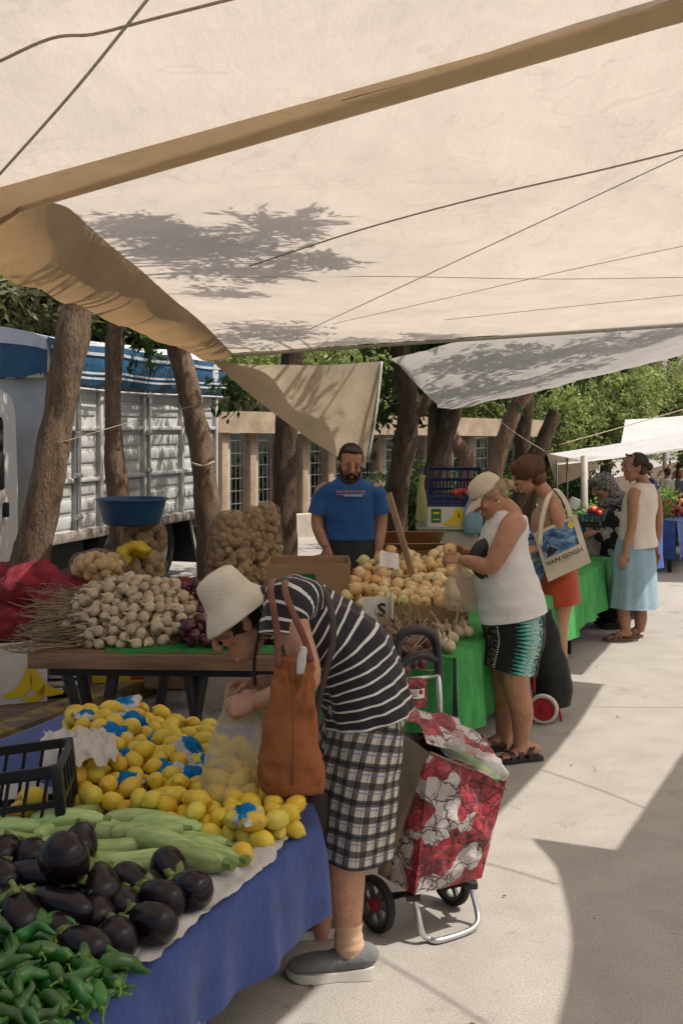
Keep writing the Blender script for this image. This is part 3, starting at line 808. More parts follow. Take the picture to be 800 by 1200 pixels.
for i, px in enumerate(xs):
    c = fpt(px, 0); m = MB(); m.box(c+V((0, 0, 1.03)), (.12, .26, 1.42), Matrix.Rotation(math.atan2(d.y, d.x), 3, 'Z'), 0, .012)
    obj('pier', m, MT['stone'], f, 'auto')
    c2 = fpt(px+5, 0); m = MB(); m.box(c2+V((0, 0, 1.03)), (.085, .2, 1.42), Matrix.Rotation(math.atan2(d.y, d.x), 3, 'Z'), 0, .012)
    obj('pier', m, MT['pale_stone'], f, 'auto')
    if i+1 < len(xs):
        g0, g1 = fpt(px+8, 0), fpt(xs[i+1]-4.5, 0); m = MB()
        for k in range(5):
            q = g0+(g1-g0)*(k/4); m.bar(q+V((0, 0, .36)), q+V((0, 0, 1.72)), .009, .009)
        for k in range(7):
            z = .4+k*.2; m.bar(g0+V((0, 0, z)), g1+V((0, 0, z)), .015, .015)
        obj('grille', m, MT['steel'], f, False)
h = thing('hedge', 'dark clipped hedge right behind the iron grilles of the fence', 'hedge', fpt(250, 0)+n_*.8)
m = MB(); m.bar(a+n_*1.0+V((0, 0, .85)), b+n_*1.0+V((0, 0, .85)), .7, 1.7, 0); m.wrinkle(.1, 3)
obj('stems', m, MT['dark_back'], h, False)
bl = [(a+(b-a)*(i/18)+n_*.9+V((0, 0, 1.0)), (.35, .3, .75)) for i in range(19)]
obj('foliage', leaf_cloud(bl, 5000, .09, 1.8, .6, 0, 31), MT['leaf'], h, False)

# pale building and pole beyond the bushes
MT['render_wall'] = simple('white_render', (.74, .73, .71), .8, .06, 2, dirt=.1)
MT['pane'] = glass_dark('window_glass'); MT['roof_red'] = simple('brown_roof', (.28, .13, .09), .8, .2, 5)
bl = thing('apartment_building', 'white apartment building with brown balcony band above the bushes', 'building', (at(800, 500, 62).x, 62, 0))
m = MB(); m.box(at(815, 500, 64)+V((3, 2, 3.0)), (11, 6, 9.6)); obj('wall', m, MT['render_wall'], bl, False)
m = MB(); m.box(at(815, 433, 60.6)+V((3, 0, -.1)), (11.4, 1.2, .85)); obj('balcony', m, MT['roof_red'], bl, False)
for px in (783, 812, 846):
    m = MB(); c = at(px, 421, 60.95); m.box(c, (1.1, .1, 1.3)); fr = obj('window', m, MT['white_card'], bl, False)
    m = MB(); m.box(c+V((0, -.06, 0)), (.9, .04, 1.1)); obj('pane', m, MT['pane'], fr, False)
lp = thing('utility_pole', 'thin grey pole in front of the white building', 'pole', (at(778, 500, 45).x, 45, 0))
m = MB(); m.tube([V((at(778, 500, 45).x, 45, 0)), at(778, 380, 45)], .09, 8); m.tube([at(772, 388, 45), at(800, 384, 45)], .04, 6); obj('shaft', m, MT['steel'], lp)

# ------------------------------------------------------------------ lorry
MT['truck_white'] = simple('worn_white_paint', (.5, .5, .485), .5, .15, 4, .15, 30, dirt=.55)
MT['truck_cab'] = simple('white_cab_paint', (.6, .6, .59), .3, .05, 3, dirt=.15, coat=.3)
MT['tarp_blue'] = simple('blue_tarpaulin', (.02, .085, .17), .55, .35, 4, .4, 12, bd=.03, dirt=.3)
MT['tarp_white'] = simple('grey_white_tarpaulin', (.52, .54, .56), .55, .15, 4, .4, 10, bd=.03)
MT['rust'] = simple('rusty_edge', (.3, .26, .22), .8, .5, 20, dirt=.7)
S0 = V((-2.69, 10.2, 0)); S1 = V((-1.54, 13.9, 0)); LX = (S1-S0).normalized(); LY = V((-LX.y, LX.x, 0)); TL = (S1-S0).length
def T(x, y, z): return S0+LX*x+LY*y+V((0, 0, z))
RT = Matrix((LX, LY, V((0, 0, 1)))).transposed()
tk = thing('lorry', 'white box lorry with blue striped tarpaulin roof parked behind the trees', 'lorry', S0)
m = MB(); m.box(T(TL/2, 1.05, 1.52), (TL, 2.0, 1.5), RT, 0, .015); body_ = obj('cargo_box', m, MT['truck_white'], tk, 'auto')
m = MB()                                                            # pressed ribs, posts, hinges on the near side
post = [0.03, .52, .98, 1.92, 2.02, 2.86, 3.3, TL-.04]
for x in post: m.box(T(x, .03, 1.53), (.06, .07, 1.5), RT, 0, .012)
for k in range(4): m.box(T(TL/2, .032, .8+k*.5), (TL, .055, .045), RT, 0, .012)
for i in range(len(post)-1):
    x0, x1 = post[i]+.04, post[i+1]-.04
    if x1-x0 < .2: continue
    for k in range(9):
        z = .9+k*.155
        if abs(z-1.3) < .04 or abs(z-1.8) < .04: continue
        m.box(T((x0+x1)/2, .061, z), (x1-x0-.03, .05, .11), RT, 0, .01)
obj('side_rib', m, MT['truck_white'], body_, 'auto')
for x in (1.95, .5, 3.32):
    m = MB()
    for z in (.95, 1.35, 1.75, 2.15):
        m.box(T(x, -.02, z), (.1, .05, .05), RT, 0, .01)
    m.tube([T(x, -.03, .85), T(x, -.03, 2.2)], .014, 8)
    obj('locking_bar', m, MT['steel'], tk, 'auto')
m = MB(); m.box(T(TL/2, .03, .77), (TL, .08, .1), RT, 0, .01); obj('lower_rail', m, MT['rust'], tk, 'auto')
# tarpaulin: side band and arched roof
m = MB()
def roof(a, b, lo=0.0):
    x = -.1+(TL+.15)*a; y = -.05+2.15*b
    z = 2.62+.17*math.sin(PI*b)**.7+.03*math.sin(a*14)*math.sin(PI*b)-.04*abs(math.sin(a*9.4))
    return T(x, y, z)
m.grid(roof, 30, 16); m.grid(lambda a, b: T(-.11, -.05+2.15*a, 2.62+.17*math.sin(PI*a)**.7-(.1+.07*math.sin(PI*a)**.7)*b), 20, 3); obj('roof_tarpaulin', m, MT['tarp_white'], tk)
m = MB()
m.grid(lambda a, b: T(-.1+(TL+.15)*a, -.05-.03*math.sin(b*PI)+.012*math.sin(a*40)*b, 2.64-.42*b-.03*abs(math.sin(a*9.4))*(1-b)), 60, 6)
m.grid(lambda a, b: T(-.1-.01*math.sin(a*20)*b, -.05+2.15*a, 2.52+.1*math.sin(PI*a)**.7*(1-b)-(.2+.05*math.sin(a*9))*b), 24, 6)
m.grid(lambda a, b: T(TL+.05, -.05+2.15*a, 2.64+.16*math.sin(PI*a)**.7*(1-b)-.42*b), 16, 6)
tb = obj('side_tarpaulin', m, MT['tarp_blue'], tk)
for z in (2.36, 2.31, 2.55):
    m = MB(); m.grid(lambda a, b: T(-.1+(TL+.15)*a, -.092+.012*math.sin(a*40)*.6, z+(.022 if z != 2.55 else .03)*(b-.5)-.02*abs(math.sin(a*9.4))), 60, 1)
    obj('white_stripe', m, MT['tarp_white'], tb)
m = MB(); m.ell(T(TL-.28, -.085, 2.47), (.09, .01, .12), RT, 16, 8); obj('round_patch', m, MT['tarp_white'], tb)
m = MB(); m.tube([T(-.1, -.06, 2.2), T(1.3, -.07, 2.17), T(2.6, -.07, 2.18), T(TL, -.06, 2.19)], .012, 6); obj('lashing_rope', m, MT['tarp_white'], tb)
# cab
m = MB()
prof = [(0, .55), (0, 1.2), (.03, 1.35), (.1, 1.95), (.2, 2.1), (.35, 2.15), (1.45, 2.15), (1.6, 2.08), (1.66, 1.95), (1.7, 1.3), (1.7, .55)]
xs0 = -2.1
def cab_side(y, k=1.0): return [T(xs0+(1.7-p[0]) if False else xs0+p[0], y, p[1]) for p in prof]
a_, b_ = cab_side(.06), cab_side(1.95); n = len(prof)
m.add(a_+b_, [tuple(range(n)), tuple(reversed(range(n, 2*n)))]+[(i, n+i, n+(i+1) % n, (i+1) % n) for i in range(n)])
cabm = obj('cab', m, MT['truck_cab'], tk, 'auto')
m = MB(); m.box(T(-1.15, .05, 1.3), (.95, .03, 1.4), RT, 0, .03); dr = obj('door', m, MT['truck_cab'], cabm, 'auto')
m = MB(); m.box(T(-1.12, .028, 1.66), (.78, .03, .5), RT, 0, .06); obj('door_window', m, MT['pane'], cabm, 'auto')
m = MB(); m.box(T(-.86, .02, 1.16), (.14, .04, .045), RT, 0, .012); m.box(T(-.62, .03, 1.1), (.035, .05, .13), RT, 0, .01); obj('door_handle', m, MT['black_plastic'], cabm, 'auto')
m = MB(); m.box(T(-1.0, -.1, 1.45), (.08, .2, .32), RT, 0, .03); obj('wing_mirror', m, MT['black_plastic'], cabm, 'auto')
def wheel(nm, c, ax, r, w_, parent, mt='rubber', mr='steel', n=28, hub=.5):
    R = frame(ax); m = MB()
    pr = [(r*.62, -w_/2), (r*.9, -w_/2), (r*.98, -w_*.35), (r, -w_*.1), (r, w_*.1), (r*.98, w_*.35), (r*.9, w_/2), (r*.62, w_/2), (r*.62, -w_/2)]
    m.lathe(pr, n, c, R); wo = obj(nm, m, MT[mt], parent, 'auto')
    m = MB(); m.lathe([(0, -w_*.3), (r*.25, -w_*.42), (r*.3, -w_*.2), (r*.55, -w_*.2), (r*.63, -w_*.45), (r*.63, w_*.45), (r*.55, w_*.2), (r*.3, w_*.2), (r*.25, w_*.42), (0, w_*.3)], n, c, R)
    obj('rim', m, MT[mr], wo, 'auto'); return wo
for x, y in ((-1.25, .3), (-1.25, 1.75), (2.55, .3), (2.55, 1.75), (1.55, .3), (1.55, 1.75)):
    wheel('wheel', T(x, y, .45), LY, .45, .28, tk)
m = MB(); m.box(T(.9, 1.0, .58), (5.6, .9, .22), RT, 0, .02); m.box(T(.55, .35, .5), (.7, .4, .45), RT, 0, .03); m.box(T(TL/2, 1, .72), (TL, 1.8, .05), RT)
obj('chassis', m, MT['black_metal'], tk, 'auto')
for x in (3.1, 2.02):
    m = MB(); m.add([T(x, .06, .8), T(x, .62, .8), T(x+.25, .62, .18), T(x+.25, .06, .18)], [(0, 1, 2, 3)])
    obj('mud_flap', m, MT['black_plastic'], tk, False)
m = MB(); m.bar(T(3.12, .055, .8), T(3.38, .055, .18), .03, .03); m.box(T(TL, 1.0, .62), (.08, 2.0, .12), RT, 0, .02); obj('rear_bar', m, MT['truck_white'], tk, 'auto')

# ------------------------------------------------------------------ awnings
BEI = (.57, .53, .485)
SEAMS = ()
MT['aw'] = awning_mat('beige_canvas', BEI, .66, warm=(1, .94, .87)); MT['aw_band'] = awning_mat('tan_overlap_canvas', (.6, .5, .36), .56, warm=(1, .91, .75))
MT['aw_flap'] = awning_mat('shaded_beige_canvas', (.42, .315, .205), .42, warm=(1, .83, .6))  # darker copy of the sheet canvas; shade and extra layers put into the colour
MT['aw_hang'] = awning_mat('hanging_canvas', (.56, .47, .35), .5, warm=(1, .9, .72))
MT['aw_grey'] = awning_mat('grey_white_canvas', (.52, .5, .485), .5, warm=(1, .97, .92))
MT['aw_white'] = awning_mat('white_canvas', (.7, .69, .67), .35, stain=.25, warm=(1, .95, .88))
MT['rope'] = simple('rope', (.38, .32, .22), .9, .3, 60); MT['rope_dark'] = simple('grey_green_rope', (.34, .335, .28), .9, .3, 60); MT['seam'] = simple('seam_thread', (.5, .43, .34), .9, .2, 60, transl=.6)
def ipol(P, a):
    """smooth curve through P at a in 0..1"""
    P = np.asarray([tuple(p) for p in P], float); n = len(P)-1; x = a*n; i = min(int(x), n-1); t = x-i
    Q = np.vstack([2*P[0]-P[1], P, 2*P[-1]-P[-2]]); p0, p1, p2, p3 = Q[i:i+4]
    return V(tuple(.5*((2*p1)+(-p0+p2)*t+(2*p0-5*p1+4*p2-p3)*t*t+(-p0+3*p1-3*p2+p3)*t**3)))
def awning(label, fn, nu, nv, m, rip=.012, sc_=2.0, name='awning', seed=0, group='canvas sheets over the market'):
    mb = MB(); mb.grid(fn, nu, nv); mb.wrinkle(rip, sc_, (1, 1, 1), False, seed); mb.wrinkle(rip*.35, sc_*4, (1, .5, 1), False, seed+4)
    return tag(obj(name, mb, m), label, 'awning', group)
aA0 = [st(.9, -3.6, 2.66), st(1.7, -3.6, 2.63), st(2.6, -3.65, 2.57), st(3.42, -3.7, 2.51)]
aA1 = [st(.9, .35, 3.2), st(1.7, .33, 3.18), st(2.6, .3, 3.16), st(3.42, .25, 3.13)]
sheetA = awning('big beige canvas sheet overhead nearest the viewer, ending at the dark overlap band', lambda a, b: ipol(aA0, a)+(ipol(aA1, a)-ipol(aA0, a))*b-V((0, 0, .06*math.sin(PI*b)*math.sin(PI*min(1, a*1.0))*(1-a))), 50, 40, MT['aw'], .012, 1.6, seed=1)
def fBand(a, b):
    v = -3.7+3.95*b; w_ = .31-.05*(v+2.9); p = ipol(aA0, 1)*(1-b)+ipol(aA1, 1)*b
    return p-SU*(w_*(1-a))+V((0, 0, -.016))
m_ = MB(); m_.grid(fBand, 4, 60); obj('overlap_strip', m_, MT['aw_band'], sheetA)  # added strip; the overlap's dimmer light is put into its tan colour
inner = [(30, 236), (75, 241), (110, 270), (150, 303), (200, 348), (240, 381), (272, 414)]
outer = [(-70, 285), (-5, 318), (50, 344), (90, 358), (150, 385), (200, 405), (247, 424)]
def dep(t, y0=4.15, y1=9.4): return 1/((1-t)/y0+t/y1)
inn3 = [at(x, y, dep((x-30)/242)) for x, y in inner]; out3 = [at(x, y, dep((inner[i][0]-30)/242)*1.02) for i, (x, y) in enumerate(outer)]
right3 = [st(3.2, .25, 3.15), st(4.3, .24, 2.96), st(5.8, .22, 2.78), st(7.0, .18, 2.67), st(8.28, .1, 2.6)]
def fB(a, b):
    p = ipol(inn3, a)*(1-b)+ipol(right3, a)*b
    return p-V((0, 0, .07*math.sin(PI*b)*math.sin(PI*a)))
sheetB = awning('wide beige canvas sheet with leaf shade, between the overlap band and the grey sheet', fB, 80, 60, MT['aw'], .012, 1.8, seed=2)
def fF(a, b):
    p = ipol(inn3, a)*(1-b)+ipol(out3, a)*b
    return p+V((.05*math.sin(PI*b), 0, -.05*math.sin(PI*b)*math.sin(PI*a)))+V((0, 0, .012*math.sin(a*34+b*3)*b))
awning('shaded beige flap folded down along the left side of the wide sheet', fF, 60, 14, MT['aw_flap'], .02, 2.4, seed=3)
upC = [(458, 420, 9.45), (520, 404, 9.2), (600, 391, 8.9), (700, 378, 8.55), (800, 366, 8.25), (950, 346, 7.85)]
loC = [(474, 436, 9.5), (508, 470, 10.6), (528, 479, 11.5), (640, 456, 11.5), (800, 415, 11.3), (960, 372, 11.0)]
awning('grey white canvas sheet hanging beyond the far edge of the wide beige one', lambda a, b: ipol([at(*q) for q in upC], a)*(1-b)+ipol([at(*q) for q in loC], a)*b-V((0, 0, .06*math.sin(PI*b)*math.sin(PI*a))), 60, 30, MT['aw_grey'], .035, 2.2, seed=5)
topH = [(250, 423, 9.4), (300, 427, 9.35), (350, 428, 9.3), (400, 427, 9.25), (447, 423, 9.2)]
def fH(a, b):
    t = ipol([at(*q) for q in topH], a)
    lo = ipol([at(252, 426, 9.4), at(300, 468, 9.1), at(345, 502, 8.95), (at(390, 532, 8.9)), at(428, 549, 8.9)], a)
    p = t*(1-b)+lo*b
    return p+V((0, .07*math.sin(a*13+b*2.5)*b*(1-b*.4), .03*math.sin(a*9)*math.sin(PI*b)))
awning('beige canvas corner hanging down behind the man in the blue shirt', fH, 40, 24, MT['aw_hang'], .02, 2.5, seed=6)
# far sheets down the street
def quad(P, sag): return lambda a, b: (P[0]*(1-a)+P[1]*a)*(1-b)+(P[3]*(1-a)+P[2]*a)*b-V((0, 0, sag*math.sin(PI*a)*math.sin(PI*b)+sag*.5*math.sin(PI*a)))
awning('low white sunlit canvas roof behind the woman in the white blouse', quad([at(652, 545, 14.6), at(985, 488, 14.0), at(985, 470, 18.5), at(640, 532, 17.6)], .12), 40, 20, MT['aw_white'], .02, 1.5, seed=7)
awning('upper white canvas roof at the right edge, farther down the street', quad([at(726, 526, 20.0), at(985, 492, 19.5), at(985, 470, 25), at(732, 492, 24)], .08), 30, 20, MT['aw_white'], .02, 1.5, seed=8)
def fK(a, b):
    t = at(640, 531, 15.2)*(1-a)+at(702, 545, 14.8)*a; lo = at(652, 540+30, 15.0)*(1-a)+at(700, 549, 14.7)*a
    return t*(1-b)+lo*b+V((0, .08*math.sin(a*11)*b, 0))
awning('beige canvas corner drooping from the low white roof left of the headscarf', fK, 20, 12, MT['aw_hang'], .02, 2, seed=9)
# the row on the other side of the street (its shade falls on the road at the right)
rr0 = [st(-1, .9, 2.75), st(1, .86, 2.72), st(3.7, .8, 2.7), st(4.75, .6, 2.7), st(5.2, .36, 2.68)]
rr1 = [st(-1, 2.5, 2.85), st(1, 2.5, 2.85), st(3.7, 2.5, 2.85), st(4.75, 2.5, 2.85), st(5.2, 2.5, 2.85)]
awning('beige canvas sheet of the opposite row, right of the viewer', lambda a, b: ipol(rr0, a)*(1-b)+ipol(rr1, a)*b-V((0, 0, .1*math.sin(PI*b))), 30, 20, MT['aw'], .01, 2, seed=10)
r20 = [st(5.1, .74, 2.72), st(7, .86, 2.7), st(9, 1.0, 2.75), st(11.5, 1.1, 2.75)]; r21 = [st(5.1, 2.5, 2.87), st(7, 2.5, 2.85), st(9, 2.5, 2.85), st(11.5, 2.5, 2.85)]
awning('second canvas sheet of the opposite row, right of the viewer', lambda a, b: ipol(r20, a)*(1-b)+ipol(r21, a)*b-V((0, 0, .1*math.sin(PI*b))), 30, 20, MT['aw'], .01, 2, seed=11)
def rope(label, pts, r=.004, m='rope', grp='ropes under the canvas'):
    mb = MB(); mb.tube(pts, r, 6, 6); return tag(obj('rope', mb, MT[m]), label, 'rope', grp)
for i_, (a_, b_) in enumerate([((2.9, .27, 3.1), (3.3, .82, 2.72)), ((4.0, .2, 2.98), (3.5, .82, 2.72)), ((4.9, .2, 2.85), (4.75, .6, 2.72)), ((6.2, .2, 2.74), (5.8, .8, 2.74)), ((7.6, .12, 2.64), (7.9, .92, 2.76))]):
    rope('thin rope tying the two rows of canvas together above the street', [st(*a_), (st(*a_)+st(*b_))/2-V((0, 0, .04)), st(*b_)], .006, 'rope', 'ropes between the two rows')
rope('taut grey green rope crossing the top left corner', [at(182, -12, 2.42), at(88, 105, 2.75), at(-8, 213, 3.2)], .0042, 'rope_dark')
UC = {}
def under(px, py, fn, off=.02):
    """point on a sheet seen at a pixel (search over the sheet's own surface), a little below it"""
    if fn not in UC: UC[fn] = [fn(i/60, j/60) for i in range(61) for j in range(61)]
    best = min((p for p in UC[fn] if p.y > .5), key=lambda p: (CX+F*p.x/p.y-px)**2+(CY-F*(p.z-HC)/p.y-py)**2)
    return at(px, py, best.y*.985)
rope('long thin rope rising right under the wide sheet', [under(362, 386, fB), under(500, 322, fB), under(650, 252, fB), under(806, 179, fB)], .0024, 'rope_dark')
rope('level thin rope across the wide sheet', [under(262, 325, fB), under(450, 324, fB), under(640, 327, fB), under(806, 325, fB)], .002)
for k, pts in enumerate([[(292, 312), (420, 270), (560, 232), (700, 200), (806, 174)], [(388, 380), (520, 350), (660, 318), (806, 287)], [(520, 375), (660, 360), (806, 345)]]):
    mb = MB(); mb.tube([under(x, y, fB) for x, y in pts], .0018 if k else .004, 5, 6); obj('seam', mb, MT['seam'], sheetB)
fA = lambda a, b: ipol(aA0, a)+(ipol(aA1, a)-ipol(aA0, a))*b-V((0, 0, .06*math.sin(PI*b)*math.sin(PI*min(1, a*1.0))*(1-a)))
mb = MB(); mb.tube([under(-5, 74, fA), under(60, 45, fA), under(110, 40, fA), under(180, 22, fA), under(290, -6, fA)], .0045, 5, 6); obj('seam', mb, MT['seam'], sheetA)
mb = MB(); mb.tube([under(400, 118, fA), under(600, 62, fA), under(800, -4, fA)], .0018, 5, 6); obj('seam', mb, MT['seam'], sheetA)
mb = MB(); mb.tube([fB(1, i/20)+V((0, -.01, -.02)) for i in range(21)], .014, 6, 2); obj('hem_cord', mb, MT['rope_dark'], sheetB)
rope('thin rope tied between the leaning tree and the hanging flap', [at(70, 519, 8.0), at(170, 490, 8.5), at(270, 465, 9.0)], .0035)
rope('thin line running from the trees to the upper white roof', [at(655, 521, 17), at(730, 500, 17.5), at(806, 478, 18)], .008)
rope('rope stretched above the bushes to the low white roof', [at(640, 530, 15.2), at(600, 505, 14.2), at(560, 470, 13.2)], .005)
rope('rope tied round the leaning trunk at the lorry tail', [at(225, 543, 9.78), at(238, 546, 9.74), at(251, 541, 9.8)], .012)
rope('thin string hanging beside the hanging canvas corner', [at(447, 424, 9.2), at(441, 480, 9.0), at(431, 540, 8.9)], .012, 'rope_dark')

# ------------------------------------------------------------------ tables
FT = .60
PA, PB, PC, PD, PE = V((-.07, 3.41, 0)), V((-.2, 4.5, 0)), V((-1.16, 4.73, 0)), V((-1.06, 1.02, 0)), V((-2.49, 1.6, 0))
t = thing('market_table', 'low trestle table under the blue cloth, holding lemons and aubergines', 'table', (-1, 3, 0))
m = MB(); c0 = (PA+PB+PC+PD+PE)/5; poly = [c0+(p-c0)*.965 for p in (PD, PA, PB, PC, PE)]
m.prism(poly, FT-.035, FT-.008); obj('tabletop', m, MT['wood'], t, 'auto')
for p in (PA-SU*.7-SV*.03, PA-SU*2-SV*.1, PB+V((-.15, -.1, 0)), PC+V((.1, -.1, 0)), PE+SU*.2+SV*.2):
    m = MB(); m.box(p+V((0, 0, .285)), (.05, .05, .55), Matrix.Rotation(PI/2-SA, 3, 'Z'), 0, .006); obj('leg', m, MT['pale_wood'], t, 'auto')
m = MB()
poly5 = [PD, PA, PB, PC, PE]
cx = sum(p.x for p in poly5)/5; cy = sum(p.y for p in poly5)/5
def ray_len(a):
    d = V((math.cos(a), math.sin(a), 0)); best = 9
    for i in range(5):
        p, q = poly5[i], poly5[(i+1) % 5]; e = q-p
        den = d.x*e.y-d.y*e.x
        if abs(den) < 1e-9: continue
        tt = ((p.x-cx)*e.y-(p.y-cy)*e.x)/den; ss = ((p.x-cx)*d.y-(p.y-cy)*d.x)/den
        if tt > 0 and -1e-6 <= ss <= 1+1e-6: best = min(best, tt)
    return best
angs = sorted([2*PI*i/360 for i in range(360)]+[math.atan2(p.y-cy, p.x-cx) % (2*PI) for p in poly5])
NA = len(angs); ring = [0, .25, .5, .75, .9, .97, 1.0]; drop = [.0, .012, .05, .1, .16, .22, .27]
vs = []
for a in angs:
    L = ray_len(a); d = V((math.cos(a), math.sin(a), 0))
    for k in ring:
        p = V((cx, cy, FT))+d*L*k; p.z += .004*noise.noise(p*6); vs.append(p)
    edge = V((cx, cy, 0))+d*L; s_ = edge.dot(SU)
    for j, k in enumerate(drop[1:]):
        w_ = .018*math.sin(s_*15+1.5*math.sin(s_*4))+.012*math.sin(s_*31)+.01*math.sin(s_*7)
        p = edge+d*(.006+.012*min(1, k*12)+w_*k/.27+.02*k)
        p.z = FT-k-(.006*math.sin(s_*9) if k > .2 else 0); vs.append(p)
K = len(ring)+len(drop)-1
fs = [(i*K+j, i*K+j+1, ((i+1) % NA)*K+j+1, ((i+1) % NA)*K+j) for i in range(NA) for j in range(K-1)]
m.add(vs, fs); m.wrinkle(.004, 9, seed=3)
tag(obj('tablecloth', m, MT['blue_cloth']), 'blue felt cloth draped over the low table in the foreground', 'tablecloth')

def tab(px, py, z=FT): return gnd(px, py, z)
# crumpled white tissue paper on the blue cloth
m = MB()
rows = [[(-30, 900), (60, 925), (110, 955), (215, 952), (338, 986)], [(-40, 1000), (60, 1000), (150, 1000), (250, 1000), (320, 1012)], [(-60, 1120), (60, 1080), (150, 1060), (210, 1052), (258, 1064)], [(-60, 1240), (40, 1190), (90, 1160), (125, 1145), (166, 1143)]]
def fP(a, b):
    r = [ipol([tab(x, y, FT+.006) for x, y in q], b) for q in rows]
    p = ipol(r, a)
    e = 1-min(1, min(a, 1-a, b, 1-b)*9)
    k = noise.noise(p*11)+.6*noise.noise(p*26)
    e2 = max(0, (b-.75)*4)
    return p+V((.012*noise.noise(p*20)*e, .012*noise.noise(p*23+V((3, 0, 0)))*e, .006+.012*abs(k)+.035*e2*abs(noise.noise(p*9+V((5, 1, 0))))))
m.grid(fP, 90, 90); tag(obj('tissue_sheet', m, MT['paper'], None, 'auto'), 'crumpled white tissue sheet under the aubergines and courgettes', 'paper')

GT = .75
t = thing('market_table', 'brown plank table on black steel trestles carrying the garlic heap', 'table', (-1, 5.8, 0))
m = MB()
x0, x1, xb0, xb1 = -1.47, -.28, -1.75, -.8
for k in range(7):
    a, b = k/7, (k+.94)/7
    y0, y1 = 5.3+1.1*a, 5.3+1.1*b
    q = [V((x0+(xb0-x0)*a, y0, 0)), V((x1+(xb1-x1)*a, y0-.06, 0)), V((x1+(xb1-x1)*b, y1-.06, 0)), V((x0+(xb0-x0)*b, y1, 0))]
    m.prism(q, GT-.028, GT)
obj('tabletop', m, MT['wood'], t, 'auto')
m = MB(); m.bar(V((-1.49, 5.285, GT-.045)), V((-.27, 5.225, GT-.045)), .03, .07, 0, .004); obj('front_board', m, MT['wood'], t, 'auto')
m = MB(); m.bar(V((-1.4, 5.33, GT-.095)), V((-.3, 5.28, GT-.095)), .045, .05, 0, .004); m.bar(V((-1.5, 6.2, GT-.07)), V((-.8, 6.15, GT-.07)), .045, .05, 0, .004)
for k in range(6):
    x = -1.42+k*.21; m.bar(V((x, 5.3, GT-.05)), V((x-.1, 6.3, GT-.05)), .035, .03, 0, .003)
obj('frame', m, MT['black_metal'], t, 'auto')
for (xa, xb) in ((-1.33, -1.16), (-1.09, -1.2), (-.74, -.64), (-.66, -.78)):
    m = MB(); m.bar(V((xa, 5.33, GT-.08)), V((xb, 5.42, .005)), .045, .045, 0, .004); obj('leg', m, MT['black_metal'], t, 'auto')
for (xa, xb) in ((-1.5, -1.35), (-.95, -1.05)):
    m = MB(); m.bar(V((xa, 6.2, GT-.08)), V((xb, 6.15, .005)), .045, .045, 0, .004); obj('leg', m, MT['black_metal'], t, 'auto')
m = MB(); m.grid(lambda a, b: V((-1.12+.86*a-.22*b, 5.27+.75*b-.03*a+.012*noise.noise(V((a*9, b*9, 0))), GT+.006+.006*abs(noise.noise(V((a*15, b*9, 2))))-(.02*(1-b*30) if b < .033 else 0))), 60, 30)
tag(obj('turf_mat', m, MT['green_mat'], None), 'green artificial turf mat under the red onions on the plank table', 'mat')

OT = .66
t = thing('market_table', 'long stall table under green turf cloth holding the onion boxes', 'table', st(7, -2.2))
m = MB(); m.prism([st(5.4, -2.72), st(5.4, -1.69), st(10.6, -1.69), st(10.6, -2.72)], OT-.035, OT-.008); obj('tabletop', m, MT['wood'], t, 'auto')
for u, v in ((5.55, -1.8), (7.1, -1.8), (8.9, -1.8), (10.4, -1.8), (5.6, -2.6), (7.1, -2.6), (8.9, -2.6), (10.4, -2.6)):
    m = MB(); m.box(st(u, v, .31), (.04, .04, .62), Matrix.Rotation(PI/2-SA, 3, 'Z'), 0, .005); obj('leg', m, MT['black_metal'], t, 'auto')
def turf(u0, u1, hem, label, seed):
    m = MB()
    path = [(-2.8, -1), (-2.0, -1), (-1.66, -1)]
    def fn(a, b):
        u = u0+(u1-u0)*a
        if b < .45: return st(u, -2.75+(1.09)*(b/.45), OT+.004*noise.noise(V((u*4, b*8, seed))))
        k = (b-.45)/.55; dz = (OT-hem)*k
        w_ = .022*math.sin(u*9+seed)+.012*math.sin(u*21+seed)
        return st(u, -1.66+.008+.03*k+w_*k, OT-dz+.012*math.sin(u*7+seed)*k)
    m.grid(fn, 110, 24)
    def fe(a, b):                                                   # the near end
        v = -2.75+1.09*a; return st(u0-.01-.02*b-.015*math.sin(v*14)*b, v, OT-(OT-hem)*b)
    m.grid(fe, 40, 12); m.wrinkle(.006, 5, seed=seed)
    return tag(obj('turf_cloth', m, MT['green_cloth']), label, 'tablecloth')
turf(5.36, 7.32, .24, 'green turf cloth hanging from the near end of the onion stall', 1.0)
turf(7.34, 10.62, .27, 'green turf cloth hanging behind the two women at the stall', 3.0)

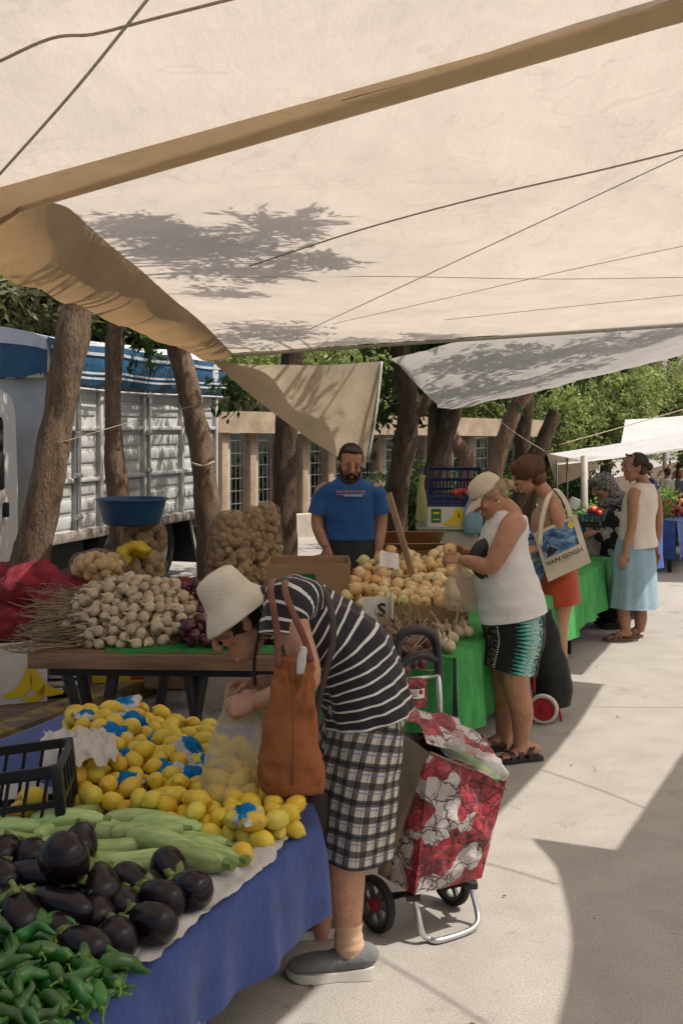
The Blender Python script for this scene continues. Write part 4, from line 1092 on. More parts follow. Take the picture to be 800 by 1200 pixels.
# ------------------------------------------------------------------ boxes, crates
def carton(label, c, w_, d_, h, rz=0.0, flaps=(), group=None, m='card', cat='box', name='cardboard_box', tk_=.006, tilt=0.0):
    """open carton with its base centre at c; flaps: (side 0..3, angle)"""
    t = thing(name, label, cat, (0, 0, 0), group); mb = MB()
    mb.box((0, 0, tk_/2), (w_, d_, tk_))
    mb.box((0, -d_/2+tk_/2, h/2), (w_, tk_, h-.002)); mb.box((0, d_/2-tk_/2, h/2), (w_, tk_, h-.002))
    mb.box((-w_/2+tk_/2, 0, h/2), (tk_, d_-2*tk_-.001, h-.002)); mb.box((w_/2-tk_/2, 0, h/2), (tk_, d_-2*tk_-.001, h-.002))
    mb.wrinkle(.004, 9, seed=c[0])
    obj('walls', mb, MT[m], t, False, True)
    for s_, a, L in flaps:
        mb = MB(); W = w_ if s_ < 2 else d_
        mb.box((0, -L/2, 0), (W-.01, L, tk_*.8)); Rm = Matrix.Rotation(a, 4, 'X')
        base = {0: (0, -d_/2, 0), 1: (0, d_/2, PI), 2: (-w_/2, 0, -PI/2), 3: (w_/2, 0, PI/2)}[s_]
        M4 = Matrix.Translation((base[0], base[1], h)) @ Matrix.Rotation(base[2], 4, 'Z') @ Rm
        mb.xf(M4); obj('flap', mb, MT[m], t, False, True)
    t.location = c; t.rotation_euler = (0, tilt, rz)
    return t

def crate_mb(w_, d_, h, bars=7, rows=4, th=.012, diag=False):
    m = MB()
    for sx in (-1, 1):
        for sy in (-1, 1): m.box((sx*(w_/2-.012), sy*(d_/2-.012), h/2), (.03, .03, h), None, 0, .004)
    for z in (.012, h*.42, h-.014):
        hh = .028 if z > h*.9 else .018
        for sy in (-1, 1): m.box((0, sy*(d_/2-.006), z), (w_-.02, th, hh))
        for sx in (-1, 1): m.box((sx*(w_/2-.006), 0, z), (th, d_-.02, hh))
    nb = bars
    for k in range(1, nb):
        x = -w_/2+w_*k/nb
        for sy in (-1, 1):
            if diag: m.bar(V((x-.02, sy*(d_/2-.006), .01)), V((x+.02, sy*(d_/2-.006), h-.02)), .006, .01)
            else: m.box((x, sy*(d_/2-.006), h/2), (.012, th*.8, h-.02))
    for k in range(1, max(2, int(nb*d_/w_))):
        y = -d_/2+d_*k/max(2, int(nb*d_/w_))
        for sx in (-1, 1): m.box((sx*(w_/2-.006), y, h/2), (th*.8, .012, h-.02))
    for k in range(nb+3): m.box((-w_/2+.02+(w_-.04)*k/(nb+2), 0, .006), (.012, d_-.03, .008))
    for k in range(4): m.box((0, -d_/2+.03+(d_-.06)*k/3, .004), (w_-.03, .012, .008))
    return m
def crate(label, c, w_, d_, h, m, rz=0, group=None, diag=False, tilt=(0, 0)):
    o = obj('crate', crate_mb(w_, d_, h, 8, 4, .012, diag), m, None, 'auto'); o.location = c; o.rotation_euler = (tilt[0], tilt[1], rz)
    return tag(o, label, 'crate', group)
MT['crate_black'] = MT['black_plastic']
MT['crate_blue'] = simple('dark_blue_plastic', (.012, .03, .1), .45, .2, 10, .1, 60)
MT['crate_teal'] = simple('blue_grey_plastic', (.02, .065, .1), .45, .2, 10, .1, 60)
crate('black plastic crate at the left edge, standing on the lemons', (-1.03, 3.33, FT+.03), .44, .3, .19, MT['crate_black'], .12, None, True, (0, -.1))

# flat prints for banana boxes: yellow bananas, green label
def banana_print(parent, M4, s_=1.0, flip=1):
    m = MB()
    def ban(cx, cz, ang, L, wd):
        up = []; lo = []
        for i in range(11):
            q = i/10; x = (q-.5)*L; bend = -.28*L*(1-(2*q-1)**2); wv = wd*(math.sin(PI*min(1, q*.93+.05))**.55)
            up.append((x, bend+wv)); lo.append((x, bend-wv))
        P = up+lo[::-1]; ca, sa = math.cos(ang), math.sin(ang)
        return [V(((cx+x*ca-z*sa)*flip, 0, cz+x*sa+z*ca)) for x, z in P]
    for b in ((.07, .12, .9, .2, .034), (.24, .12, -.75, .22, .036), (.16, .06, .5, .14, .022)):
        P = ban(b[0]*s_, b[1]*s_, b[2], b[3]*s_, b[4]*s_); m.add(P, [tuple(range(len(P)))])
    m.xf(M4); obj('banana_print', m, MT['yellow'], parent, False, True)
    m = MB(); m.box((-.06*s_*flip, -.0006, .12*s_), (.09*s_, .0015, .13*s_), None, 0, 0); m.xf(M4); obj('green_label', m, MT['green_ink'], parent, False, True)
    m = MB(); m.box((-.06*s_*flip, -.002, .145*s_), (.06*s_, .0015, .018*s_)); m.box((-.06*s_*flip, -.002, .085*s_), (.06*s_, .0015, .012*s_)); m.xf(M4); obj('label_stripe', m, MT['yellow'], parent, False, True)
bb = carton('open white banana box with yellow banana prints at the left edge on the pavement', (-2.13, 7.0, .115), .5, .42, .3, .35, (), None, 'white_card')
for nm_, M4 in (('near', Matrix.Translation((-.02, -.214, 0))), ('right', Matrix.Translation((.254, 0, 0)) @ Matrix.Rotation(PI/2, 4, 'Z'))):
    banana_print(bb, M4, 1.15)
yb = carton('flattened yellow printed box lying under the plank table', (-1.42, 7.55, .118), .5, .34, .06, .1, (), None, 'yellow')
m = MB(); m.box((.05, -.172, .03), (.1, .003, .025)); obj('red_label', m, MT['red_ink'], yb, False, True)
cb2 = carton('brown cardboard box in shade under the plank table', (-1.75, 7.75, .115), .6, .35, .22, .15)

# weighing scale on the pavement
MT['cream_plastic'] = simple('cream_plastic', (.36, .32, .26), .5, .15, 8, dirt=.3)
s = thing('weighing_scale', 'grey weighing scale with a steel plate on the pavement', 'scale', (0, 0, 0))
m = MB(); m.box((0, 0, .05), (.33, .34, .08), None, 0, .012, .94); obj('body', m, MT['cream_plastic'], s, 'auto', True)
m = MB(); m.box((0, .02, .115), (.34, .29, .012), None, 0, .004); m.box((0, .02, .1), (.14, .14, .025)); obj('plate', m, MT['steel'], s, 'auto', True)
m = MB(); m.box((0, -.178, .045), (.3, .012, .055), Matrix.Rotation(-.25, 3, 'X'), 0, .004); kp = obj('keypad', m, MT['black_plastic'], s, 'auto', True)
m = MB()
for i in range(5):
    for j in range(3): m.box((-.06+i*.027, -.188+.003*j, .03+.014*j), (.02, .008, .009), Matrix.Rotation(-.25, 3, 'X'))
for i in range(3): m.box((.09+i*.02, -.186, .045), (.013, .008, .02), Matrix.Rotation(-.25, 3, 'X'))
obj('keys', m, MT['white_ink'], kp, False, True)
s.location = (-1.83, 7.15, .115); s.rotation_euler = (0, 0, .12)

# onion boxes on the stall
carton('front cardboard box full of pale onions', (.34, 6.72, OT), .75, .74, .135, .03)
m = MB(); m.lathe([(.026, 0), (.026, .001), (.032, .001), (.032, 0)], 20, (.33, 6.3425, OT+.07), Matrix.Rotation(PI/2, 3, 'X'))
pb = [o for o in sc.objects if o.get('label', '').startswith('front cardboard')][0]
obj('round_stamp', m, MT['black_ink'], pb, False).matrix_parent_inverse = pb.matrix_basis.inverted()
carton('rear cardboard box of onions behind the wooden stick', (.47, 7.56, OT), .78, .74, .19, .03)
carton('left cardboard box of onions next to the man', (-.27, 7.25, OT), .4, .5, .15, .05)
carton('open box with flaps standing behind the rear onions', (.5, 8.35, OT), .6, .5, .26, .1, ((0, -.5, .12), (1, -2.6, .2)))
crs = crate('low grey crate under the box with the green emblem', (-.2, 6.85, .0), .56, .4, .32, MT['crate_teal'], .1)
crs2 = crate('second grey crate under the box with the green emblem', (-.2, 6.85, .325), .56, .4, .32, MT['crate_teal'], .1)
gb = carton('brown box with a green palm emblem in front of the man', (-.2, 6.8, .65), .5, .4, .355, .02, ((1, 1.2, .1),))
m = MB(); m.box((-.02, -.2025, .22), (.12, .003, .15), None, 0, 0); em = obj('green_emblem', m, MT['green_ink'], gb, False, True)
m = MB()
for k in range(5):
    a = -.9+k*.45; m.bar((-.02, -.2055, .22), (-.02+.04*math.sin(a), -.2055, .22+.05*math.cos(a)), .006, .002)
m.bar((-.02, -.2055, .165), (-.02, -.2055, .225), .008, .002); obj('palm_print', m, MT['card'], em, False, True)
# sign with the letter S, propped before the onions
sg = thing('price_board', 'white cardboard sign with black letter S in front of the onions', 'sign', tuple(at(440, 726, 6.05)))
m = MB(); Rg = Matrix.Rotation(-.2, 3, 'X') @ Matrix.Rotation(.0, 3, 'Z'); m.box(at(441, 714, 6.12), (.15, .012, .135), Rg, 0, .002); m.box(at(459, 710, 6.1), (.012, .1, .15), Rg, 0, .003); obj('board', m, MT['white_card'], sg, 'auto')
Mx = Matrix.Translation(at(447, 722, 6.1)) @ Matrix.Rotation(PI/2-.2, 4, 'X'); text_obj('letter', 'S', .1, Mx, MT['black_ink'], sg, .003)
m = MB(); m.bar(at(455, 578, 7.15), at(484, 676, 6.98), .014, .05, 0, .003); tag(obj('wooden_stick', m, MT['pale_wood'], None, 'auto'), 'flat wooden stick standing in the onions', 'stick')
m = MB(); m.grid(lambda a, b: at(445+22*a, 645+18*b+4*a, 7.25-.06*b)+V((0, .01*math.sin(a*7), 0)), 8, 8); tag(obj('paper_sheet', m, MT['white_ink']), 'small white paper leaning beside the wooden stick', 'paper')

# crates of fruit behind the stall (photo x 495..560)
t0_ = thing('support_bin', 'brown grey plastic tub under the banana box behind the onions', 'tub', (at(524, 640, 9.6).x, 9.75, 0))
m = MB(); Rz = Matrix.Rotation(-.05, 3, 'Z'); m.box(at(524, 500, 9.75)-V((0, 0, 1.82-.47)), (.46, .4, .93), Rz, 0, .03, 1.08); obj('body', m, MT['cream_plastic'], t0_, 'auto')
m = MB(); m.box(at(524, 500, 9.75)-V((0, 0, 1.82-.945)), (.55, .48, .025), Rz, 0, .008); obj('rim', m, MT['cream_plastic'], t0_, 'auto')
bz = .96
b2 = carton('white banana box with two yellow bananas stacked behind the woman in the cap', (at(529, 600, 9.65).x, 9.7, bz), .44, .34, .17, .0, (), None, 'white_card')
banana_print(b2, Matrix.Translation((-.09, -.174, -.015)), .92)
crate('blue crate of red tomatoes on top of the banana box', (at(527, 590, 9.7).x, 9.72, bz+.175), .46, .36, .1, MT['crate_blue'])
crate('dark blue crate standing upright behind the tomatoes', (at(533, 570, 10.1).x, 10.15, bz+.1), .5, .3, .36, MT['crate_blue'], 0, None, False, (.3, 0))
crate('teal crate with one orange left of the tub', (at(494, 625, 9.6).x, 9.55, .66), .3, .3, .13, MT['crate_teal'])
crate('lower teal crate left of the tub', (at(494, 650, 9.6).x, 9.55, .36), .34, .32, .29, MT['crate_teal'])
crate('bottom teal crate left of the tub', (at(494, 650, 9.6).x, 9.55, .02), .36, .34, .33, MT['crate_teal'])
MT['bag_blue'] = film_mat('pale_blue_film', (.35, .55, .72), .8)
MT['bag_yell'] = film_mat('pale_yellow_film', (.55, .52, .22), .8)
def baggy(label, c, w_, d_, h, m, seed, name='plastic_bag', nm=10, top=.35):
    mb = MB(); c = V(c)
    mb.loft([c+V((0, 0, h*k)) for k in (0, .05, .3, .6, .85, 1)], [(w_*.3, d_*.3), (w_*.45, d_*.45), (w_*.5, d_*.5), (w_*.42, d_*.42), (w_*top*.6, d_*top*.6), (w_*top, d_*top*.5)], (1, 0, 0), 28, 5, True,
            flare=lambda q, a: 1+.09*math.sin(a*nm+seed)*(q**1.5)+.05*math.sin(a*3+seed*2))
    mb.wrinkle(.014, 14, (1, 1, .5), False, seed)
    return tag(obj(name, mb, m), label, 'bag')
baggy('pale blue plastic bag hanging beside the banana box', at(553, 626, 9.5), .17, .1, .36, MT['bag_blue'], 1)
baggy('yellowish plastic bag hanging at the left of the banana box', at(494, 612, 9.5), .09, .1, .4, MT['bag_yell'], 2)
crate('dark crate standing behind the pale blue bag', (at(560, 600, 9.9).x, 9.95, .5), .3, .3, .62, MT['crate_blue'])

# ------------------------------------------------------------------ fruit and vegetables
def lemon_mat():
    t = NT('lemon_peel'); c = t.coord('Object'); r = t.n('ObjectInfo').outputs['Random']
    base = t.ramp(r, [(.0, (.58, .49, .06)), (.35, (.68, .5, .045)), (.7, (.67, .47, .035)), (.93, (.62, .39, .03)), (1, (.54, .48, .08))])
    base = t.mix(1.0, base, t.ramp(t.noise(c, 16, 5, .65), [(.3, (.8, .78, .7)), (.7, (1.08, 1.06, 1.0))]), 'MULTIPLY')
    z = t.math('ABSOLUTE', t.sep(c)[2]); tip = t.ramp(t.math('MULTIPLY', z, 18.0), [(.72, (0, 0, 0)), (1.0, (.5, .5, .5))])
    col = t.mix(tip, base, (.36, .34, .05))
    sp = t.ramp(t.noise(c, 70, 3, .7), [(.68, (0, 0, 0)), (.74, (.55, .55, .55))]); col = t.mix(sp, col, (.28, .15, .03))
    return t.done(t.bsdf(col, .42, t.bump(t.voro(c, 260), .35, .0012), spec=.4, sss=.05))
MT['lemon'] = lemon_mat()
def aub_mat():
    t = NT('aubergine_skin'); c = t.coord('Object', (1, 1, .6)); r = t.n('ObjectInfo').outputs['Random']
    col = t.ramp(t.noise(c, 9, 5, .7), [(.3, (.004, .0025, .004)), (.7, (.012, .005, .009))])
    z = t.sep(t.coord('Object'))[2]; neck = t.ramp(t.math('MULTIPLY_ADD', z, 7.0, t.math('MULTIPLY', t.noise(c, 14, 4, .6), .4)), [(.7, (0, 0, 0)), (1.0, (.5, .5, .5))]); col = t.mix(neck, col, (.03, .01, .018))
    sc_ = t.ramp(t.noise(t.coord('Object', (2.5, 2.5, .5)), 22, 5, .75), [(.72, (0, 0, 0)), (.78, (.35, .35, .35))]); col = t.mix(sc_, col, (.08, .05, .035))
    rough = t.math('MULTIPLY_ADD', t.noise(c, 18, 5, .7), .22, t.math('MULTIPLY_ADD', r, .1, .1))
    return t.done(t.bsdf(col, rough, t.bump(t.noise(c, 26, 4, .6), .06, .004), spec=.3))
MT['aub'] = aub_mat()
MT['aub_cap'] = simple('aubergine_calyx', (.16, .2, .05), .7, .4, 30, .4, 60)
MT['courg'] = simple('courgette_skin', (.27, .39, .11), .42, .3, 20, .25, 60, rnd=.35, col2=(.44, .54, .22), dirt=.12, scale=(2.5, 2.5, .5))
MT['courg_end'] = simple('courgette_stem', (.13, .2, .05), .6, .3, 20)
MT['pepper'] = simple('green_pepper_skin', (.03, .11, .013), .34, .5, 9, .15, 30, rnd=.7, coat=.12, spec=.45)
MT['pep_stem'] = simple('pepper_stem', (.1, .2, .03), .5, .3, 20)
def onion_mat():
    t = NT('onion_skin'); c = t.coord('Object', (3, 3, .4)); r = t.n('ObjectInfo').outputs['Random']
    base = t.ramp(r, [(.0, (.66, .61, .3)), (.25, (.77, .65, .36)), (.5, (.75, .55, .26)), (.75, (.68, .41, .16)), (1, (.76, .64, .4))])
    k = t.ramp(t.noise(c, 7, 5, .7), [(.3, (.72, .66, .6)), (.7, (1.1, 1.08, 1.05))])
    col = t.mix(1.0, base, k, 'MULTIPLY')
    pt = t.ramp(t.noise(t.coord('Object'), 16, 3, .6), [(.6, (0, 0, 0)), (.68, (.5, .5, .5))]); col = t.mix(pt, col, (.42, .2, .07))
    return t.done(t.bsdf(col, .38, t.bump(t.noise(c, 30, 3, .6), .25, .004), spec=.4, sss=.04))
MT['onion'] = onion_mat()
MT['red_onion'] = simple('red_onion_skin', (.085, .018, .03), .35, .5, 6, .2, 40, rnd=.5, scale=(3, 3, .5))
MT['garlic'] = simple('garlic_skin', (.52, .38, .22), .65, .25, 14, .5, 50, rnd=.35, col2=(.7, .59, .42), scale=(3, 3, .6), dirt=.3)
MT['root'] = simple('dry_root', (.3, .2, .11), .9, .4, 40)
MT['straw'] = simple('dry_straw', (.3, .215, .12), .8, .45, 8, .3, 40, scale=(1, 1, 1))
MT['potato'] = simple('potato_skin', (.46, .31, .16), .75, .35, 9, .3, 60, dirt=.3)
MT['tomato'] = simple('tomato_skin', (.4, .03, .02), .3, .2, 6, rnd=.3, coat=.3)
MT['orange'] = simple('orange_peel', (.6, .25, .02), .45, .15, 10, .3, 120, rnd=.3)

def lemon_mb(seed, L=1.0, k=1.0):
    m = MB(); pr = [(0.004, -.054), (.007, -.052), (.010, -.047), (.02, -.042), (.03, -.032), (.0365, -.016), (.038, 0), (.0365, .016), (.031, .03), (.021, .041), (.011, .048), (.008, .0535), (.003, .056)]
    m.lathe([(r*k, z*L) for r, z in pr], 20); m.wrinkle(.0022, 28, seed=seed); return m
lem = []
for i in range(5):
    t = obj('lemon', lemon_mb(i*3.1, .86+.05*i, 1.02-.015*i), MT['lemon']); tag(t, 'ripe yellow lemon in the loose heap on the blue cloth', 'lemon', 'lemons heaped on the blue cloth'); lem.append(Proto(t))
LZ = lambda x, y: FT+.005
Lpoly = [tab(x, y, FT+.05) for x, y in ((78, 862), (150, 848), (250, 862), (305, 895), (345, 935), (352, 962), (318, 980), (235, 972), (150, 948), (85, 942), (90, 905))]
Lpoly = [(p.x, p.y) for p in Lpoly]
lc = V((sum(p[0] for p in Lpoly)/len(Lpoly), sum(p[1] for p in Lpoly)/len(Lpoly), 0))
LS = []
res = pack(285, Lpoly, lambda x, y: FT+.005+max(0, .07-.5*abs(y-4.0)**2*.6)*max(0, min(1, (-.42-x)*2.2)), .0285, 16, LS, .1, lambda x, y: FT+.2 if x < -.5 else FT+.115)
for i, (x, y, z, r) in enumerate(res):
    lem[i % 5].put((x, y, z), (random.uniform(.9, 2.2), random.uniform(0, 6.28), random.uniform(0, 6.28)), r/.0375)
p = tab(283, 1001, FT+.045); lem[0].put((p.x, p.y, p.z), (1.3, .2, .6), .85, 'single orange-yellow lemon lying on the tissue beside the courgettes', 'lemons heaped on the blue cloth')
p = tab(20, 915, FT+.09)
for k in range(7):                                                 # lemons in the black crate
    x, y = -1.03+random.uniform(-.15, .15), 3.33+random.uniform(-.09, .09)
    lem[k % 5].put((x, y, FT+.085+(.04 if k > 4 else 0)), rrot(), .8, 'yellow lemon lying in the black plastic crate', 'lemons in the black crate')

# torn blue and white tissue wraps on the lemons
def wrap_mat():
    t = NT('blue_white_tissue'); u = t.sep(t.coord('uvc')); c = t.coord('Object')
    n = t.noise(c, 18, 4, .7)
    f = t.math('ADD', u[0], t.math('MULTIPLY', t.math('SUBTRACT', n, .5), .5))
    col = t.ramp(f, [(.56, (.01, .2, .52)), (.64, (.04, .32, .62)), (.67, (.66, .64, .6))])
    nm = t.bump(t.noise(c, 45, 5, .7, .5), .8, .012)
    return t.done(t.mixsh(.25, t.bsdf(col, .8, nm, spec=.15), t.transl(col)))
MT['wrap'] = wrap_mat()
wr = []
for k in range(5):
    m = MB(); r0 = np.random.default_rng(k+3)
    vs = []; uv = []; NR, NT_ = 12, 36
    for i in range(NR+1):
        for j in range(NT_):
            q = i/NR; a = 2*PI*j/NT_
            edge = 1+.28*noise.noise(V((math.cos(a)*2.2, math.sin(a)*2.2, k*5.)))+.12*noise.noise(V((math.cos(a)*7, math.sin(a)*7, k*3.)))
            rr = q*.082*edge; th = rr/.046
            p = V((math.sin(min(th, 1.5))*.05*math.cos(a), math.sin(min(th, 1.5))*.05*math.sin(a)*(.75+.1*k % 2), math.cos(min(th, 1.9))*.045))
            if q > .6: p += V((math.cos(a), math.sin(a), 0))*(q-.6)*.06*(1+noise.noise(V((a*2, k, 0))))+V((0, 0, .05*(q-.6)*noise.noise(V((a*3, 0, k)))))
            p += V((noise.noise(p*45+V((k, 0, 0))), noise.noise(p*45+V((0, k, 5))), noise.noise(p*40+V((3, 0, k)))))*.016*(.4+q)
            vs.append(p); uv.append((q*.95+.12*math.sin(a*2+k), 0, 0))
    fs = [(i*NT_+j, i*NT_+(j+1) % NT_, (i+1)*NT_+(j+1) % NT_, (i+1)*NT_+j) for i in range(NR) for j in range(NT_)]
    m.add(vs, fs, 0, uv)
    t = obj('tissue_wrap', m, MT['wrap']); tag(t, 'torn blue and white tissue wrap on the lemon heap', 'fruit wrap', 'tissue wraps on the lemons'); wr.append(Proto(t))
def ztop(x, y): 
    return max([FT+.03]+[c+math.sqrt(max(0, (q*1.1)**2-(x-a)**2-(y-b)**2)) for a, b, c, q in LS if (x-a)**2+(y-b)**2 < (q*1.1)**2])
for i, (px, py, s_) in enumerate([(142, 830, 1.3), (152, 846, 1.25), (133, 860, 1.1), (118, 845, .8), (176, 872, 1.2), (187, 905, 1.25), (146, 917, 1.1), (213, 928, .95), (240, 893, .9), (225, 905, .8), (288, 951, .9), (145, 885, .8), (85, 917, .9), (238, 868, .6), (205, 885, .9), (342, 942, .7), (165, 905, .8), (262, 900, .7), (102, 838, .8), (222, 872, .8)]):
    p = tab(px, py, FT+.12); z = ztop(p.x, p.y) if i > 2 else FT+.14
    p = tab(px, py, z)
    wr[i % 5].put((p.x, p.y, z-.015), (random.uniform(-.2, .75), random.uniform(-.6, .6), random.uniform(0, 6.28)), s_*.95)
# folded white plastic sheet on the lemons
m = MB()
def fW(a, b):
    p = tab(50+86*a+6*noise.noise(V((b*5, 1, a*2))), 856+38*b-8*a*b+7*noise.noise(V((a*6, 3, b*3))), FT+.165)
    return p+V((0, 0, .03*math.sin(PI*a)*math.sin(PI*b)+.025*noise.noise(V((a*7, b*5, 1)))+.014*noise.noise(V((a*17, b*9, 4)))-.06*max(0, b-.85)*6*.3))
m.grid(fW, 40, 24); MT['foam_sheet'] = simple('white_foam_sheet', (.66, .63, .58), .6, .05, 5, .3, 15, transl=.3)
tag(obj('foam_sheet', m, MT['foam_sheet']), 'folded white foam sheet between the black crate and the lemons', 'packing sheet')

# aubergines: (pixel, height of centre, length, radius, yaw, pitch)
aubs = []
for k in range(3):
    t = thing('aubergine', 'x', 'aubergine')
    m = MB(); f_ = (1.0, 1.18, .9)[k]
    pr = [(.0, -.5), (.2, -.495), (.42, -.45), (.62, -.34), (.7, -.2), (.7, -.05), (.64, .1), (.53, .25), (.42, .36), (.32, .44), (.2, .47)]
    m.lathe([(r*.1/f_**.5, z*.2*f_) for r, z in pr], 24); m.wrinkle(.004, 9, seed=k*4.)
    obj('fruit', m, MT['aub'], t, True, True)
    m = MB(); zc = .44*.2*f_
    def cal(q, a): return 1+.3*math.sin(a*5+k)*(1-q)
    m.lathe([(.05/f_**.5, zc-.024), (.042/f_**.5, zc-.004), (.03, zc+.008), (.014, zc+.016), (.011, zc+.022)], 20, wob=cal); cx_ = obj('calyx', m, MT['aub_cap'], t, True, True)
    m = MB(); m.tube([(0, 0, zc+.012), (.003, 0, zc+.03), (.012, .004, zc+.05)], [.012, .009, .01], 8); obj('stem', m, MT['aub_cap'], cx_, True, True)
    aubs.append(Proto(t))
AUB = 'aubergines piled on the tissue sheet'; AL = 'glossy black aubergine in the pile on the white tissue'
def aub(px, py, z, L, R_, yaw, pitch, label=AL, k=0):
    L *= .86; R_ *= .84; z = FT+.012+(z-FT)*.84
    p = tab(px, py, z)
    q = (Matrix.Rotation(yaw, 4, 'Z') @ Matrix.Rotation(PI/2-pitch, 4, 'Y')).to_euler()
    aubs[k].put((p.x, p.y, p.z), q, (R_/.07, R_/.07, L/.2), label, AUB if label == AL else AUB)
aub(79, 1008, .79, .165, .07, 1.1, -.75, 'largest aubergine standing on top of the pile')
for a in [(64, 1060, .70, .21, .052, 2.75, .05, AL, 1), (24, 1076, .69, .16, .066, 2.1, .75), (97, 1110, .66, .17, .058, 2.6, .05), (137, 1097, .655, .14, .055, 1.9, .1), (176, 1080, .66, .16, .056, 2.6, 0, AL, 0),
          (113, 1072, .66, .14, .056, 1.8, .2), (146, 1059, .655, .13, .05, 1.5, .1), (187, 1052, .655, .17, .055, 2.5, 0), (222, 1042, .66, .16, .054, 2.6, -.05, AL, 2), (200, 1018, .66, .16, .056, -1.1, -.1),
          (155, 1035, .66, .15, .056, -.6, -.1), (116, 1040, .69, .17, .066, 1.9, .4), (38, 1003, .67, .17, .056, 1.8, .1, AL, 2), (36, 1028, .69, .2, .056, 2.9, 0, AL, 1), (4, 1000, .68, .16, .06, 1.4, .1), (0, 1030, .69, .18, .062, 2.0, .1),
          (94, 988, .72, .17, .058, 1.6, .3), (65, 1090, .655, .16, .055, 2.4, 0), (-20, 1060, .68, .18, .06, 2.4, 0), (10, 1060, .655, .16, .055, 1.2, 0), (55, 1030, .655, .16, .055, 2.4, 0), (85, 1050, .655, .16, .05, 1.4, 0)]:
    aub(*a)

# courgettes
cou = []
for k in range(3):
    t = thing('courgette', 'x', 'courgette'); m = MB()
    b_ = (.012, -.01, .004)[k]
    m.loft([(b_*math.sin(q*3), .004*math.sin(q*5+k), (q-.5)*.22) for q in (0, .03, .12, .3, .5, .7, .88, .97, 1)], [.008, .02, .03, .0325, .0315, .029, .026, .019, .016], (1, 0, 0), 16, 3)
    m.wrinkle(.0025, 14, seed=k*2.); obj('fruit', m, MT['courg'], t, True, True)
    m = MB(); m.lathe([(.017, .107), (.0145, .114), (.012, .125), (.013, .135)], 6, (b_*math.sin(3), .004*math.sin(5+k), 0)); obj('stem', m, MT['courg_end'], t, 'auto', True)
    cou.append(Proto(t))
def courg(px, py, z, yaw, k, s_=1.0, pitch=0.0, label=None):
    p = tab(px, py, z); q = (Matrix.Rotation(yaw, 4, 'Z') @ Matrix.Rotation(PI/2-pitch, 4, 'Y')).to_euler()
    cou[k % 3].put((p.x, p.y, p.z), q, s_, label or 'pale green courgette in the row on the white tissue', 'courgettes on the tissue sheet')
for i, c in enumerate([(147, 1007, .645, 3.2, 0, 1.1), (189, 990, .65, -.5, 1, 1.1), (222, 1000, .65, -.62, 2, 1.15), (252, 996, .645, -.6, 0, .9), (195, 970, .645, -.2, 1, 1.0), (172, 974, .66, 0.1, 2, .95), (228, 983, .64, -.4, 0, 1.0),
                       (78, 963, .67, .1, 1, .95), (62, 968, .66, 1.2, 2, .7), (28, 986, .65, -.15, 0, 1.1), (8, 972, .66, .1, 1, .9), (122, 994, .645, .3, 2, .9), (92, 950, .65, .9, 0, .7), (160, 962, .64, .1, 1, .9), (-10, 992, .65, .2, 2, 1.0), (100, 975, .64, .2, 1, 1), (55, 990, .64, .3, 0, 1), (135, 978, .64, -.3, 2, .9), (40, 958, .64, .2, 0, .9)]): courg(*c[:5], c[5])

# long green peppers
pep = []
for k in range(5):
    t = thing('green_pepper', 'x', 'pepper'); m = MB(); r0 = random.Random(k)
    cv = r0.uniform(.012, .035)*(1 if k % 2 else -1); L = r0.uniform(.105, .145)
    pts = [(cv*math.sin(q*2.6)+.006*math.sin(q*9+k), .006*math.sin(q*7+k*2), (q-.4)*L) for q in (0, .04, .15, .35, .55, .75, .9, 1)]
    m.loft(pts, [.006, .016, .0215, .02, .0165, .012, .0075, .002], (1, 0, 0), 14, 4, flare=lambda q, a: 1+.1*math.sin(a*3+k+q*3)*(1-q)); m.wrinkle(.003, 30, seed=k*2.)
    obj('fruit', m, MT['pepper'], t, True, True)
    z0 = -.4*L; m = MB(); m.lathe([(.013, z0+.006), (.011, z0-.002), (.005, z0-.008)], 8, (pts[0][0], pts[0][1], 0))
    m.tube([(pts[0][0], pts[0][1], z0), (pts[0][0]+.004, pts[0][1], z0-.02), (pts[0][0]+.014, 0, z0-.036), (pts[0][0]+.022, 0, z0-.04)], [.005, .0038, .0036, .0045], 6)
    obj('stem', m, MT['pep_stem'], t, True, True); pep.append(Proto(t))
Ppoly = [tab(x, y, FT+.05) for x, y in ((-60, 1090), (10, 1082), (60, 1095), (95, 1122), (148, 1135), (120, 1160), (60, 1205), (0, 1250), (-90, 1250))]
Ppoly = [(p.x, p.y) for p in Ppoly]; PS = []
def pfl(x, y): 
    return FT+.012+max(0, .07-.22*max(0, (x+.92)))
for i, (x, y, z, r) in enumerate(pack(185, Ppoly, pfl, .0185, 10, PS, .1, lambda x, y: FT+.26)):
    yaw = random.choice([2.4, -.5, 1.2, .2, 2.9])+random.uniform(-.5, .5); pt = random.uniform(-.45, .3)
    q = (Matrix.Rotation(yaw, 4, 'Z') @ Matrix.Rotation(PI/2+pt, 4, 'Y') @ Matrix.Rotation(random.uniform(0, 6.28), 4, 'Z')).to_euler()
    pep[i % 5].put((x, y, z), q, random.uniform(.65, .9), 'long green pepper in the heap at the front corner', 'green peppers in a heap')

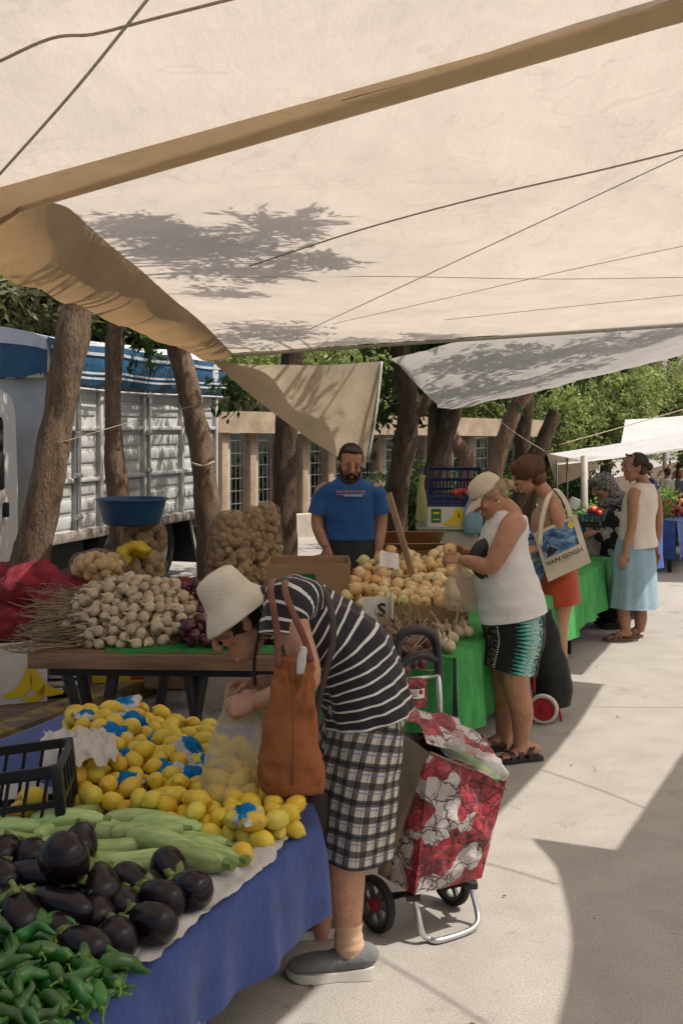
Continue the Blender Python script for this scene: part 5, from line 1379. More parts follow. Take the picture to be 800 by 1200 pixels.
# garlic, straw, red onions on the plank table
gar = []
for k in range(4):
    t = thing('garlic_bulb', 'x', 'garlic'); m = MB()
    m.lathe([(.004, -.024), (.016, -.022), (.026, -.012), (.029, 0), (.026, .011), (.017, .021), (.009, .028), (.006, .038), (.005, .05)], 22, wob=lambda q, a: 1+.07*abs(math.sin(a*4+k))*(1 if q < .7 else 0), sq=(1, .95))
    m.wrinkle(.003, 22, seed=k*5.); obj('bulb', m, MT['garlic'], t, True, True)
    m = MB(); m.lathe([(.012, -.0215), (.0135, -.026), (.009, -.03)], 10, wob=lambda q, a: 1+.25*math.sin(a*5)); obj('root_tuft', m, MT['root'], t, True, True)
    gar.append(Proto(t))
GL = 'dry white garlic bulb in the big heap on the plank table'
Gc = V((-1.08, 5.72, GT))
def gfl(x, y):
    dx, dy = (x-Gc.x)/.36, (y-Gc.y)/.36
    return GT+.19*max(0, 1-(dx*dx+dy*dy))**.75
Gpoly = [(Gc.x+.36*math.cos(a)+(.06 if math.sin(a) > 0 else 0), Gc.y+.4*math.sin(a)) for a in np.linspace(0, 6.28, 24)[:-1]]
Gpoly = [(x, min(max(y, 5.3), 5.93)) for x, y in Gpoly]
GS = []
for i, (x, y, z, r) in enumerate(pack(290, Gpoly, gfl, .0255, 18, GS, .16, lambda x, y: GT+.4)):
    yaw = random.uniform(-1.0, 1.6)+PI/2
    q = (Matrix.Rotation(yaw, 4, 'Z') @ Matrix.Rotation(-random.uniform(.9, 1.9), 4, 'X')).to_euler()
    gar[i % 4].put((x, y, z), q, r/.0265, GL, 'garlic bulbs in a heap')
m = MB()                                                            # straw mound the bulbs lie on
m.grid(lambda a, b: V((Gc.x+.40*2*(a-.5), Gc.y+.36*2*(b-.5), gfl(Gc.x+.40*2*(a-.5), Gc.y+.36*2*(b-.5))+.004)), 24, 24)
def stalk(m, a, d, L, r, bend=.05):
    d = V(d).normalized(); e = V((random.uniform(-1, 1), random.uniform(-1, 1), random.uniform(-.6, .3)))*bend
    m.tube([a, V(a)+d*L*.4+e, V(a)+d*L*.75+e*1.4, V(a)+d*L+e*.5], [r, r*.9, r*.7, r*.4], 5, 3)
for i in range(640):                                                # stalks fanning out to the left of the heap
    a = V((-1.22+random.uniform(-.1, .12), 5.36+random.random()*.7, GT+.02)); a.z = gfl(a.x, a.y)+random.uniform(-.03, .05)
    if a.z < GT: a.z = GT+.01
    d = V((-1, random.uniform(-.5, .6), random.uniform(-.5, .2)))
    L = random.uniform(.14, .4); e = a+d.normalized()*L
    if e.z < GT+.005: d.z += (GT+.01-e.z)/L
    stalk(m, a, d, L, random.uniform(.0018, .0048), .055)
for i in range(150):
    a = V((random.uniform(-.72, -.62), random.uniform(5.5, 5.9), GT+random.uniform(.02, .14)))
    stalk(m, a, (random.uniform(.4, 1), random.uniform(-.6, .4), random.uniform(-.3, .2)), random.uniform(.1, .22), .0032, .05)
tag(obj('garlic_stalks', m, MT['straw']), 'dry brown garlic stalks fanned out at the left of the garlic heap', 'stalks', None, 'stuff')
ron = []
for k in range(3):
    t = thing('red_onion', 'x', 'red onion'); m = MB()
    m.lathe([(.004, -.03), (.018, -.027), (.03, -.014), (.034, 0), (.03, .014), (.018, .025), (.007, .034), (.004, .048)], 18, sq=(1, .94)); m.wrinkle(.003, 16, seed=k*5.); obj('bulb', m, MT['red_onion'], t, True, True)
    m = MB(); m.lathe([(.008, -.0285), (.009, -.033), (.005, -.037)], 8); obj('root_tuft', m, MT['root'], t, True, True); ron.append(Proto(t))
Rpoly = [(-.76, 5.3), (-.4, 5.26), (-.36, 5.5), (-.62, 6.2), (-.9, 6.2)]
def rfl(x, y): return GT+.01+max(0, .16-.5*abs(y-5.95))*.9
for i, (x, y, z, r) in enumerate(pack(120, Rpoly, rfl, .031, 12, None, .14, lambda x, y: GT+.3)):
    ron[i % 3].put((x, y, z), rrot(), r/.033, 'small dark red onion in the heap behind the white hat', 'red onions on the plank table')
# onions on the stall
oni = []
for k in range(5):
    t = thing('onion', 'x', 'onion'); m = MB(); h = (.9, 1.0, 1.12, .84, 1.05)[k]
    m.lathe([(.004, -.034*h), (.02, -.031*h), (.034, -.016*h), (.039, 0), (.035, .015*h), (.02, .0275*h), (.008, .0335*h), (.0045, .041*h)], 20, sq=(1, .95)); m.wrinkle(.003, 14, seed=k*5.); obj('bulb', m, MT['onion'], t, True, True)
    m = MB(); m.lathe([(.007, -.0325*h), (.009, -.036*h), (.005, -.039*h)], 8); obj('root_tuft', m, MT['root'], t, True, True); oni.append(Proto(t))
def heap(n, poly, fl, r, lab, grp, zm, off=0):
    for i, (x, y, z, rr) in enumerate(pack(n, poly, fl, r, 14, None, .2, zm)):
        oni[(i+off) % 5].put((x, y, z), (random.uniform(-2, 2), random.uniform(-2, 2), random.uniform(0, 6.28)), rr/.037*1.02, lab, grp)
heap(135, [(.0, 6.39), (.69, 6.39), (.69, 7.05), (.0, 7.05)], lambda x, y: OT+.055+.07*(y-6.4), .036, 'pale golden onion in the front cardboard box', 'onions in the front box', lambda x, y: 2)
heap(26, [(-.42, 7.03), (-.1, 7.03), (-.1, 7.46), (-.42, 7.46)], lambda x, y: OT+.06+.08*(y-6.8), .036, 'golden onion in the left box near the man', 'onions in the left box', lambda x, y: 2, 1)
heap(100, [(.12, 7.22), (.83, 7.22), (.83, 7.9), (.12, 7.9)], lambda x, y: OT+.11+.1*(y-7.2), .037, 'golden onion in the rear box by the wooden stick', 'onions in the rear box', lambda x, y: 2, 2)
heap(20, [tuple(st(u, v)[:2]) for u, v in ((6.62, -1.74), (7.3, -1.74), (7.3, -1.9), (6.62, -1.82))], lambda x, y: OT+.01, .034, 'golden onion loose on the green cloth before the woman in the cap', 'loose onions on the green cloth', lambda x, y: OT+.14, 3)
heap(18, [tuple(st(u, v)[:2]) for u, v in ((8.2, -1.74), (9.0, -1.74), (9.0, -2.3), (8.2, -2.3))], lambda x, y: OT+.01, .037, 'golden onion behind the tote bag on the green cloth', 'onions behind the tote bag', lambda x, y: OT+.25, 3)
# garlic with long stems and red onions at the near corner of the stall
for i, (px, py) in enumerate([(524, 737), (536, 741), (543, 733), (530, 748), (520, 754), (512, 748), (540, 725), (533, 728), (516, 738), (547, 740), (508, 757), (526, 757)]):
    z = OT+.04; p = gnd(px, py, z+.0)
    gar[i % 4].put((p.x, p.y, z), (random.uniform(-.5, .5), random.uniform(-.5, .5), 0), 1.15, 'fresh white garlic bulb at the corner of the green stall', 'garlic at the stall corner')
m = MB()
for px, py, ex, ey in ((512, 745, 503, 716), (530, 738, 533, 708), (541, 726, 547, 716), (520, 750, 506, 730), (478, 735, 470, 718), (466, 745, 462, 722), (482, 742, 500, 725)):
    a = gnd(px, py, OT+.06); b = at(ex, ey, a.y+.05); m.tube([a, a*.5+b*.5+V((.02, 0, .01)), b], [.009, .006, .008], 6)
for i in range(110):
    a = gnd(random.uniform(450, 486), random.uniform(735, 770), OT+random.uniform(.02, .08)); stalk(m, a, (random.uniform(-1, 1), random.uniform(-.6, .4), random.uniform(-.3, .9)), random.uniform(.08, .2), .005, .03)
tag(obj('onion_stalks', m, MT['straw']), 'dry stalks of the onion and garlic bunches at the stall corner', 'stalks', None, 'stuff')
for i in range(46):
    p = gnd(random.uniform(436, 500), random.uniform(735, 790), OT+.03)
    if p.dot(SV) > -1.72: p = p-SV*(p.dot(SV)+1.74)
    ron[i % 3].put((p.x, p.y, OT+.03+random.choice((0, 0, .05))), rrot(), random.uniform(.8, 1.1), 'dark red onion under dry stalks on the near end of the stall', 'red onions on the stall corner')
# tomatoes and oranges
tm = MB(); tm.ell((0, 0, 0), (.035, .035, .03), None, 14, 9); tmo = obj('tomato', tm, MT['tomato']); tag(tmo, 'red tomato in the blue crate on the banana box', 'tomato', 'tomatoes in the blue crate'); TP = Proto(tmo)
for i in range(9):
    c = at(536+random.uniform(-6, 9), 585, 9.6); TP.put((c.x, 9.62+random.uniform(-.06, .1), 1.2+random.choice((.0, .045, .05))), rrot())
om = MB(); om.ell((0, 0, 0), .036, None, 14, 9); omo = tag(obj('orange', om, MT['orange']), 'orange lying in the teal crate left of the tub', 'orange', None); OP = Proto(omo)
OP.put((at(491, 632, 9.5).x, 9.5, .72))

# ------------------------------------------------------------------ sacks and bags
MT['net_red'] = simple('red_mesh_sack', (.25, .015, .021), .7, .45, 9, 1.0, 90, bd=.012)
MT['film'] = film_mat('clear_sack_film', (.6, .52, .42), .13, .25)
def potato_shell(c, rx, ry, h, pr=.042, seed=0, n=150, m_up=1.0, bul=1.0):
    """potatoes lying against the inside of a bulging sack"""
    r = random.Random(seed); m = MB()
    for i in range(n):
        a = 2.399963*i+r.gauss(0, .22); q = min(.99, max(.01, (i+.5)/n+r.gauss(0, .025))); k = (math.sin(PI*min(.97, max(.06, q)))**.35)
        p = V(c)+V((rx*k*math.cos(a), ry*k*math.sin(a), h*q))
        R = Matrix.Rotation(r.uniform(0, 6), 3, 'X') @ Matrix.Rotation(r.uniform(0, 6), 3, 'Z')
        m.ell(p, (pr*r.uniform(.85, 1.4), pr*r.uniform(.75, 1.05), pr*r.uniform(.7, 1.0)), R, 10, 7)
    return m
def sack(label, c, rx, ry, h, pr, seed, film=True, cont='potato', n=150, grp=None, lean=(0, 0)):
    t = thing('produce_sack', label, 'sack', c, grp)
    o = obj('contents', potato_shell((0, 0, 0), rx-pr*.6, ry-pr*.6, h, pr, seed, n), MT[cont], t, True, True); o['kind'] = 'stuff'
    m = MB(); m.loft([(0, 0, h*k) for k in (-.02, .03, .2, .5, .8, .97, 1.03)], [(rx*.6, ry*.6), (rx*.92, ry*.92), (rx*1.05, ry*1.05), (rx*1.09, ry*1.09), (rx*1.05, ry*1.05), (rx*.85, ry*.85), (rx*.3, ry*.3)], (1, 0, 0), 32, 5, True, flare=lambda q, a: 1+.03*math.sin(a*9+q*6+seed))
    m.wrinkle(.022, 11, (1, 1, .6), seed=seed); obj('film', m, MT['film'], t, True, True)
    t.rotation_euler = (lean[0], lean[1], 0)
    return t
sack('large clear sack of potatoes, left of the three behind the white hat', (at(268, 650, 8.75).x, 8.75, .11), .165, .16, 1.02, .042, 1, n=330)
sack('narrow clear sack of potatoes, middle of the three', (at(294, 650, 8.95).x, 9.0, .11), .13, .15, 1.04, .038, 2, n=270)
sack('clear sack of potatoes, right of the three and nearest the tall trunk', (at(312, 650, 9.1).x, 9.15, .11), .125, .15, 1.06, .038, 3, n=270)
sack('clear sack of potatoes leaning beneath the yellow bag', (at(170, 690, 8.4).x, 8.45, .11), .22, .2, .5, .05, 4, n=120)
sack('clear sack of potatoes with yellow cloth on top, under the blue basin', (at(165, 660, 8.45).x, 8.5, .6), .17, .17, .26, .05, 5, n=60)
sack('upper clear sack of potatoes right under the blue basin', (at(165, 640, 8.6).x, 8.75, .82), .17, .15, .24, .045, 8, n=60)
m = MB(); m.ell(at(158, 644, 8.28), (.13, .06, .06), None, 30, 20); m.ell(at(146, 652, 8.24), (.06, .05, .07), None, 24, 16); m.wrinkle(.05, 11, seed=3); m.wrinkle(.02, 30, seed=5)
tag(obj('yellow_cloth', m, simple('yellow_film', (.6, .42, .02), .5, .2, 10, .5, 20)), 'crumpled yellow plastic bag on the potato sack', 'bag')
# blue basin
bs = at(152, 618, 8.5)
m = MB(); m.lathe([(0, .005), (.2, .0), (.215, .01), (.262, .185), (.28, .19), (.28, .2), (.255, .2), (.205, .02), (0, .015)], 40, (bs.x, 8.6, 1.065))
MT['basin'] = simple('blue_plastic', (.012, .075, .16), .35, .1, 8, spec=.5)
tag(obj('blue_basin', m, MT['basin'], None, 'auto'), 'round blue plastic basin on top of the potato sacks', 'basin')
def blob_sack(label, pts, m, seed, amp=.02):
    mb = MB()
    for c, r in pts: mb.ell(c, r, None, 22, 14)
    me = remesh(mb, .025, 6); b = MB(); b.v = [tuple(v.co) for v in me.vertices]; b.f = [tuple(p.vertices) for p in me.polygons]; b.uv = [(0, 0, 0)]*len(b.v); b.m = [0]*len(b.f)
    b.wrinkle(amp, 9, seed=seed); b.wrinkle(amp*.4, 26, seed=seed+1)
    return tag(obj('mesh_sack', b, m), label, 'sack', 'red mesh sacks')
blob_sack('big red mesh sack lying left behind the leaning trunk', [(at(38, 690, 8.0), (.24, .25, .2)), (at(52, 684, 8.0), (.12, .2, .17))], MT['net_red'], 1, .04)
blob_sack('red mesh sack at the left edge half hidden by the leaning trunk', [(at(0, 690, 8.2), (.26, .22, .2)), (at(-15, 700, 8.2), (.2, .2, .18))], MT['net_red'], 4, .04)
blob_sack('lower red mesh sack beneath the one behind the leaning trunk', [(at(20, 730, 8.0), (.36, .3, .2)), (at(45, 735, 8.0), (.2, .25, .18)), (at(20, 775, 8.1), (.38, .3, .3))], MT['net_red'], 5, .04)
blob_sack('red mesh sack lying behind the dry garlic stalks', [(at(100, 690, 7.6), (.26, .2, .13)), (at(75, 705, 7.5), (.2, .2, .12)), (at(120, 680, 7.6), (.17, .16, .12)), (at(95, 730, 7.7), (.3, .22, .25)), (at(95, 775, 7.8), (.3, .24, .28))], MT['net_red'], 2)
blob_sack('small red mesh sack right behind the garlic heap', [(at(216, 700, 7.6), (.16, .13, .14)), (at(210, 730, 7.7), (.2, .16, .2)), (at(210, 775, 7.8), (.2, .18, .28))], MT['net_red'], 3)
t = thing('onion_bag', 'clear bag of golden onions lying on the red mesh sack', 'bag', at(115, 662, 7.5))
o = obj('contents', potato_shell(at(115, 672, 7.5)-V((.0, 0, .03)), .14, .1, .15, .042, 9, 34), MT['onion'], t); o['kind'] = 'stuff'
m = MB(); m.ell(at(115, 662, 7.5), (.2, .15, .11), None, 26, 14); m.wrinkle(.03, 9, seed=2); obj('film', m, MT['film'], t)
m = MB(); c = at(200, 702, 7.2); m.lathe([(0, 0), (.07, 0), (.1, .09), (.11, .095), (.108, .1), (.095, .09), (.065, .01), (0, .008)], 28, c); tag(obj('metal_bowl', m, MT['steel'], None, 'auto'), 'small metal bowl behind the garlic heap', 'bowl')
m = MB(); m.box(c-V((0, 0, .28)), (.3, .3, .545), None, 0, .02); tag(obj('wooden_stand', m, MT['wood'], None, 'auto'), 'wooden stand under the metal bowl', 'stand')

# ------------------------------------------------------------------ people
SK = {}
SK['olive'] = skin_mat('olive_skin', (.40, .215, .135)); SK['tan'] = skin_mat('tanned_skin', (.42, .215, .13)); SK['fair'] = skin_mat('sunned_fair_skin', (.48, .26, .165)); SK['deep'] = skin_mat('deep_tanned_skin', (.36, .185, .115))
MT['eye_w'] = simple('eye_white', (.36, .32, .3), .3, .05); MT['eye_d'] = simple('dark_iris', (.02, .013, .01), .15, .1)
HM = {'black': hair_mat('black_hair', (.012, .009, .008), (.03, .022, .018)), 'brown': hair_mat('dark_brown_hair', (.028, .017, .011), (.07, .04, .024)), 'auburn': hair_mat('auburn_hair', (.085, .03, .012), (.2, .075, .028)), 'blond': hair_mat('blond_hair', (.42, .3, .15), (.62, .48, .29))}

def lock(M4, rd, a0, a1, t0, t1, R, c, L, lift=.06, jit=.12, down=True, flare=.0):
    """one lock lying on the skull ellipsoid: starts at azimuth a (0 = back of the head), elevation t, and runs down by L radians"""
    a = rd.uniform(a0, a1); t_ = rd.uniform(t0, t1); da = rd.gauss(0, jit); pts = []
    for q in (0, .33, .66, 1):
        e = t_-L*q*rd.uniform(.9, 1.1); aa = a+da*q; k = 1+lift*math.sin(PI*min(1, q+.15))+flare*q*q
        pts.append(M4 @ V((c[0]+R[0]*k*math.sin(aa)*math.cos(e), c[1]-R[1]*k*math.cos(aa)*math.cos(e), c[2]+R[2]*k*math.sin(e))))
    return pts
class Fig:
    def __init__(s): s.m = MB(); s.tints = []
    def limb(s, pts, r, side=(1, 0, 0), n=16, sub=5): s.m.loft(pts, r, side, n, sub, True); return s
    def head(s, c, fwd, up, k=1.0, woman=True, beard=False):
        """head with brow, nose, lips, chin and ears; returns its local-to-world matrix (x right, y forward, z up)"""
        f = V(fwd).normalized(); u = V(up); u = (u-f*u.dot(f)).normalized(); r = f.cross(u)
        M4 = Matrix.Translation(V(c)) @ Matrix((r, f, u)).transposed().to_4x4() @ Matrix.Scale(k, 4)
        h = MB()
        rows = [(-.119, .060, .014, .012), (-.112, .054, .030, .028), (-.095, .042, .044, .046), (-.07, .026, .054, .066), (-.04, .012, .062, .081), (-.01, .002, .068, .089), (.02, -.003, .072, .094), (.05, -.006, .073, .096), (.078, -.009, .066, .087), (.098, -.011, .05, .067), (.11, -.012, .028, .038), (.114, -.012, .01, .014)]
        h.loft([(0, y, z) for z, y, a, b in rows], [(a, b) for z, y, a, b in rows], (1, 0, 0), 24, 4)
        h.loft([(0, .088, .022), (0, .1, .0), (0, .108, -.018), (0, .111, -.03), (0, .097, -.041)], [(.008, .009), (.009, .011), (.0115, .012), (.0155, .011), (.012, .006)], (1, 0, 0), 12, 4)
        for sx in (-1, 1):
            h.ell((sx*.011, .1, -.033), (.0085, .011, .008)); h.ell((sx*.031, .083, .022), (.026, .012, .0085)); h.ell((sx*.042, .066, -.028), (.02, .02, .018))
            h.ell((sx*.074, -.012, -.012), (.009, .02, .033), Matrix.Rotation(sx*.25, 3, 'Z')); h.ell((sx*.077, -.016, .0), (.01, .019, .018), Matrix.Rotation(sx*.4, 3, 'Z'))
            h.ell((sx*.032, .087, .009), (.015, .0095, .0045)); h.ell((sx*.032, .086, -.008), (.014, .008, .003))
        h.ell((0, .0915, -.0605), (.022, .0105, .0062)); h.ell((0, .089, -.072), (.018, .0105, .0065)); h.ell((0, .072, -.1), (.021, .018, .016))
        h.xf(M4); s.m.add(h.v, h.f)
        W = lambda *p: M4 @ V(p)
        for sx in (-1, 1):
            s.tints += [(W(sx*.032, .09, .024), .019*k, (.35, .27, .25)), (W(sx*.02, .096, .025), .014*k, (.35, .27, .25)), (W(sx*.032, .093, .001), .018*k, (.5, .4, .38)), (W(sx*.045, .07, -.03), .035*k, (1.05, .86, .82))]
        for x in (-.014, 0, .014): s.tints += [(W(x, .099, -.064), .013*k, (.82, .5, .48) if woman else (.75, .5, .46))]
        s.M4 = M4; s.k = k
        return M4
    def eyes(s, parent):
        for sx in (-1, 1):
            m = MB(); m.ell((sx*.032, .0855, .0), (.0095, .009, .0046), None, 14, 9); m.xf(s.M4); e = obj('eye', m, MT['eye_w'], parent)
            m = MB(); m.ell((sx*.032, .0932, .0), (.0052, .0026, .0046), None, 12, 7); m.xf(s.M4); obj('iris', m, MT['eye_d'], e)
    def hand(s, wr, d, back, thumb, k=1.0, curl=(.5, .55, .6, .7), spread=.06, tcurl=.3, base=None):
        """palm, four jointed fingers of different length, thumb from the side; back = direction out of the back of the hand; thumb = +1/-1"""
        d = V(d).normalized(); b = V(back); b = (b-d*b.dot(d)).normalized(); lat = d.cross(b)*thumb
        w = V(wr)
        s.m.loft([w-d*.03*k, w, w+d*.03*k, w+d*.065*k, w+d*.088*k], [(.025*k, .019*k), (.026*k, .018*k), (.036*k, .0175*k), (.041*k, .0145*k), (.037*k, .010*k)], tuple(lat), 16, 4)
        LN = (.072, .081, .075, .058)
        for i in range(4):
            o = .031-.0205*i; p = w+d*(.083-.004*abs(i-1.2))*k+lat*o*k
            dd = (d+lat*(spread*(1.5-i))).normalized(); pts = [p-dd*.02*k, p]; L = LN[i]*k; ang = 0
            ax = dd.cross(b).normalized()
            for j, fr in enumerate((.45, .31, .24)):
                ang += curl[i]*(1, .95, .6)[j]; q = (dd*math.cos(ang)-b*math.sin(ang)); pts.append(pts[-1]+q*L*fr)
            s.m.loft(pts, [.0095*k, .0092*k, .0083*k, .0075*k, .0058*k], tuple(lat), 10, 3)
            s.m.ell(pts[-1], .0058*k, None, 8, 6); s.tints.append((pts[-1]+b*.004, .011*k, (1.05, .8, .78)))
        p = w+d*.018*k+lat*.024*k-b*.004*k; t1 = (d*.62+lat*.72-b*.3).normalized(); t2 = (d*(.9)+lat*(.35-tcurl)-b*(.35+tcurl)).normalized()
        s.m.loft([p-t1*.015*k, p, p+t1*.034*k, p+t1*.034*k+t2*.028*k, p+t1*.036*k+t2*.05*k], [.014*k, .0155*k, .0115*k, .0105*k, .007*k], tuple(b), 10, 3)
        return s
    def build(s, parent, skin, voxel=.005, smooth=5):
        me = remesh(s.m, voxel, smooth); paint(me, s.tints)
        return obj('body', me, SK[skin], parent)

def hair_strands(roots_fn, n, m, parent, r=.0016, seed=1, name='hair', segs=4, base=None):
    """a hair mass made of many fine tapering locks (and a base mass under them)"""
    rd = random.Random(seed); mb = base or MB()
    for i in range(n):
        pts = roots_fn(rd)
        mb.loft(pts, [r*1.1]+[r]*(len(pts)-2)+[r*.25], tuple((V(pts[-1])-V(pts[0])).orthogonal()), 4, 2, False)
    return obj(name, mb, m, parent)

def shoe(parent, heel, d, L, wd, up_m, sole_m, style='slip', name='shoe', hh=.075):
    """shoe standing on the ground from heel towards d"""
    d = V((d[0], d[1], 0)).normalized(); s_ = V((-d.y, d.x, 0)); heel = V(heel)
    out = [(0, .30), (.04, .36), (.2, .38), (.4, .36), (.6, .44), (.75, .5), (.88, .42), (.97, .24), (1, .08)]
    m = MB(); n = len(out); lo = []; hi = []
    th = .028 if style == 'slip' else .024
    for sg in (1, -1):
        for x, w_ in (out if sg == 1 else out[::-1]):
            p = heel+d*(x*L)+s_*(w_*wd*sg); lo.append(p+V((0, 0, .002+.012*max(0, x-.85)*6))); hi.append(p+s_*(w_*wd*sg*-.05)+V((0, 0, th+.014*max(0, 1-x*2.2)*(style == 'slip')+.012*max(0, x-.85)*4)))
    k = len(lo); m.add(lo+hi, [tuple(reversed(range(k))), tuple(range(k, 2*k))]+[(i, (i+1) % k, k+(i+1) % k, k+i) for i in range(k)])
    if style == 'slip':
        sh = obj(name, MB().loft([heel+d*(x*L)+V((0, 0, .022+h*.5)) for x, h, w_ in ((.0, .05, .2), (.06, hh*1.1, .33), (.2, hh*1.12, .36), (.36, hh*1.0, .36), (.5, hh*.76, .37), (.66, .052, .42), (.82, .04, .42), (.93, .03, .32), (.99, .012, .12))],
              [(w_*wd, h*.5) for x, h, w_ in ((.0, .05, .2), (.06, hh*1.1, .33), (.2, hh*1.12, .36), (.36, hh*1.0, .36), (.5, hh*.76, .37), (.66, .052, .42), (.82, .04, .42), (.93, .03, .32), (.99, .012, .12))], tuple(s_), 18, 4), up_m, parent)
        obj('sole', m, sole_m, sh, 'auto')
    else:                                                           # sandal: footbed and straps
        sh = obj(name, m, sole_m, parent, 'auto')
        for x, w_, h in ((.3, .40, .062), (.52, .43, .055), (.7, .48, .045)) if style == 'sandal3' else ((.62, .47, .05), (.45, .42, .06)):
            st_ = MB(); c = heel+d*(x*L)
            st_.grid(lambda a, b: c+d*((b-.5)*.028)+s_*(math.cos(PI*a)*w_*wd*1.04)+V((0, 0, th*.6+math.sin(PI*a)**.7*h)), 16, 2)
            obj('strap', st_, up_m, sh)
        if style == 'sandal3':
            st_ = MB(); st_.grid(lambda a, b: heel+d*(.17*L)+V((0, 0, .06+.02*b))+d*(-math.cos(PI*(a-.5))*.06*1.0+.045)+s_*(math.sin(PI*(a-.5))*.034), 14, 2); obj('heel_strap', st_, up_m, sh)
    return sh
def foot(F_, heel, d, L, wd, ankle_z=.09):
    d = V((d[0], d[1], 0)).normalized(); s_ = V((-d.y, d.x, 0)); heel = V(heel)
    F_.m.loft([heel+d*(x*L)+V((0, 0, z)) for x, z in ((.02, .05), (.12, .06), (.35, .06), (.6, .045), (.8, .036), (.9, .033))], [(w_*wd, h) for w_, h in ((.2, .025), (.3, .035), (.32, .032), (.4, .022), (.42, .014), (.36, .009))], tuple(s_), 14, 4)
    for i in range(5):
        o = (.36-.17*i)*wd; l = (.17, .16, .14, .12, .09)[i]*L; p = heel+d*(L*(.82-.012*i*i*.4))+s_*o+V((0, 0, .034))
        F_.m.loft([p, p+d*l*.6+V((0, 0, .002)), p+d*l+V((0, 0, -.006))], [(.0085, .008)]*2+[(.007, .006)], tuple(s_), 8, 2)

# ============ woman bending over the lemons (foreground)
Y0 = 3.74
def p(x, y, dy=0.0): return at(x, y, Y0+dy)
w1 = thing('person', 'woman in cream hat, striped top and plaid trousers bending over the lemons', 'person', (p(415, 1140).x, Y0, 0))
f1 = Fig()
f1.limb([p(428, 850), p(418, 800), p(398, 757), p(372, 738), p(343, 722), p(322, 712), p(306, 712), p(292, 718), p(284, 722)], [(.16, .11), (.155, .11), (.15, .11), (.155, .105), (.16, .09), (.11, .062), (.06, .058), (.05, .054), (.048, .05)], (0, 1, 0))
hd_up = V((-.56, .0, .83)); hd_f = V((-.78, -.16, -.60))
f1.head(p(280, 727, -.01), hd_f, hd_up, 1.02)
sh_n = p(340, 716, -.17)
f1.limb([p(352, 708, -.1), sh_n, p(347, 745, -.235), p(360, 796, -.25), p(330, 812, -.21), p(303, 822, -.13)], [.06, .056, .05, .043, .038, .028])
f1.hand(p(302, 822, -.125), (-1, .12, -.22), (-.12, -.75, .65), 1, 1.0, (.55, .7, .85, .95), .05, .35)
f1.limb([p(340, 712, .1), p(330, 722, .17), p(338, 770, .22), p(330, 800, .16), p(303, 800, .05)], [.06, .055, .047, .038, .027])
f1.hand(p(301, 800, .045), (-1, -.25, -.05), (-.1, .55, .8), -1, .98, (.6, .75, .85, .9), .05, .3)
# legs
f1.limb([p(430, 850, -.06), p(414, 950, -.08), p(406, 1000, -.08), p(406, 1030, -.07), p(407, 1062, -.06), p(408, 1092, -.06), p(411, 1122, -.06)], [.1, .075, .064, .062, .053, .044, .042])
f1.limb([p(424, 850, .12), p(396, 950, .17), p(380, 1010, .2), p(376, 1060, .22), p(376, 1100, .23)], [.1, .075, .06, .05, .042])
b1 = f1.build(w1, 'fair', .0042, 4)
f1.eyes(b1)
# top: torso tube with stripes round it, two sleeves, neckband
sm = MB()
def sag(q, a): return 1+.018*math.sin(a*7+q*9)+.012*math.sin(a*13+q*4)
tors = [(433, 836, .212, .156), (430, 822, .207, .152), (421, 792, .195, .141), (403, 757, .182, .134), (374, 736, .186, .13), (346, 719, .185, .115), (326, 709, .15, .085), (312, 709, .09, .068)]
sm.loft([p(x, y) for x, y, a, b in tors], [(a, b) for x, y, a, b in tors], (0, 1, 0), 56, 10, False, 0, True, PI/2, sag)
sm.loft([p(352, 702, -.11), p(340, 708, -.17), p(333, 724, -.2), p(331, 744, -.215)], [(.085, .085), (.085, .083), (.078, .076), (.077, .075)], (0, 1, 0), 30, 7, False, 0, True, 0, lambda q, a: 1+.03*math.sin(a*5+q*4)*q)
sm.loft([p(345, 705, .1), p(330, 712, .18), p(322, 728, .21), p(322, 748, .22)], [(.085, .085), (.085, .083), (.078, .076), (.077, .075)], (0, 1, 0), 30, 7, False, 0, True, 0)
sm.wrinkle(.02, 8, (1.3, 1, .8), seed=2); sm.wrinkle(.008, 20, seed=5)
MT['jersey'] = stripe_mat(); top1 = obj('striped_top', sm, MT['jersey'], w1)
nb = MB(); nb.loft([p(318, 707), p(308, 709)], [(.085, .07), (.072, .062)], (0, 1, 0), 30, 1, False); obj('neckband', nb, fabric('black_rib', (.02, .018, .02)), top1)
# trousers
MT['plaid'] = plaid_mat(); tm_ = MB()
def legfold(q, a): return 1+.02*math.sin(a*5+q*6)+.03*q*math.sin(a*4+1)
tm_.loft([p(430, 816, -.01), p(430, 840, -.03), p(425, 890, -.06), p(419, 945, -.07), p(415, 1003, -.07)], [(.165, .12), (.175, .128), (.14, .127), (.125, .121), (.12, .118)], (0, 1, 0), 48, 9, False, 0, True, PI/2, legfold)
tm_.loft([p(424, 818, .06), p(420, 850, .1), p(408, 900, .14), p(396, 950, .17), p(388, 1004, .19)], [(.15, .13), (.15, .125), (.125, .12), (.115, .112), (.11, .108)], (0, 1, 0), 48, 9, False, 0, True, PI/2, legfold)
tm_.loft([p(441, 856, 0), p(431, 826, 0), p(427, 810, 0)], [(.185, .11), (.192, .138), (.18, .132)], (0, 1, 0), 48, 5, False, 0, True, PI/2)
tm_.wrinkle(.022, 8, (1, 1, .45), seed=7); tm_.wrinkle(.008, 18, (1, 1, .6), seed=8); obj('plaid_trousers', tm_, MT['plaid'], w1)
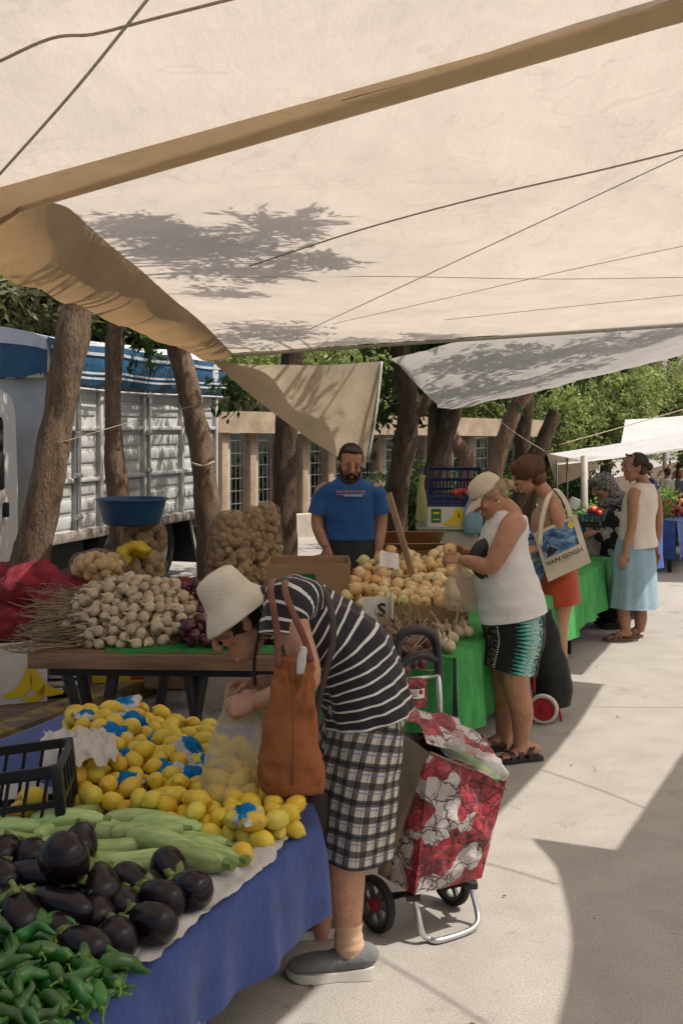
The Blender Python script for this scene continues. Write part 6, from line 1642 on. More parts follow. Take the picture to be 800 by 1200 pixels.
# bucket hat
hx = hd_up.normalized(); hc = p(272, 708, -.01)
Rh = frame(hx, V((0, 1, 0)))
hat = MB(); pr = [(.0, .142), (.03, .141), (.058, .136), (.076, .122), (.084, .1), (.0885, .07), (.093, .042), (.098, .024), (.112, .002), (.127, -.022), (.14, -.048), (.1425, -.054), (.139, -.054), (.124, -.026), (.108, -.002), (.094, .02), (.088, .04), (.082, .07), (.07, .118), (.03, .135), (0, .136)]
hat.lathe([(r*.93, z*.9) for r, z in pr], 44, hc, Rh, sq=(1.0, 1.06)); hat.wrinkle(.013, 7, seed=3); hat.wrinkle(.003, 28, seed=5)
def hat_mat():
    t = NT('cream_woven_hat'); c = t.coord('Object'); n = t.noise(c, 10, 4, .6)
    wv = t.noise(t.coord('Object', (1, 1, 3)), 240, 2, .5)
    col = t.ramp(n, [(.3, (.56, .5, .4)), (.7, (.66, .6, .5))])
    return t.done(t.bsdf(col, .9, t.bump(wv, .5, .002, t.bump(t.noise(t.coord('Object', (1, 1, 4)), 30, 3, .6), .4, .01)), spec=.15))
MT['hat'] = hat_mat(); h1 = obj('bucket_hat', hat, MT['hat'], w1)
M1 = f1.M4; L1 = lambda x, y, z: M1 @ V((x, y, z))
def hr1(rd):
    a = rd.uniform(-2.6, 2.6); y = -.1*math.cos(a)+.0 if abs(a) > .1 else -.1; x = .078*math.sin(a)
    z0 = rd.uniform(.0, .06); b = L1(x*.95, -.095*math.cos(a)-.004, z0); L = rd.uniform(.05, .1)
    if abs(a) > 1.9: L *= .75
    fl = rd.uniform(-.012, .014)
    return [b, L1(x*1.1+fl*.4, -.1*math.cos(a)+rd.uniform(-.008, .008), z0-L*.5), L1(x*1.12+fl, -.1*math.cos(a)+rd.uniform(-.02, .03), z0-L)]
hb = MB(); hb.ell((0, -.014, .028), (.077, .098, .094)); hb.ell((0, -.05, -.03), (.066, .055, .06)); hb.xf(M1)
hr1 = lambda rd: lock(M1, rd, -2.05, 2.05, -.25, .3, (.08, .1, .094), (0, -.014, .02), rd.uniform(.3, .62), .05, .16)
hair_strands(hr1, 1000, HM['black'], w1, .0024, 4, 'hair', base=hb)
# cord hanging from the neck
cd = MB(); cd.tube([p(312, 722, -.08), p(303, 745, -.1), p(298, 775, -.06), p(299, 803, -.04)], .006, 6, 6); obj('neck_cord', cd, MT['black_plastic'], w1)
# shoes and sock
MT['grey_knit'] = fabric('grey_knit', (.15, .145, .145), .95, .2, 200, .5); MT['sole_white'] = simple('off_white_sole', (.56, .53, .47), .7, .08, 8, .2, 60, dirt=.25); MT['sock'] = fabric('beige_sock', (.5, .32, .2))
hl = gnd(437, 1138); shoe(w1, (hl.x, 3.685, 0), (-1, -.06, 0), .288, .13, MT['grey_knit'], MT['sole_white'])
hl2 = gnd(402, 1098); shoe(w1, (hl2.x, hl2.y+.02, 0), (-1, -.1, 0), .28, .1, MT['grey_knit'], MT['sole_white'])
sk_ = MB(); sk_.loft([p(408, 1080, -.06), p(408, 1096, -.06), p(409, 1108, -.06), p(409, 1122, -.06)], [.046, .047, .049, .042], (0, 1, 0), 24, 5, False, flare=lambda q, a: 1+.03*math.sin(q*22)); sk_.wrinkle(.003, 20); obj('sock', sk_, MT['sock'], w1)
# brown shoulder bag, its straps over the near shoulder
MT['tan_suede'] = simple('rust_brown_suede', (.27, .085, .025), .8, .2, 6, .5, 24, dirt=.25, bd=.01); MT['strap'] = simple('red_brown_leather', (.15, .045, .025), .5, .2, 10, .2, 60)
bg = thing('shoulder_bag', 'rust brown suede shoulder bag hanging from the bending woman', 'bag', p(345, 930, -.36))
q = lambda x, y, d=0: at(x, y, 3.40+d)
bm_ = MB(); rows_ = [(343, 930, .074, .02), (343, 923, .09, .05), (343, 898, .094, .06), (344, 860, .084, .05), (346, 815, .07, .035), (347, 786, .058, .028), (347, 772, .054, .024)]
bm_.loft([q(x, y) for x, y, a, b in rows_], [(a, b) for x, y, a, b in rows_], (1, 0, 0), 40, 8, True, ex=.8, flare=lambda t_, a: 1+.03*math.sin(a*4+t_*9)+.05*(t_ > .6)*math.sin(a*6+1)*(t_-.6)*2.5)
bm_.wrinkle(.034, 8, (1, 1, .55), seed=4); bm_.wrinkle(.016, 17, (1, 1, .8), True, seed=6); bm_.wrinkle(.006, 40, seed=9); bag = obj('pouch', bm_, MT['tan_suede'], bg)
s1 = MB(); s1.loft([q(342, 778, -.065), q(343, 830, -.078), q(343, 880, -.085), q(342, 927, -.05)], [(.0025, .002)]*4, (1, 0, 0), 6, 4); obj('seam', s1, MT['strap'], bag)
for pts in ([(326, 782, 3.37), (325, 745, 3.4), (320, 712, 3.405), (317, 692, 3.45), (320, 680, 3.56), (326, 678, 3.66)], [(365, 776, 3.37), (358, 752, 3.385), (345, 722, 3.395), (335, 697, 3.43), (334, 682, 3.53), (338, 678, 3.66)]):
    s1 = MB(); s1.loft([at(*t_) for t_ in pts], [(.0105, .003)]*len(pts), (1, .1, 0), 10, 6); obj('strap', s1, MT['strap'], bg)
s1 = MB(); s1.grid(lambda a, b: q(330+6*a+28*b, 782+38*math.sin(PI*b)*.9+4*a, -.06-.012*math.sin(PI*b))+V((0, -.006*a, .0)), 6, 18); obj('front_handle', s1, MT['tan_suede'], bg)
s1 = MB(); s1.loft([q(352, 790, -.05), q(353, 775, -.045), q(356, 762, -.04), q(353, 758, -.035)], [(.012, .006), (.014, .008), (.01, .006), (.004, .003)], (1, 0, 0), 12, 4); s1.wrinkle(.004, 40); obj('tissue', s1, MT['paper'], bg)
# dark body strap and small dark pouch
cs = thing('crossbody_bag', 'dark crossbody bag of the bending woman, hanging behind the brown one', 'bag', p(372, 955, -.05))
s1 = MB(); s1.loft([p(362, 684, .06), p(378, 690, -.1), p(388, 715, -.2), p(390, 750, -.213), p(383, 782, -.2), p(372, 830, -.19), p(368, 900, -.19), p(366, 935, -.15)], [(.011, .003)]*8, (.9, 0, .3), 8, 6); obj('strap', s1, simple('grey_brown_strap', (.06, .045, .038), .6, .2, 20), cs)
s1 = MB(); s1.loft([p(363, 982, -.12), p(363, 972, -.12), p(364, 945, -.12), p(366, 925, -.12)], [(.05, .02), (.065, .035), (.065, .035), (.055, .02)], (1, 0, 0), 24, 5, ex=.7); s1.wrinkle(.006, 14); obj('pouch', s1, simple('dark_leather', (.03, .018, .014), .5, .3, 12), cs)
# clear bag of lemons held by the handles
MT['clear_bag'] = film_mat('clear_bag_film', (.74, .68, .48), .33, .2)
cbag = thing('plastic_bag', 'translucent plastic bag of lemons held by the bending woman', 'bag', p(275, 945, .0))
s1 = MB(); qq = lambda x, y, d=0: at(x, y, 3.43+.26*max(0, min(1, (940-y)/115))+d)
rows_ = [(274, 944, .07, .04), (274, 938, .095, .075), (274, 918, .102, .085), (276, 890, .094, .07), (279, 860, .08, .045), (277, 836, .058, .025), (272, 818, .03, .014), (271, 806, .012, .01)]
s1.loft([qq(x, y) for x, y, a, b in rows_], [(a, b) for x, y, a, b in rows_], (1, 0, 0), 44, 8, True, flare=lambda t_, a: 1+.07*math.sin(a*9+t_*2)*max(0, t_-.25)*1.6+.02*math.sin(a*4))
s1.wrinkle(.012, 12, (1, 1, .4), seed=3); obj('film', s1, MT['clear_bag'], cbag)
s1 = MB(); s1.loft([qq(284, 840, -.02), qq(298, 832, -.03), qq(307, 838, -.02), qq(306, 870, -.01), qq(303, 900, 0)], [(.012, .006), (.022, .012), (.02, .012), (.03, .02), (.02, .015)], (1, 0, 0), 16, 5); s1.wrinkle(.01, 14, seed=6); obj('loose_handle', s1, MT['clear_bag'], cbag)
for i, (x, y, d) in enumerate([(256, 932, -.02), (274, 934, -.05), (293, 932, -.02), (262, 916, 0), (281, 914, -.035), (297, 914, 0.02), (270, 925, .04), (288, 922, .04), (254, 912, .03), (276, 902, .03), (266, 934, .03)]):
    c = qq(x, y, d); lem[i % 5].put(tuple(c), rrot(), .85, 'yellow lemon inside the translucent bag held by the woman', 'lemons in the held bag')

# ============ shopping trolley beside her
MT['floral'] = floral_mat(); MT['beige_panel'] = fabric('beige_polyester', (.33, .26, .17), .8, .1)
tr = thing('shopping_trolley', 'red and white floral shopping trolley with black handle beside the bending woman', 'shopping trolley', (.28, 4.08, 0))
BL, FL, FR, BR = at(442, 1024, 4.02), at(486, 1049, 3.87), at(564, 1029, 4.02), at(522, 1008, 4.2)
TBL, TFL, TFR, TBR = at(470, 858, 4.06), at(503, 882, 3.86), at(594, 911, 4.02), at(566, 862, 4.24)
KB = BL*.76+FL*.24                                                  # foot of the beige/floral border
def face(A, B, C, D, bul, n_, nu=24, nv=30, sd=0):
    def fn(a, b):
        pt = (A*(1-a)+B*a)*(1-b)+(D*(1-a)+C*a)*b
        k = math.sin(PI*a)*math.sin(PI*b)
        e = min(1, 6*min(a, 1-a, b, 1-b))
        return pt+V(n_)*(bul*k+.024*e*noise.noise(pt*11+V((sd, 0, 0)))+.01*e*noise.noise(pt*27))
    return fn
nf = (.55, -.8, .15); nl = (-.75, -.62, .1); nr = (.8, .55, .05)
m = MB(); m.grid(face(KB, FL, TFL, TFL*.98+TBL*.02, .01, nl, 14, 30, 1), 14, 30)
m.grid(face(FL, FR, TFR, TFL, .035, nf, 30, 30, 2), 30, 30); m.grid(face(FR, BR, TBR, TFR, .02, nr, 16, 30, 3), 16, 30)
m.grid(face(BR, BL, TBL, TBR, .0, (-.6, .75, 0), 10, 10, 4), 10, 10); m.grid(face(BL, BR, FR, FL, -.01, (0, 0, 1)), 6, 6)
sack_ = obj('fabric_bag', m, MT['floral'], tr)
m = MB(); m.grid(face(BL, KB, TFL*.98+TBL*.02, TBL, .012, nl, 14, 30, 5), 14, 30); obj('side_panel', m, MT['beige_panel'], sack_)
m = MB()
for a, b in ((TFL, TFR), (TFR, TBR)): m.tube([a, (a+b)/2-V((0, 0, .012)), b], .006, 8, 6)
obj('rim_piping', m, simple('brown_piping', (.18, .1, .06), .6), sack_)
m = MB(); m.grid(lambda a, b: (TFL*(1-a)+TFR*a)*(1-b)+(TBL*(1-a)+TBR*a)*b-V((0, 0, .05)), 4, 4); obj('inner_lining', m, MT['black_plastic'], sack_)
# flap thrown back and slack
F0, F1, F2, F3 = at(474, 832, 4.12), at(540, 850, 4.2), at(590, 902, 4.05), at(508, 880, 3.9)
def ff(a, b):
    pt = (at(472, 842, 4.1)*(1-a)+at(545, 852, 4.24)*a)*(1-b)+(at(500, 876, 3.92)*(1-a)+at(588, 898, 4.08)*a)*b
    return pt+V((0, 0, .045*math.sin(PI*b*.9)*(1-.3*a)+.015*noise.noise(pt*14)+.02*math.sin(a*9)*b*(1-b)))
m = MB(); m.grid(ff, 26, 22); obj('flap', m, MT['floral'], sack_)
def ff2(a, b):
    pt = (at(470, 836, 4.13)*(1-a)+at(536, 846, 4.28)*a)*(1-b)+(at(476, 850, 4.0)*(1-a)+at(541, 868, 4.16)*a)*b
    return pt+V((0, 0, .03*math.sin(PI*b)+.012*noise.noise(pt*15)+.015))
m = MB(); m.grid(ff2, 20, 12); obj('flap_fold', m, MT['floral'], sack_)
m = MB()
for a, b in ((at(470, 845, 4.13), at(465, 760, 4.24)), (at(515, 838, 4.26), at(512, 775, 4.32))): m.tube([a-V((0, 0, .45))+V((-.02, .06, 0)), a, b], .011, 10, 4)
obj('handle_tube', m, MT['alu'], tr)
m = MB(); m.tube([at(466, 800, 4.2), at(465, 760, 4.24), at(472, 742, 4.25), at(490, 738, 4.27), at(505, 744, 4.3), at(512, 762, 4.32), at(514, 798, 4.3)], [.017, .018, .019, .02, .02, .018, .016], 14, 6)
m.tube([at(467, 783, 4.22), at(480, 772, 4.24), at(496, 768, 4.26), at(511, 774, 4.3)], [.014, .017, .017, .013], 12, 5); obj('grip', m, MT['black_plastic'], tr)
m = MB(); m.tube([at(468, 797, 4.21), at(513, 792, 4.29)], .007, 8, 1); obj('cross_tube', m, MT['steel'], tr)
m = MB(); m.grid(lambda a, b: at(477+23*a, 794+36*b-1.5*a, 4.22+.05*a-.02*b)+V((0, -.01*math.sin(PI*a), 0)), 8, 10); po = obj('hanging_pocket', m, MT['floral'], tr)
m = MB(); m.grid(lambda a, b: at(480+17*a, 808+11*b-1.5*a, 4.2+.04*a)+V((0, -.01*math.sin(PI*a), 0)), 6, 4); lb = obj('white_label', m, MT['white_ink'], po)
m = MB(); m.ell(at(493, 811, 4.19), (.008, .002, .01), None, 12, 7); obj('label_emblem', m, MT['red_ink'], lb)
m = MB()
for k in range(3): m.bar(at(482, 811+k*2.6, 4.185), at(489, 810.5+k*2.6, 4.2), .003, .002)
obj('label_print', m, MT['black_ink'], lb)
ax = V((.79, .61, 0)); wc = at(440, 1064, 4.0); wc.z = .1; wr_ = wc+ax*.37; wr_.z = .1
MT['hub_red'] = simple('red_hub', (.35, .015, .025), .4, .1); MT['grey_rim'] = simple('dark_grey_rim', (.1, .1, .105), .5, .2)
def spoke_wheel(nm, c, axd, r, parent, rim_m, hub_m, tyre_m='rubber', wth=.03, spokes=6, disc=False):
    R = frame(axd); t_ = MB(); pr = [(r*.78, -wth/2), (r*.93, -wth*.5), (r, -wth*.22), (r, wth*.22), (r*.93, wth*.5), (r*.78, wth/2), (r*.78, -wth/2)]
    t_.lathe(pr, 30, c, R); wo = obj(nm, t_, MT[tyre_m], parent, 'auto'); t_ = MB()
    if disc: t_.lathe([(0, -wth*.4), (r*.3, -wth*.42), (r*.7, -wth*.25), (r*.78, -wth*.35), (r*.78, wth*.35), (r*.7, wth*.25), (r*.3, wth*.42), (0, wth*.4)], 26, c, R)
    else:
        t_.lathe([(r*.68, -wth*.4), (r*.79, -wth*.4), (r*.79, wth*.4), (r*.68, wth*.4), (r*.68, -wth*.4)], 26, c, R)
        for k in range(spokes):
            a = 2*PI*k/spokes; d = R @ V((math.cos(a), math.sin(a), 0)); t_.bar(V(c)+d*r*.1, V(c)+d*r*.7, .016, wth*.5, 0, 0, V(axd))
    obj('rim', t_, MT[rim_m], wo, 'auto')
    t_ = MB(); t_.lathe([(0, -wth*.7), (r*.2, -wth*.65), (r*.26, 0), (r*.2, wth*.65), (0, wth*.7)], 18, c, R); obj('hub', t_, MT[hub_m], wo, 'auto'); return wo
for c in (wc, wr_): spoke_wheel('wheel', c, ax, .1, tr, 'grey_rim', 'hub_red' if c is wc else 'grey_rim')
m = MB(); m.tube([wc, wr_], .009, 8, 1); obj('axle', m, MT['black_metal'], tr)
m = MB(); m.tube([at(484, 1048, 3.93), at(488, 1064, 3.92), at(494, 1092, 3.9), gnd(502, 1100, .014), gnd(514, 1102, .013), gnd(546, 1092, .013), gnd(558, 1083, .02), at(559, 1070, 4.05), at(553, 1045, 4.08), at(550, 1032, 4.09)], .0105, 10, 6); obj('stand_bar', m, MT['alu'], tr)
for c, a, b in ((at(484, 1050, 3.93), at(447, 1050, 4.02), at(484, 1047, 3.95)), (at(551, 1036, 4.08), at(520, 1040, 4.25), at(551, 1034, 4.1))):
    m = MB(); m.box(c, (.05, .05, .025), None, 0, .006); m.bar(a, b, .018, .018, 0, .004); obj('bracket', m, MT['black_plastic'], tr, 'auto')
# leeks in a thin bag inside it
MT['white_film'] = film_mat('white_bag_film', (.7, .7, .66), .34, .25); MT['leek'] = simple('leek_green', (.14, .26, .06), .5, .35, 8, scale=(1, 1, .2)); MT['leek_w'] = simple('leek_white', (.55, .58, .42), .45, .12, 8)
lk = thing('leek_bag', 'bag of leeks in thin white plastic in the trolley mouth', 'bag', at(560, 895, 4.05))
m = MB()
for i in range(5): m.tube([at(510+8*i, 872+3*i, 4.0+.02*i), at(535+7*i, 882+5*i, 4.0), at(560+6*i, 897+4*i, 4.0)], [.012, .017, .015], 8, 4)
obj('leek', m, MT['leek'], lk)['kind'] = 'stuff'
m = MB(); m.loft([at(508, 872, 4.0), at(530, 878, 3.98), at(555, 887, 3.98), at(578, 900, 4.0), at(590, 909, 4.02)], [(.018, .012), (.036, .024), (.046, .034), (.044, .034), (.02, .018)], (.4, .8, 0), 30, 7); m.wrinkle(.024, 22, seed=2); obj('film', m, MT['white_film'], lk)
m = MB(); m.loft([at(536, 880, 3.96), at(532, 868, 3.95), at(534, 858, 3.96), at(540, 862, 3.96), at(541, 876, 3.96)], [(.01, .005)]*5, (1, 0, 0), 10, 5); obj('handle', m, MT['white_film'], lk)

# ============ woman in cap and white tank top
Y0b = 6.15
def p2(x, y, dy=0.0): return at(x, y, Y0b+dy)
w2 = thing('person', 'woman in beige cap, white tank top and printed shorts choosing onions', 'person', (p2(600, 884).x, Y0b, 0))
f2 = Fig()
f2.limb([p2(600, 730), p2(592, 690), p2(588, 655), p2(592, 625), p2(597, 606), p2(593, 596), p2(585, 590)], [(.17, .15), (.165, .15), (.15, .13), (.155, .11), (.12, .075), (.058, .058), (.05, .052)], (.25, 1, 0))
f2.head(p2(573, 581, -.01), (-.8, -.12, -.52), (-.52, .05, .84), .98)
f2.limb([p2(603, 613, -.1), p2(598, 620, -.16), p2(588, 640, -.2), p2(574, 663, -.2), p2(556, 660, -.16), p2(541, 656, -.09)], [.07, .066, .058, .048, .042, .029])
f2.hand(p2(541, 656, -.09), (-1, .25, .08), (-.05, -.6, .75), 1, .95, (.6, .7, .8, .85), .05, .3)
f2.limb([p2(598, 610, .1), p2(590, 622, .17), p2(570, 650, .2), p2(552, 650, .12), p2(543, 646, .06)], [.066, .06, .046, .04, .028])
f2.hand(p2(542, 645, .05), (-1, .1, .35), (.1, .6, .75), -1, .95, (.6, .8, .9, 1.0), .05, .4)
f2.limb([p2(608, 735, -.07), p2(603, 780, -.08), p2(606, 812, -.09), p2(611, 835, -.09), p2(610, 862, -.08), p2(610, 882, -.08)], [.115, .088, .07, .064, .045, .042])
f2.limb([p2(588, 735, .09), p2(583, 780, .1), p2(588, 812, .1), p2(592, 835, .1), p2(590, 860, .1), p2(590, 878, .1)], [.11, .084, .068, .062, .045, .042])
h_n = p2(628, 884, -.1); h_n.z = 0; h_f = gnd(602, 880); 
h_n = V((p2(622, 0).x+.03, 6.07, 0)); foot(f2, h_n, (-1, -.3, 0), .24, .1); h_f = V((p2(597, 0).x+.03, 6.27, 0)); foot(f2, h_f, (-1, -.35, 0), .24, .1)
b2_ = f2.build(w2, 'tan', .0055, 4); f2.eyes(b2_)
tm2 = MB()
tt = [(601, 721, .222, .192), (598, 705, .214, .188), (596, 695, .205, .182), (590, 672, .19, .166), (588, 648, .18, .15), (592, 627, .178, .13), (597, 613, .168, .114), (600.5, 605, .135, .092), (602, 600, .1, .07)]
tm2.loft([p2(x, y) for x, y, a, b in tt], [(a, b) for x, y, a, b in tt], (.25, 1, 0), 48, 8, False, 0, True, PI/2, lambda q, a: 1+.01*math.sin(a*6+q*8)); tm2.wrinkle(.012, 9, (.6, .6, 1.6), seed=4)
MT['white_rib'] = fabric('white_rib_cotton', (.66, .63, .6), .9, .06, 300, .3); obj('tank_top', tm2, MT['white_rib'], w2)
MT['shorts'] = shorts_mat(); sh2 = MB()
sh2.loft([p2(601, 712), p2(601, 725), p2(602, 745), p2(598, 765), p2(594, 782)], [(.185, .16), (.2, .178), (.19, .17), (.18, .165), (.172, .168)], (.25, 1, 0), 52, 8, False, 0, True, PI*.62, lambda q, a: 1+.02*math.sin(a*5+1)*q+.012*math.sin(a*11)*q, uvk=1.04); sh2.wrinkle(.008, 9, seed=6); obj('printed_shorts', sh2, MT['shorts'], w2)
M2 = f2.M4
cp = MB(); cp.lathe([(0, .126), (.035, .123), (.066, .108), (.083, .08), (.09, .05), (.092, .026), (.088, .026), (.08, .078), (.03, .118), (0, .12)], 34, sq=(.93, 1.13)); 
cp.xf(M2 @ Matrix.Translation((0, -.008, .004)) @ Matrix.Rotation(-.08, 4, 'X')); cp.wrinkle(.004, 16)
MT['cap'] = fabric('beige_cap_cotton', (.6, .5, .38), .9, .08); cpo = obj('cap', cp, MT['cap'], w2)
vz = MB()
def fv(a, b, o=0.0):
    an = (a-.5)*2.2; r0 = .088; x = math.sin(an)*(r0*.9); y = math.cos(an)*(r0*1.08)
    ext = .085*b*max(0, math.cos(an*.78)); return V((x*(1+.04*b), y+ext, .028-.028*b*b-.02*abs(math.sin(an))*0+o-.012*(an*an)*b*.5))
vz.grid(lambda a, b: fv(a, b), 20, 8); vz.grid(lambda a, b: fv(1-a, b, -.004), 20, 8); vz.xf(M2 @ Matrix.Translation((0, -.008, .006)) @ Matrix.Rotation(-.1, 4, 'X')); obj('visor', vz, MT['cap'], cpo)
L2 = lambda x, y, z: M2 @ V((x, y, z))
def hr2(rd):
    if rd.random() < .3:                                           # pony tail tuft at the nape
        a = rd.uniform(-.04, .04); z0 = rd.uniform(-.03, .02); e = V((rd.uniform(-.02, .02), -.14-rd.uniform(0, .015), z0-rd.uniform(-.0, .05)))
        return [L2(a, -.095, z0), L2((a+e.x)*.6, -.125, z0+.012), M2 @ e]
    return lock(M2, rd, -2.0, 2.0, -.1, .35, (.079, .095, .09), (0, -.02, .02), rd.uniform(.35, .6), .05, .25)
hb = MB(); hb.ell((0, -.02, .02), (.076, .092, .085)); hb.ell((0, -.07, -.02), (.055, .04, .045)); hb.ell((0, -.125, -.008), (.032, .034, .03)); hb.xf(M2)
hair_strands(hr2, 800, HM['blond'], w2, .002, 5, 'hair', base=hb)
m = MB(); m.tube([L2(-.02, -.1, .03), L2(0, -.112, .02), L2(.018, -.105, -.012)], .009, 8, 4); obj('hair_clip', m, MT['black_plastic'], w2)
m = MB(); m.ell(L2(-.08, -.008, -.05), (.006, .006, .009)); obj('earring', m, MT['steel'], w2)
MT['fleather'] = simple('black_leather', (.02, .018, .017), .5, .3, 20, .2, 80)
shoe(w2, V((h_n.x+.01, h_n.y, 0)), (-1, -.3, 0), .262, .105, MT['fleather'], MT['rubber'], 'sandal3', 'sandal'); shoe(w2, V((h_f.x+.01, h_f.y, 0)), (-1, -.35, 0), .262, .105, MT['fleather'], MT['rubber'], 'sandal3', 'sandal')
fb = thing('belt_bag', 'black belt bag worn across the chest of the woman in the cap', 'bag', p2(562, 655, -.1))
m = MB(); m.loft([p2(572, 632, -.1), p2(566, 640, -.12), p2(560, 655, -.12), p2(566, 670, -.12), p2(574, 676, -.1)], [(.02, .015), (.045, .028), (.055, .032), (.045, .028), (.02, .015)], (1, 0, .3), 20, 6); obj('pouch', m, MT['fleather'], fb)
m = MB(); m.loft([p2(572, 640, -.14), p2(583, 625, -.12), p2(594, 607, -.09), p2(603, 606, .02)], [(.014, .003)]*4, (0, .4, .8), 8, 5); m.loft([p2(568, 672, -.14), p2(578, 680, -.155), p2(590, 678, -.165)], [(.01, .003)]*3, (0, .3, .9), 8, 5); obj('strap', m, MT['fleather'], fb)
baggy('translucent white plastic bag hanging from the hand of the woman in the cap', at(540, 716, 6.2), .2, .14, .3, film_mat('milky_bag_film', (.7, .62, .54), .38, .25), 7, 'plastic_bag', 8, .16)
oni[1].put(tuple(at(527, 645, 6.12)), rrot(), 1.0, 'golden onion held in the hand of the woman in the cap', None)

# ============ red-haired woman with tote bag
Y0c = 7.85
def p3(x, y, dy=0.0): return at(x, y, Y0c+dy)
w3 = thing('person', 'red-haired woman in flowered top and orange red skirt with a tote bag', 'person', (p3(655, 800).x, Y0c, 0))
f3 = Fig()
f3.limb([p3(652, 700), p3(650, 670), p3(645, 640), p3(642, 612), p3(643, 590), p3(640, 580), p3(633, 570), p3(628, 564)], [(.175, .13), (.16, .115), (.14, .105), (.155, .105), (.13, .075), (.062, .056), (.05, .05), (.048, .048)], (.3, 1, 0))
f3.head(p3(617, 556), (-.9, .1, -.3), (-.3, 0, .95), 1.0)
f3.limb([p3(648, 588, -.12), p3(651, 597, -.17), p3(655, 612, -.19), p3(660, 634, -.19), p3(648, 640, -.2), p3(632, 643, -.17)], [.05, .052, .047, .04, .035, .026])
f3.hand(p3(631, 643, -.165), (-1, .2, -.1), (-.05, -.7, .7), 1, .9, (.5, .6, .7, .7), .05, .3)
f3.limb([p3(640, 588, .12), p3(636, 600, .18), p3(628, 630, .2), p3(612, 640, .15)], [.05, .05, .04, .028]); f3.hand(p3(611, 640, .15), (-1, -.1, -.1), (0, .6, .8), -1, .9, (.5, .6, .7, .7))
f3.limb([p3(656, 700, -.06), p3(654, 730, -.07), p3(655, 760, -.06), p3(658, 785, -.06), p3(660, 798, -.06)], [.1, .072, .056, .042, .038])
f3.limb([p3(650, 700, .08), p3(650, 730, .09), p3(652, 760, .1), p3(656, 786, .1)], [.1, .07, .055, .042])
h3 = V((p3(664, 0).x, Y0c-.03, 0)); foot(f3, h3, (-.8, -.3, 0), .23, .09); h3b = V((p3(658, 0).x, Y0c+.13, 0)); foot(f3, h3b, (-.9, -.2, 0), .23, .09)
b3 = f3.build(w3, 'fair', .0065, 4); f3.eyes(b3)
m = MB(); tt = [(651, 662, .18, .138), (647, 640, .165, .128), (643, 618, .178, .128), (642.5, 602, .168, .115), (642.5, 594, .15, .09), (641, 587, .11, .066)]
m.loft([p3(x, y) for x, y, a, b in tt], [(a, b) for x, y, a, b in tt], (.3, 1, 0), 40, 7, False); m.wrinkle(.008, 10); MT['sflor'] = smallfloral_mat(); obj('flowered_top', m, MT['sflor'], w3)
m = MB(); m.loft([p3(651, 648), p3(652, 665), p3(653, 690), p3(654, 706)], [(.165, .125), (.185, .14), (.2, .15), (.205, .155)], (.3, 1, 0), 44, 6, False, flare=lambda q, a: 1+.025*q*math.sin(a*6)); m.wrinkle(.008, 8); obj('orange_skirt', m, fabric('orange_red_cotton', (.36, .06, .022), .9, .1), w3)
M3 = f3.M4; L3 = lambda x, y, z: M3 @ V((x, y, z))
hb = MB(); hb.ell((0, -.02, .03), (.095, .112, .1)); hb.ell((0, -.06, -.03), (.085, .07, .075)); hb.ell((0, .04, .07), (.075, .065, .05)); hb.xf(M3); hb.wrinkle(.016, 22, seed=2)
def hr3(rd):
    a = rd.uniform(-2.4, 2.4); t_ = rd.uniform(-.3, 1.3); d = V((math.sin(a)*math.cos(t_), -math.cos(a)*math.cos(t_), math.sin(t_)))
    b = V((d.x*.088, d.y*.105-.02, d.z*.1+.02)); g = V((rd.uniform(-.02, .02), rd.uniform(-.03, .02), -.03))
    return [M3 @ b, M3 @ (b*1.12+g*.5), M3 @ (b*1.16+g*1.6)]
hr3 = lambda rd: lock(M3, rd, -2.5, 2.5, .0, 1.45, (.096, .112, .104), (0, -.02, .028), rd.uniform(.35, .7), .06, .35, flare=.05)
hair_strands(hr3, 1500, HM['auburn'], w3, .0034, 6, 'hair', base=hb)
shoe(w3, V((h3.x, h3.y, 0)), (-.8, -.3, 0), .245, .095, MT['strap'], MT['rubber'], 'slide', 'sandal'); shoe(w3, V((h3b.x, h3b.y, 0)), (-.9, -.2, 0), .245, .095, MT['strap'], MT['rubber'], 'slide', 'sandal')
m = MB(); m.lathe([(.028, -.006), (.0295, 0), (.028, .006)], 20, p3(635, 642.5, -.175), frame(V((-1, .2, -.1)))); obj('wristwatch', m, MT['steel'], w3)
# tote with a blue and yellow print
MT['canvas'] = fabric('natural_canvas', (.6, .53, .41), .9, .08, 260, .4)
def swirl_mat():
    t = NT('abstract_blue_print'); c = t.coord('Object', (.7, 1, 1.6), (0, .4, 0)); wv = t.n('TexNoise', Scale=13.0, Detail=4.0, Distortion=.8); t.t.links.new(c, wv.inputs['Vector'])
    n = t.noise(c, 30, 5, .7, .6)
    col = t.ramp(t.math('MULTIPLY_ADD', n, .45, t.math('MULTIPLY', wv.outputs[0], .55)), [(.36, (.012, .025, .07)), (.45, (.04, .1, .24)), (.53, (.12, .25, .4)), (.58, (.35, .42, .36)), (.64, (.03, .07, .2))])
    return t.done(t.bsdf(col, .8))
MT['swirl'] = swirl_mat()
to = thing('tote_bag', 'natural canvas tote bag with a blue print and VAN GOGH lettering', 'bag', at(660, 680, 7.6))
TA, TB, TC, TD = at(624, 625, 7.66), at(675, 603, 7.62), at(692, 659, 7.6), at(642, 682, 7.62)
tn = (TB-TA).cross(TD-TA).normalized(); tn = tn if tn.y < 0 else -tn
def ft(a, b, o=0): 
    pt = (TA*(1-a)+TB*a)*(1-b)+(TD*(1-a)+TC*a)*b; return pt+tn*(.03*math.sin(PI*a)*math.sin(PI*min(1, b*1.1))+o+.004*noise.noise(pt*20)*math.sin(PI*a))
m = MB(); m.grid(lambda a, b: ft(a, b), 20, 20); m.grid(lambda a, b: ft(1-a, b)-tn*(.05*math.sin(PI*a)*math.sin(PI*b)**.4+.012), 20, 20); tb_ = obj('bag_body', m, MT['canvas'], to)
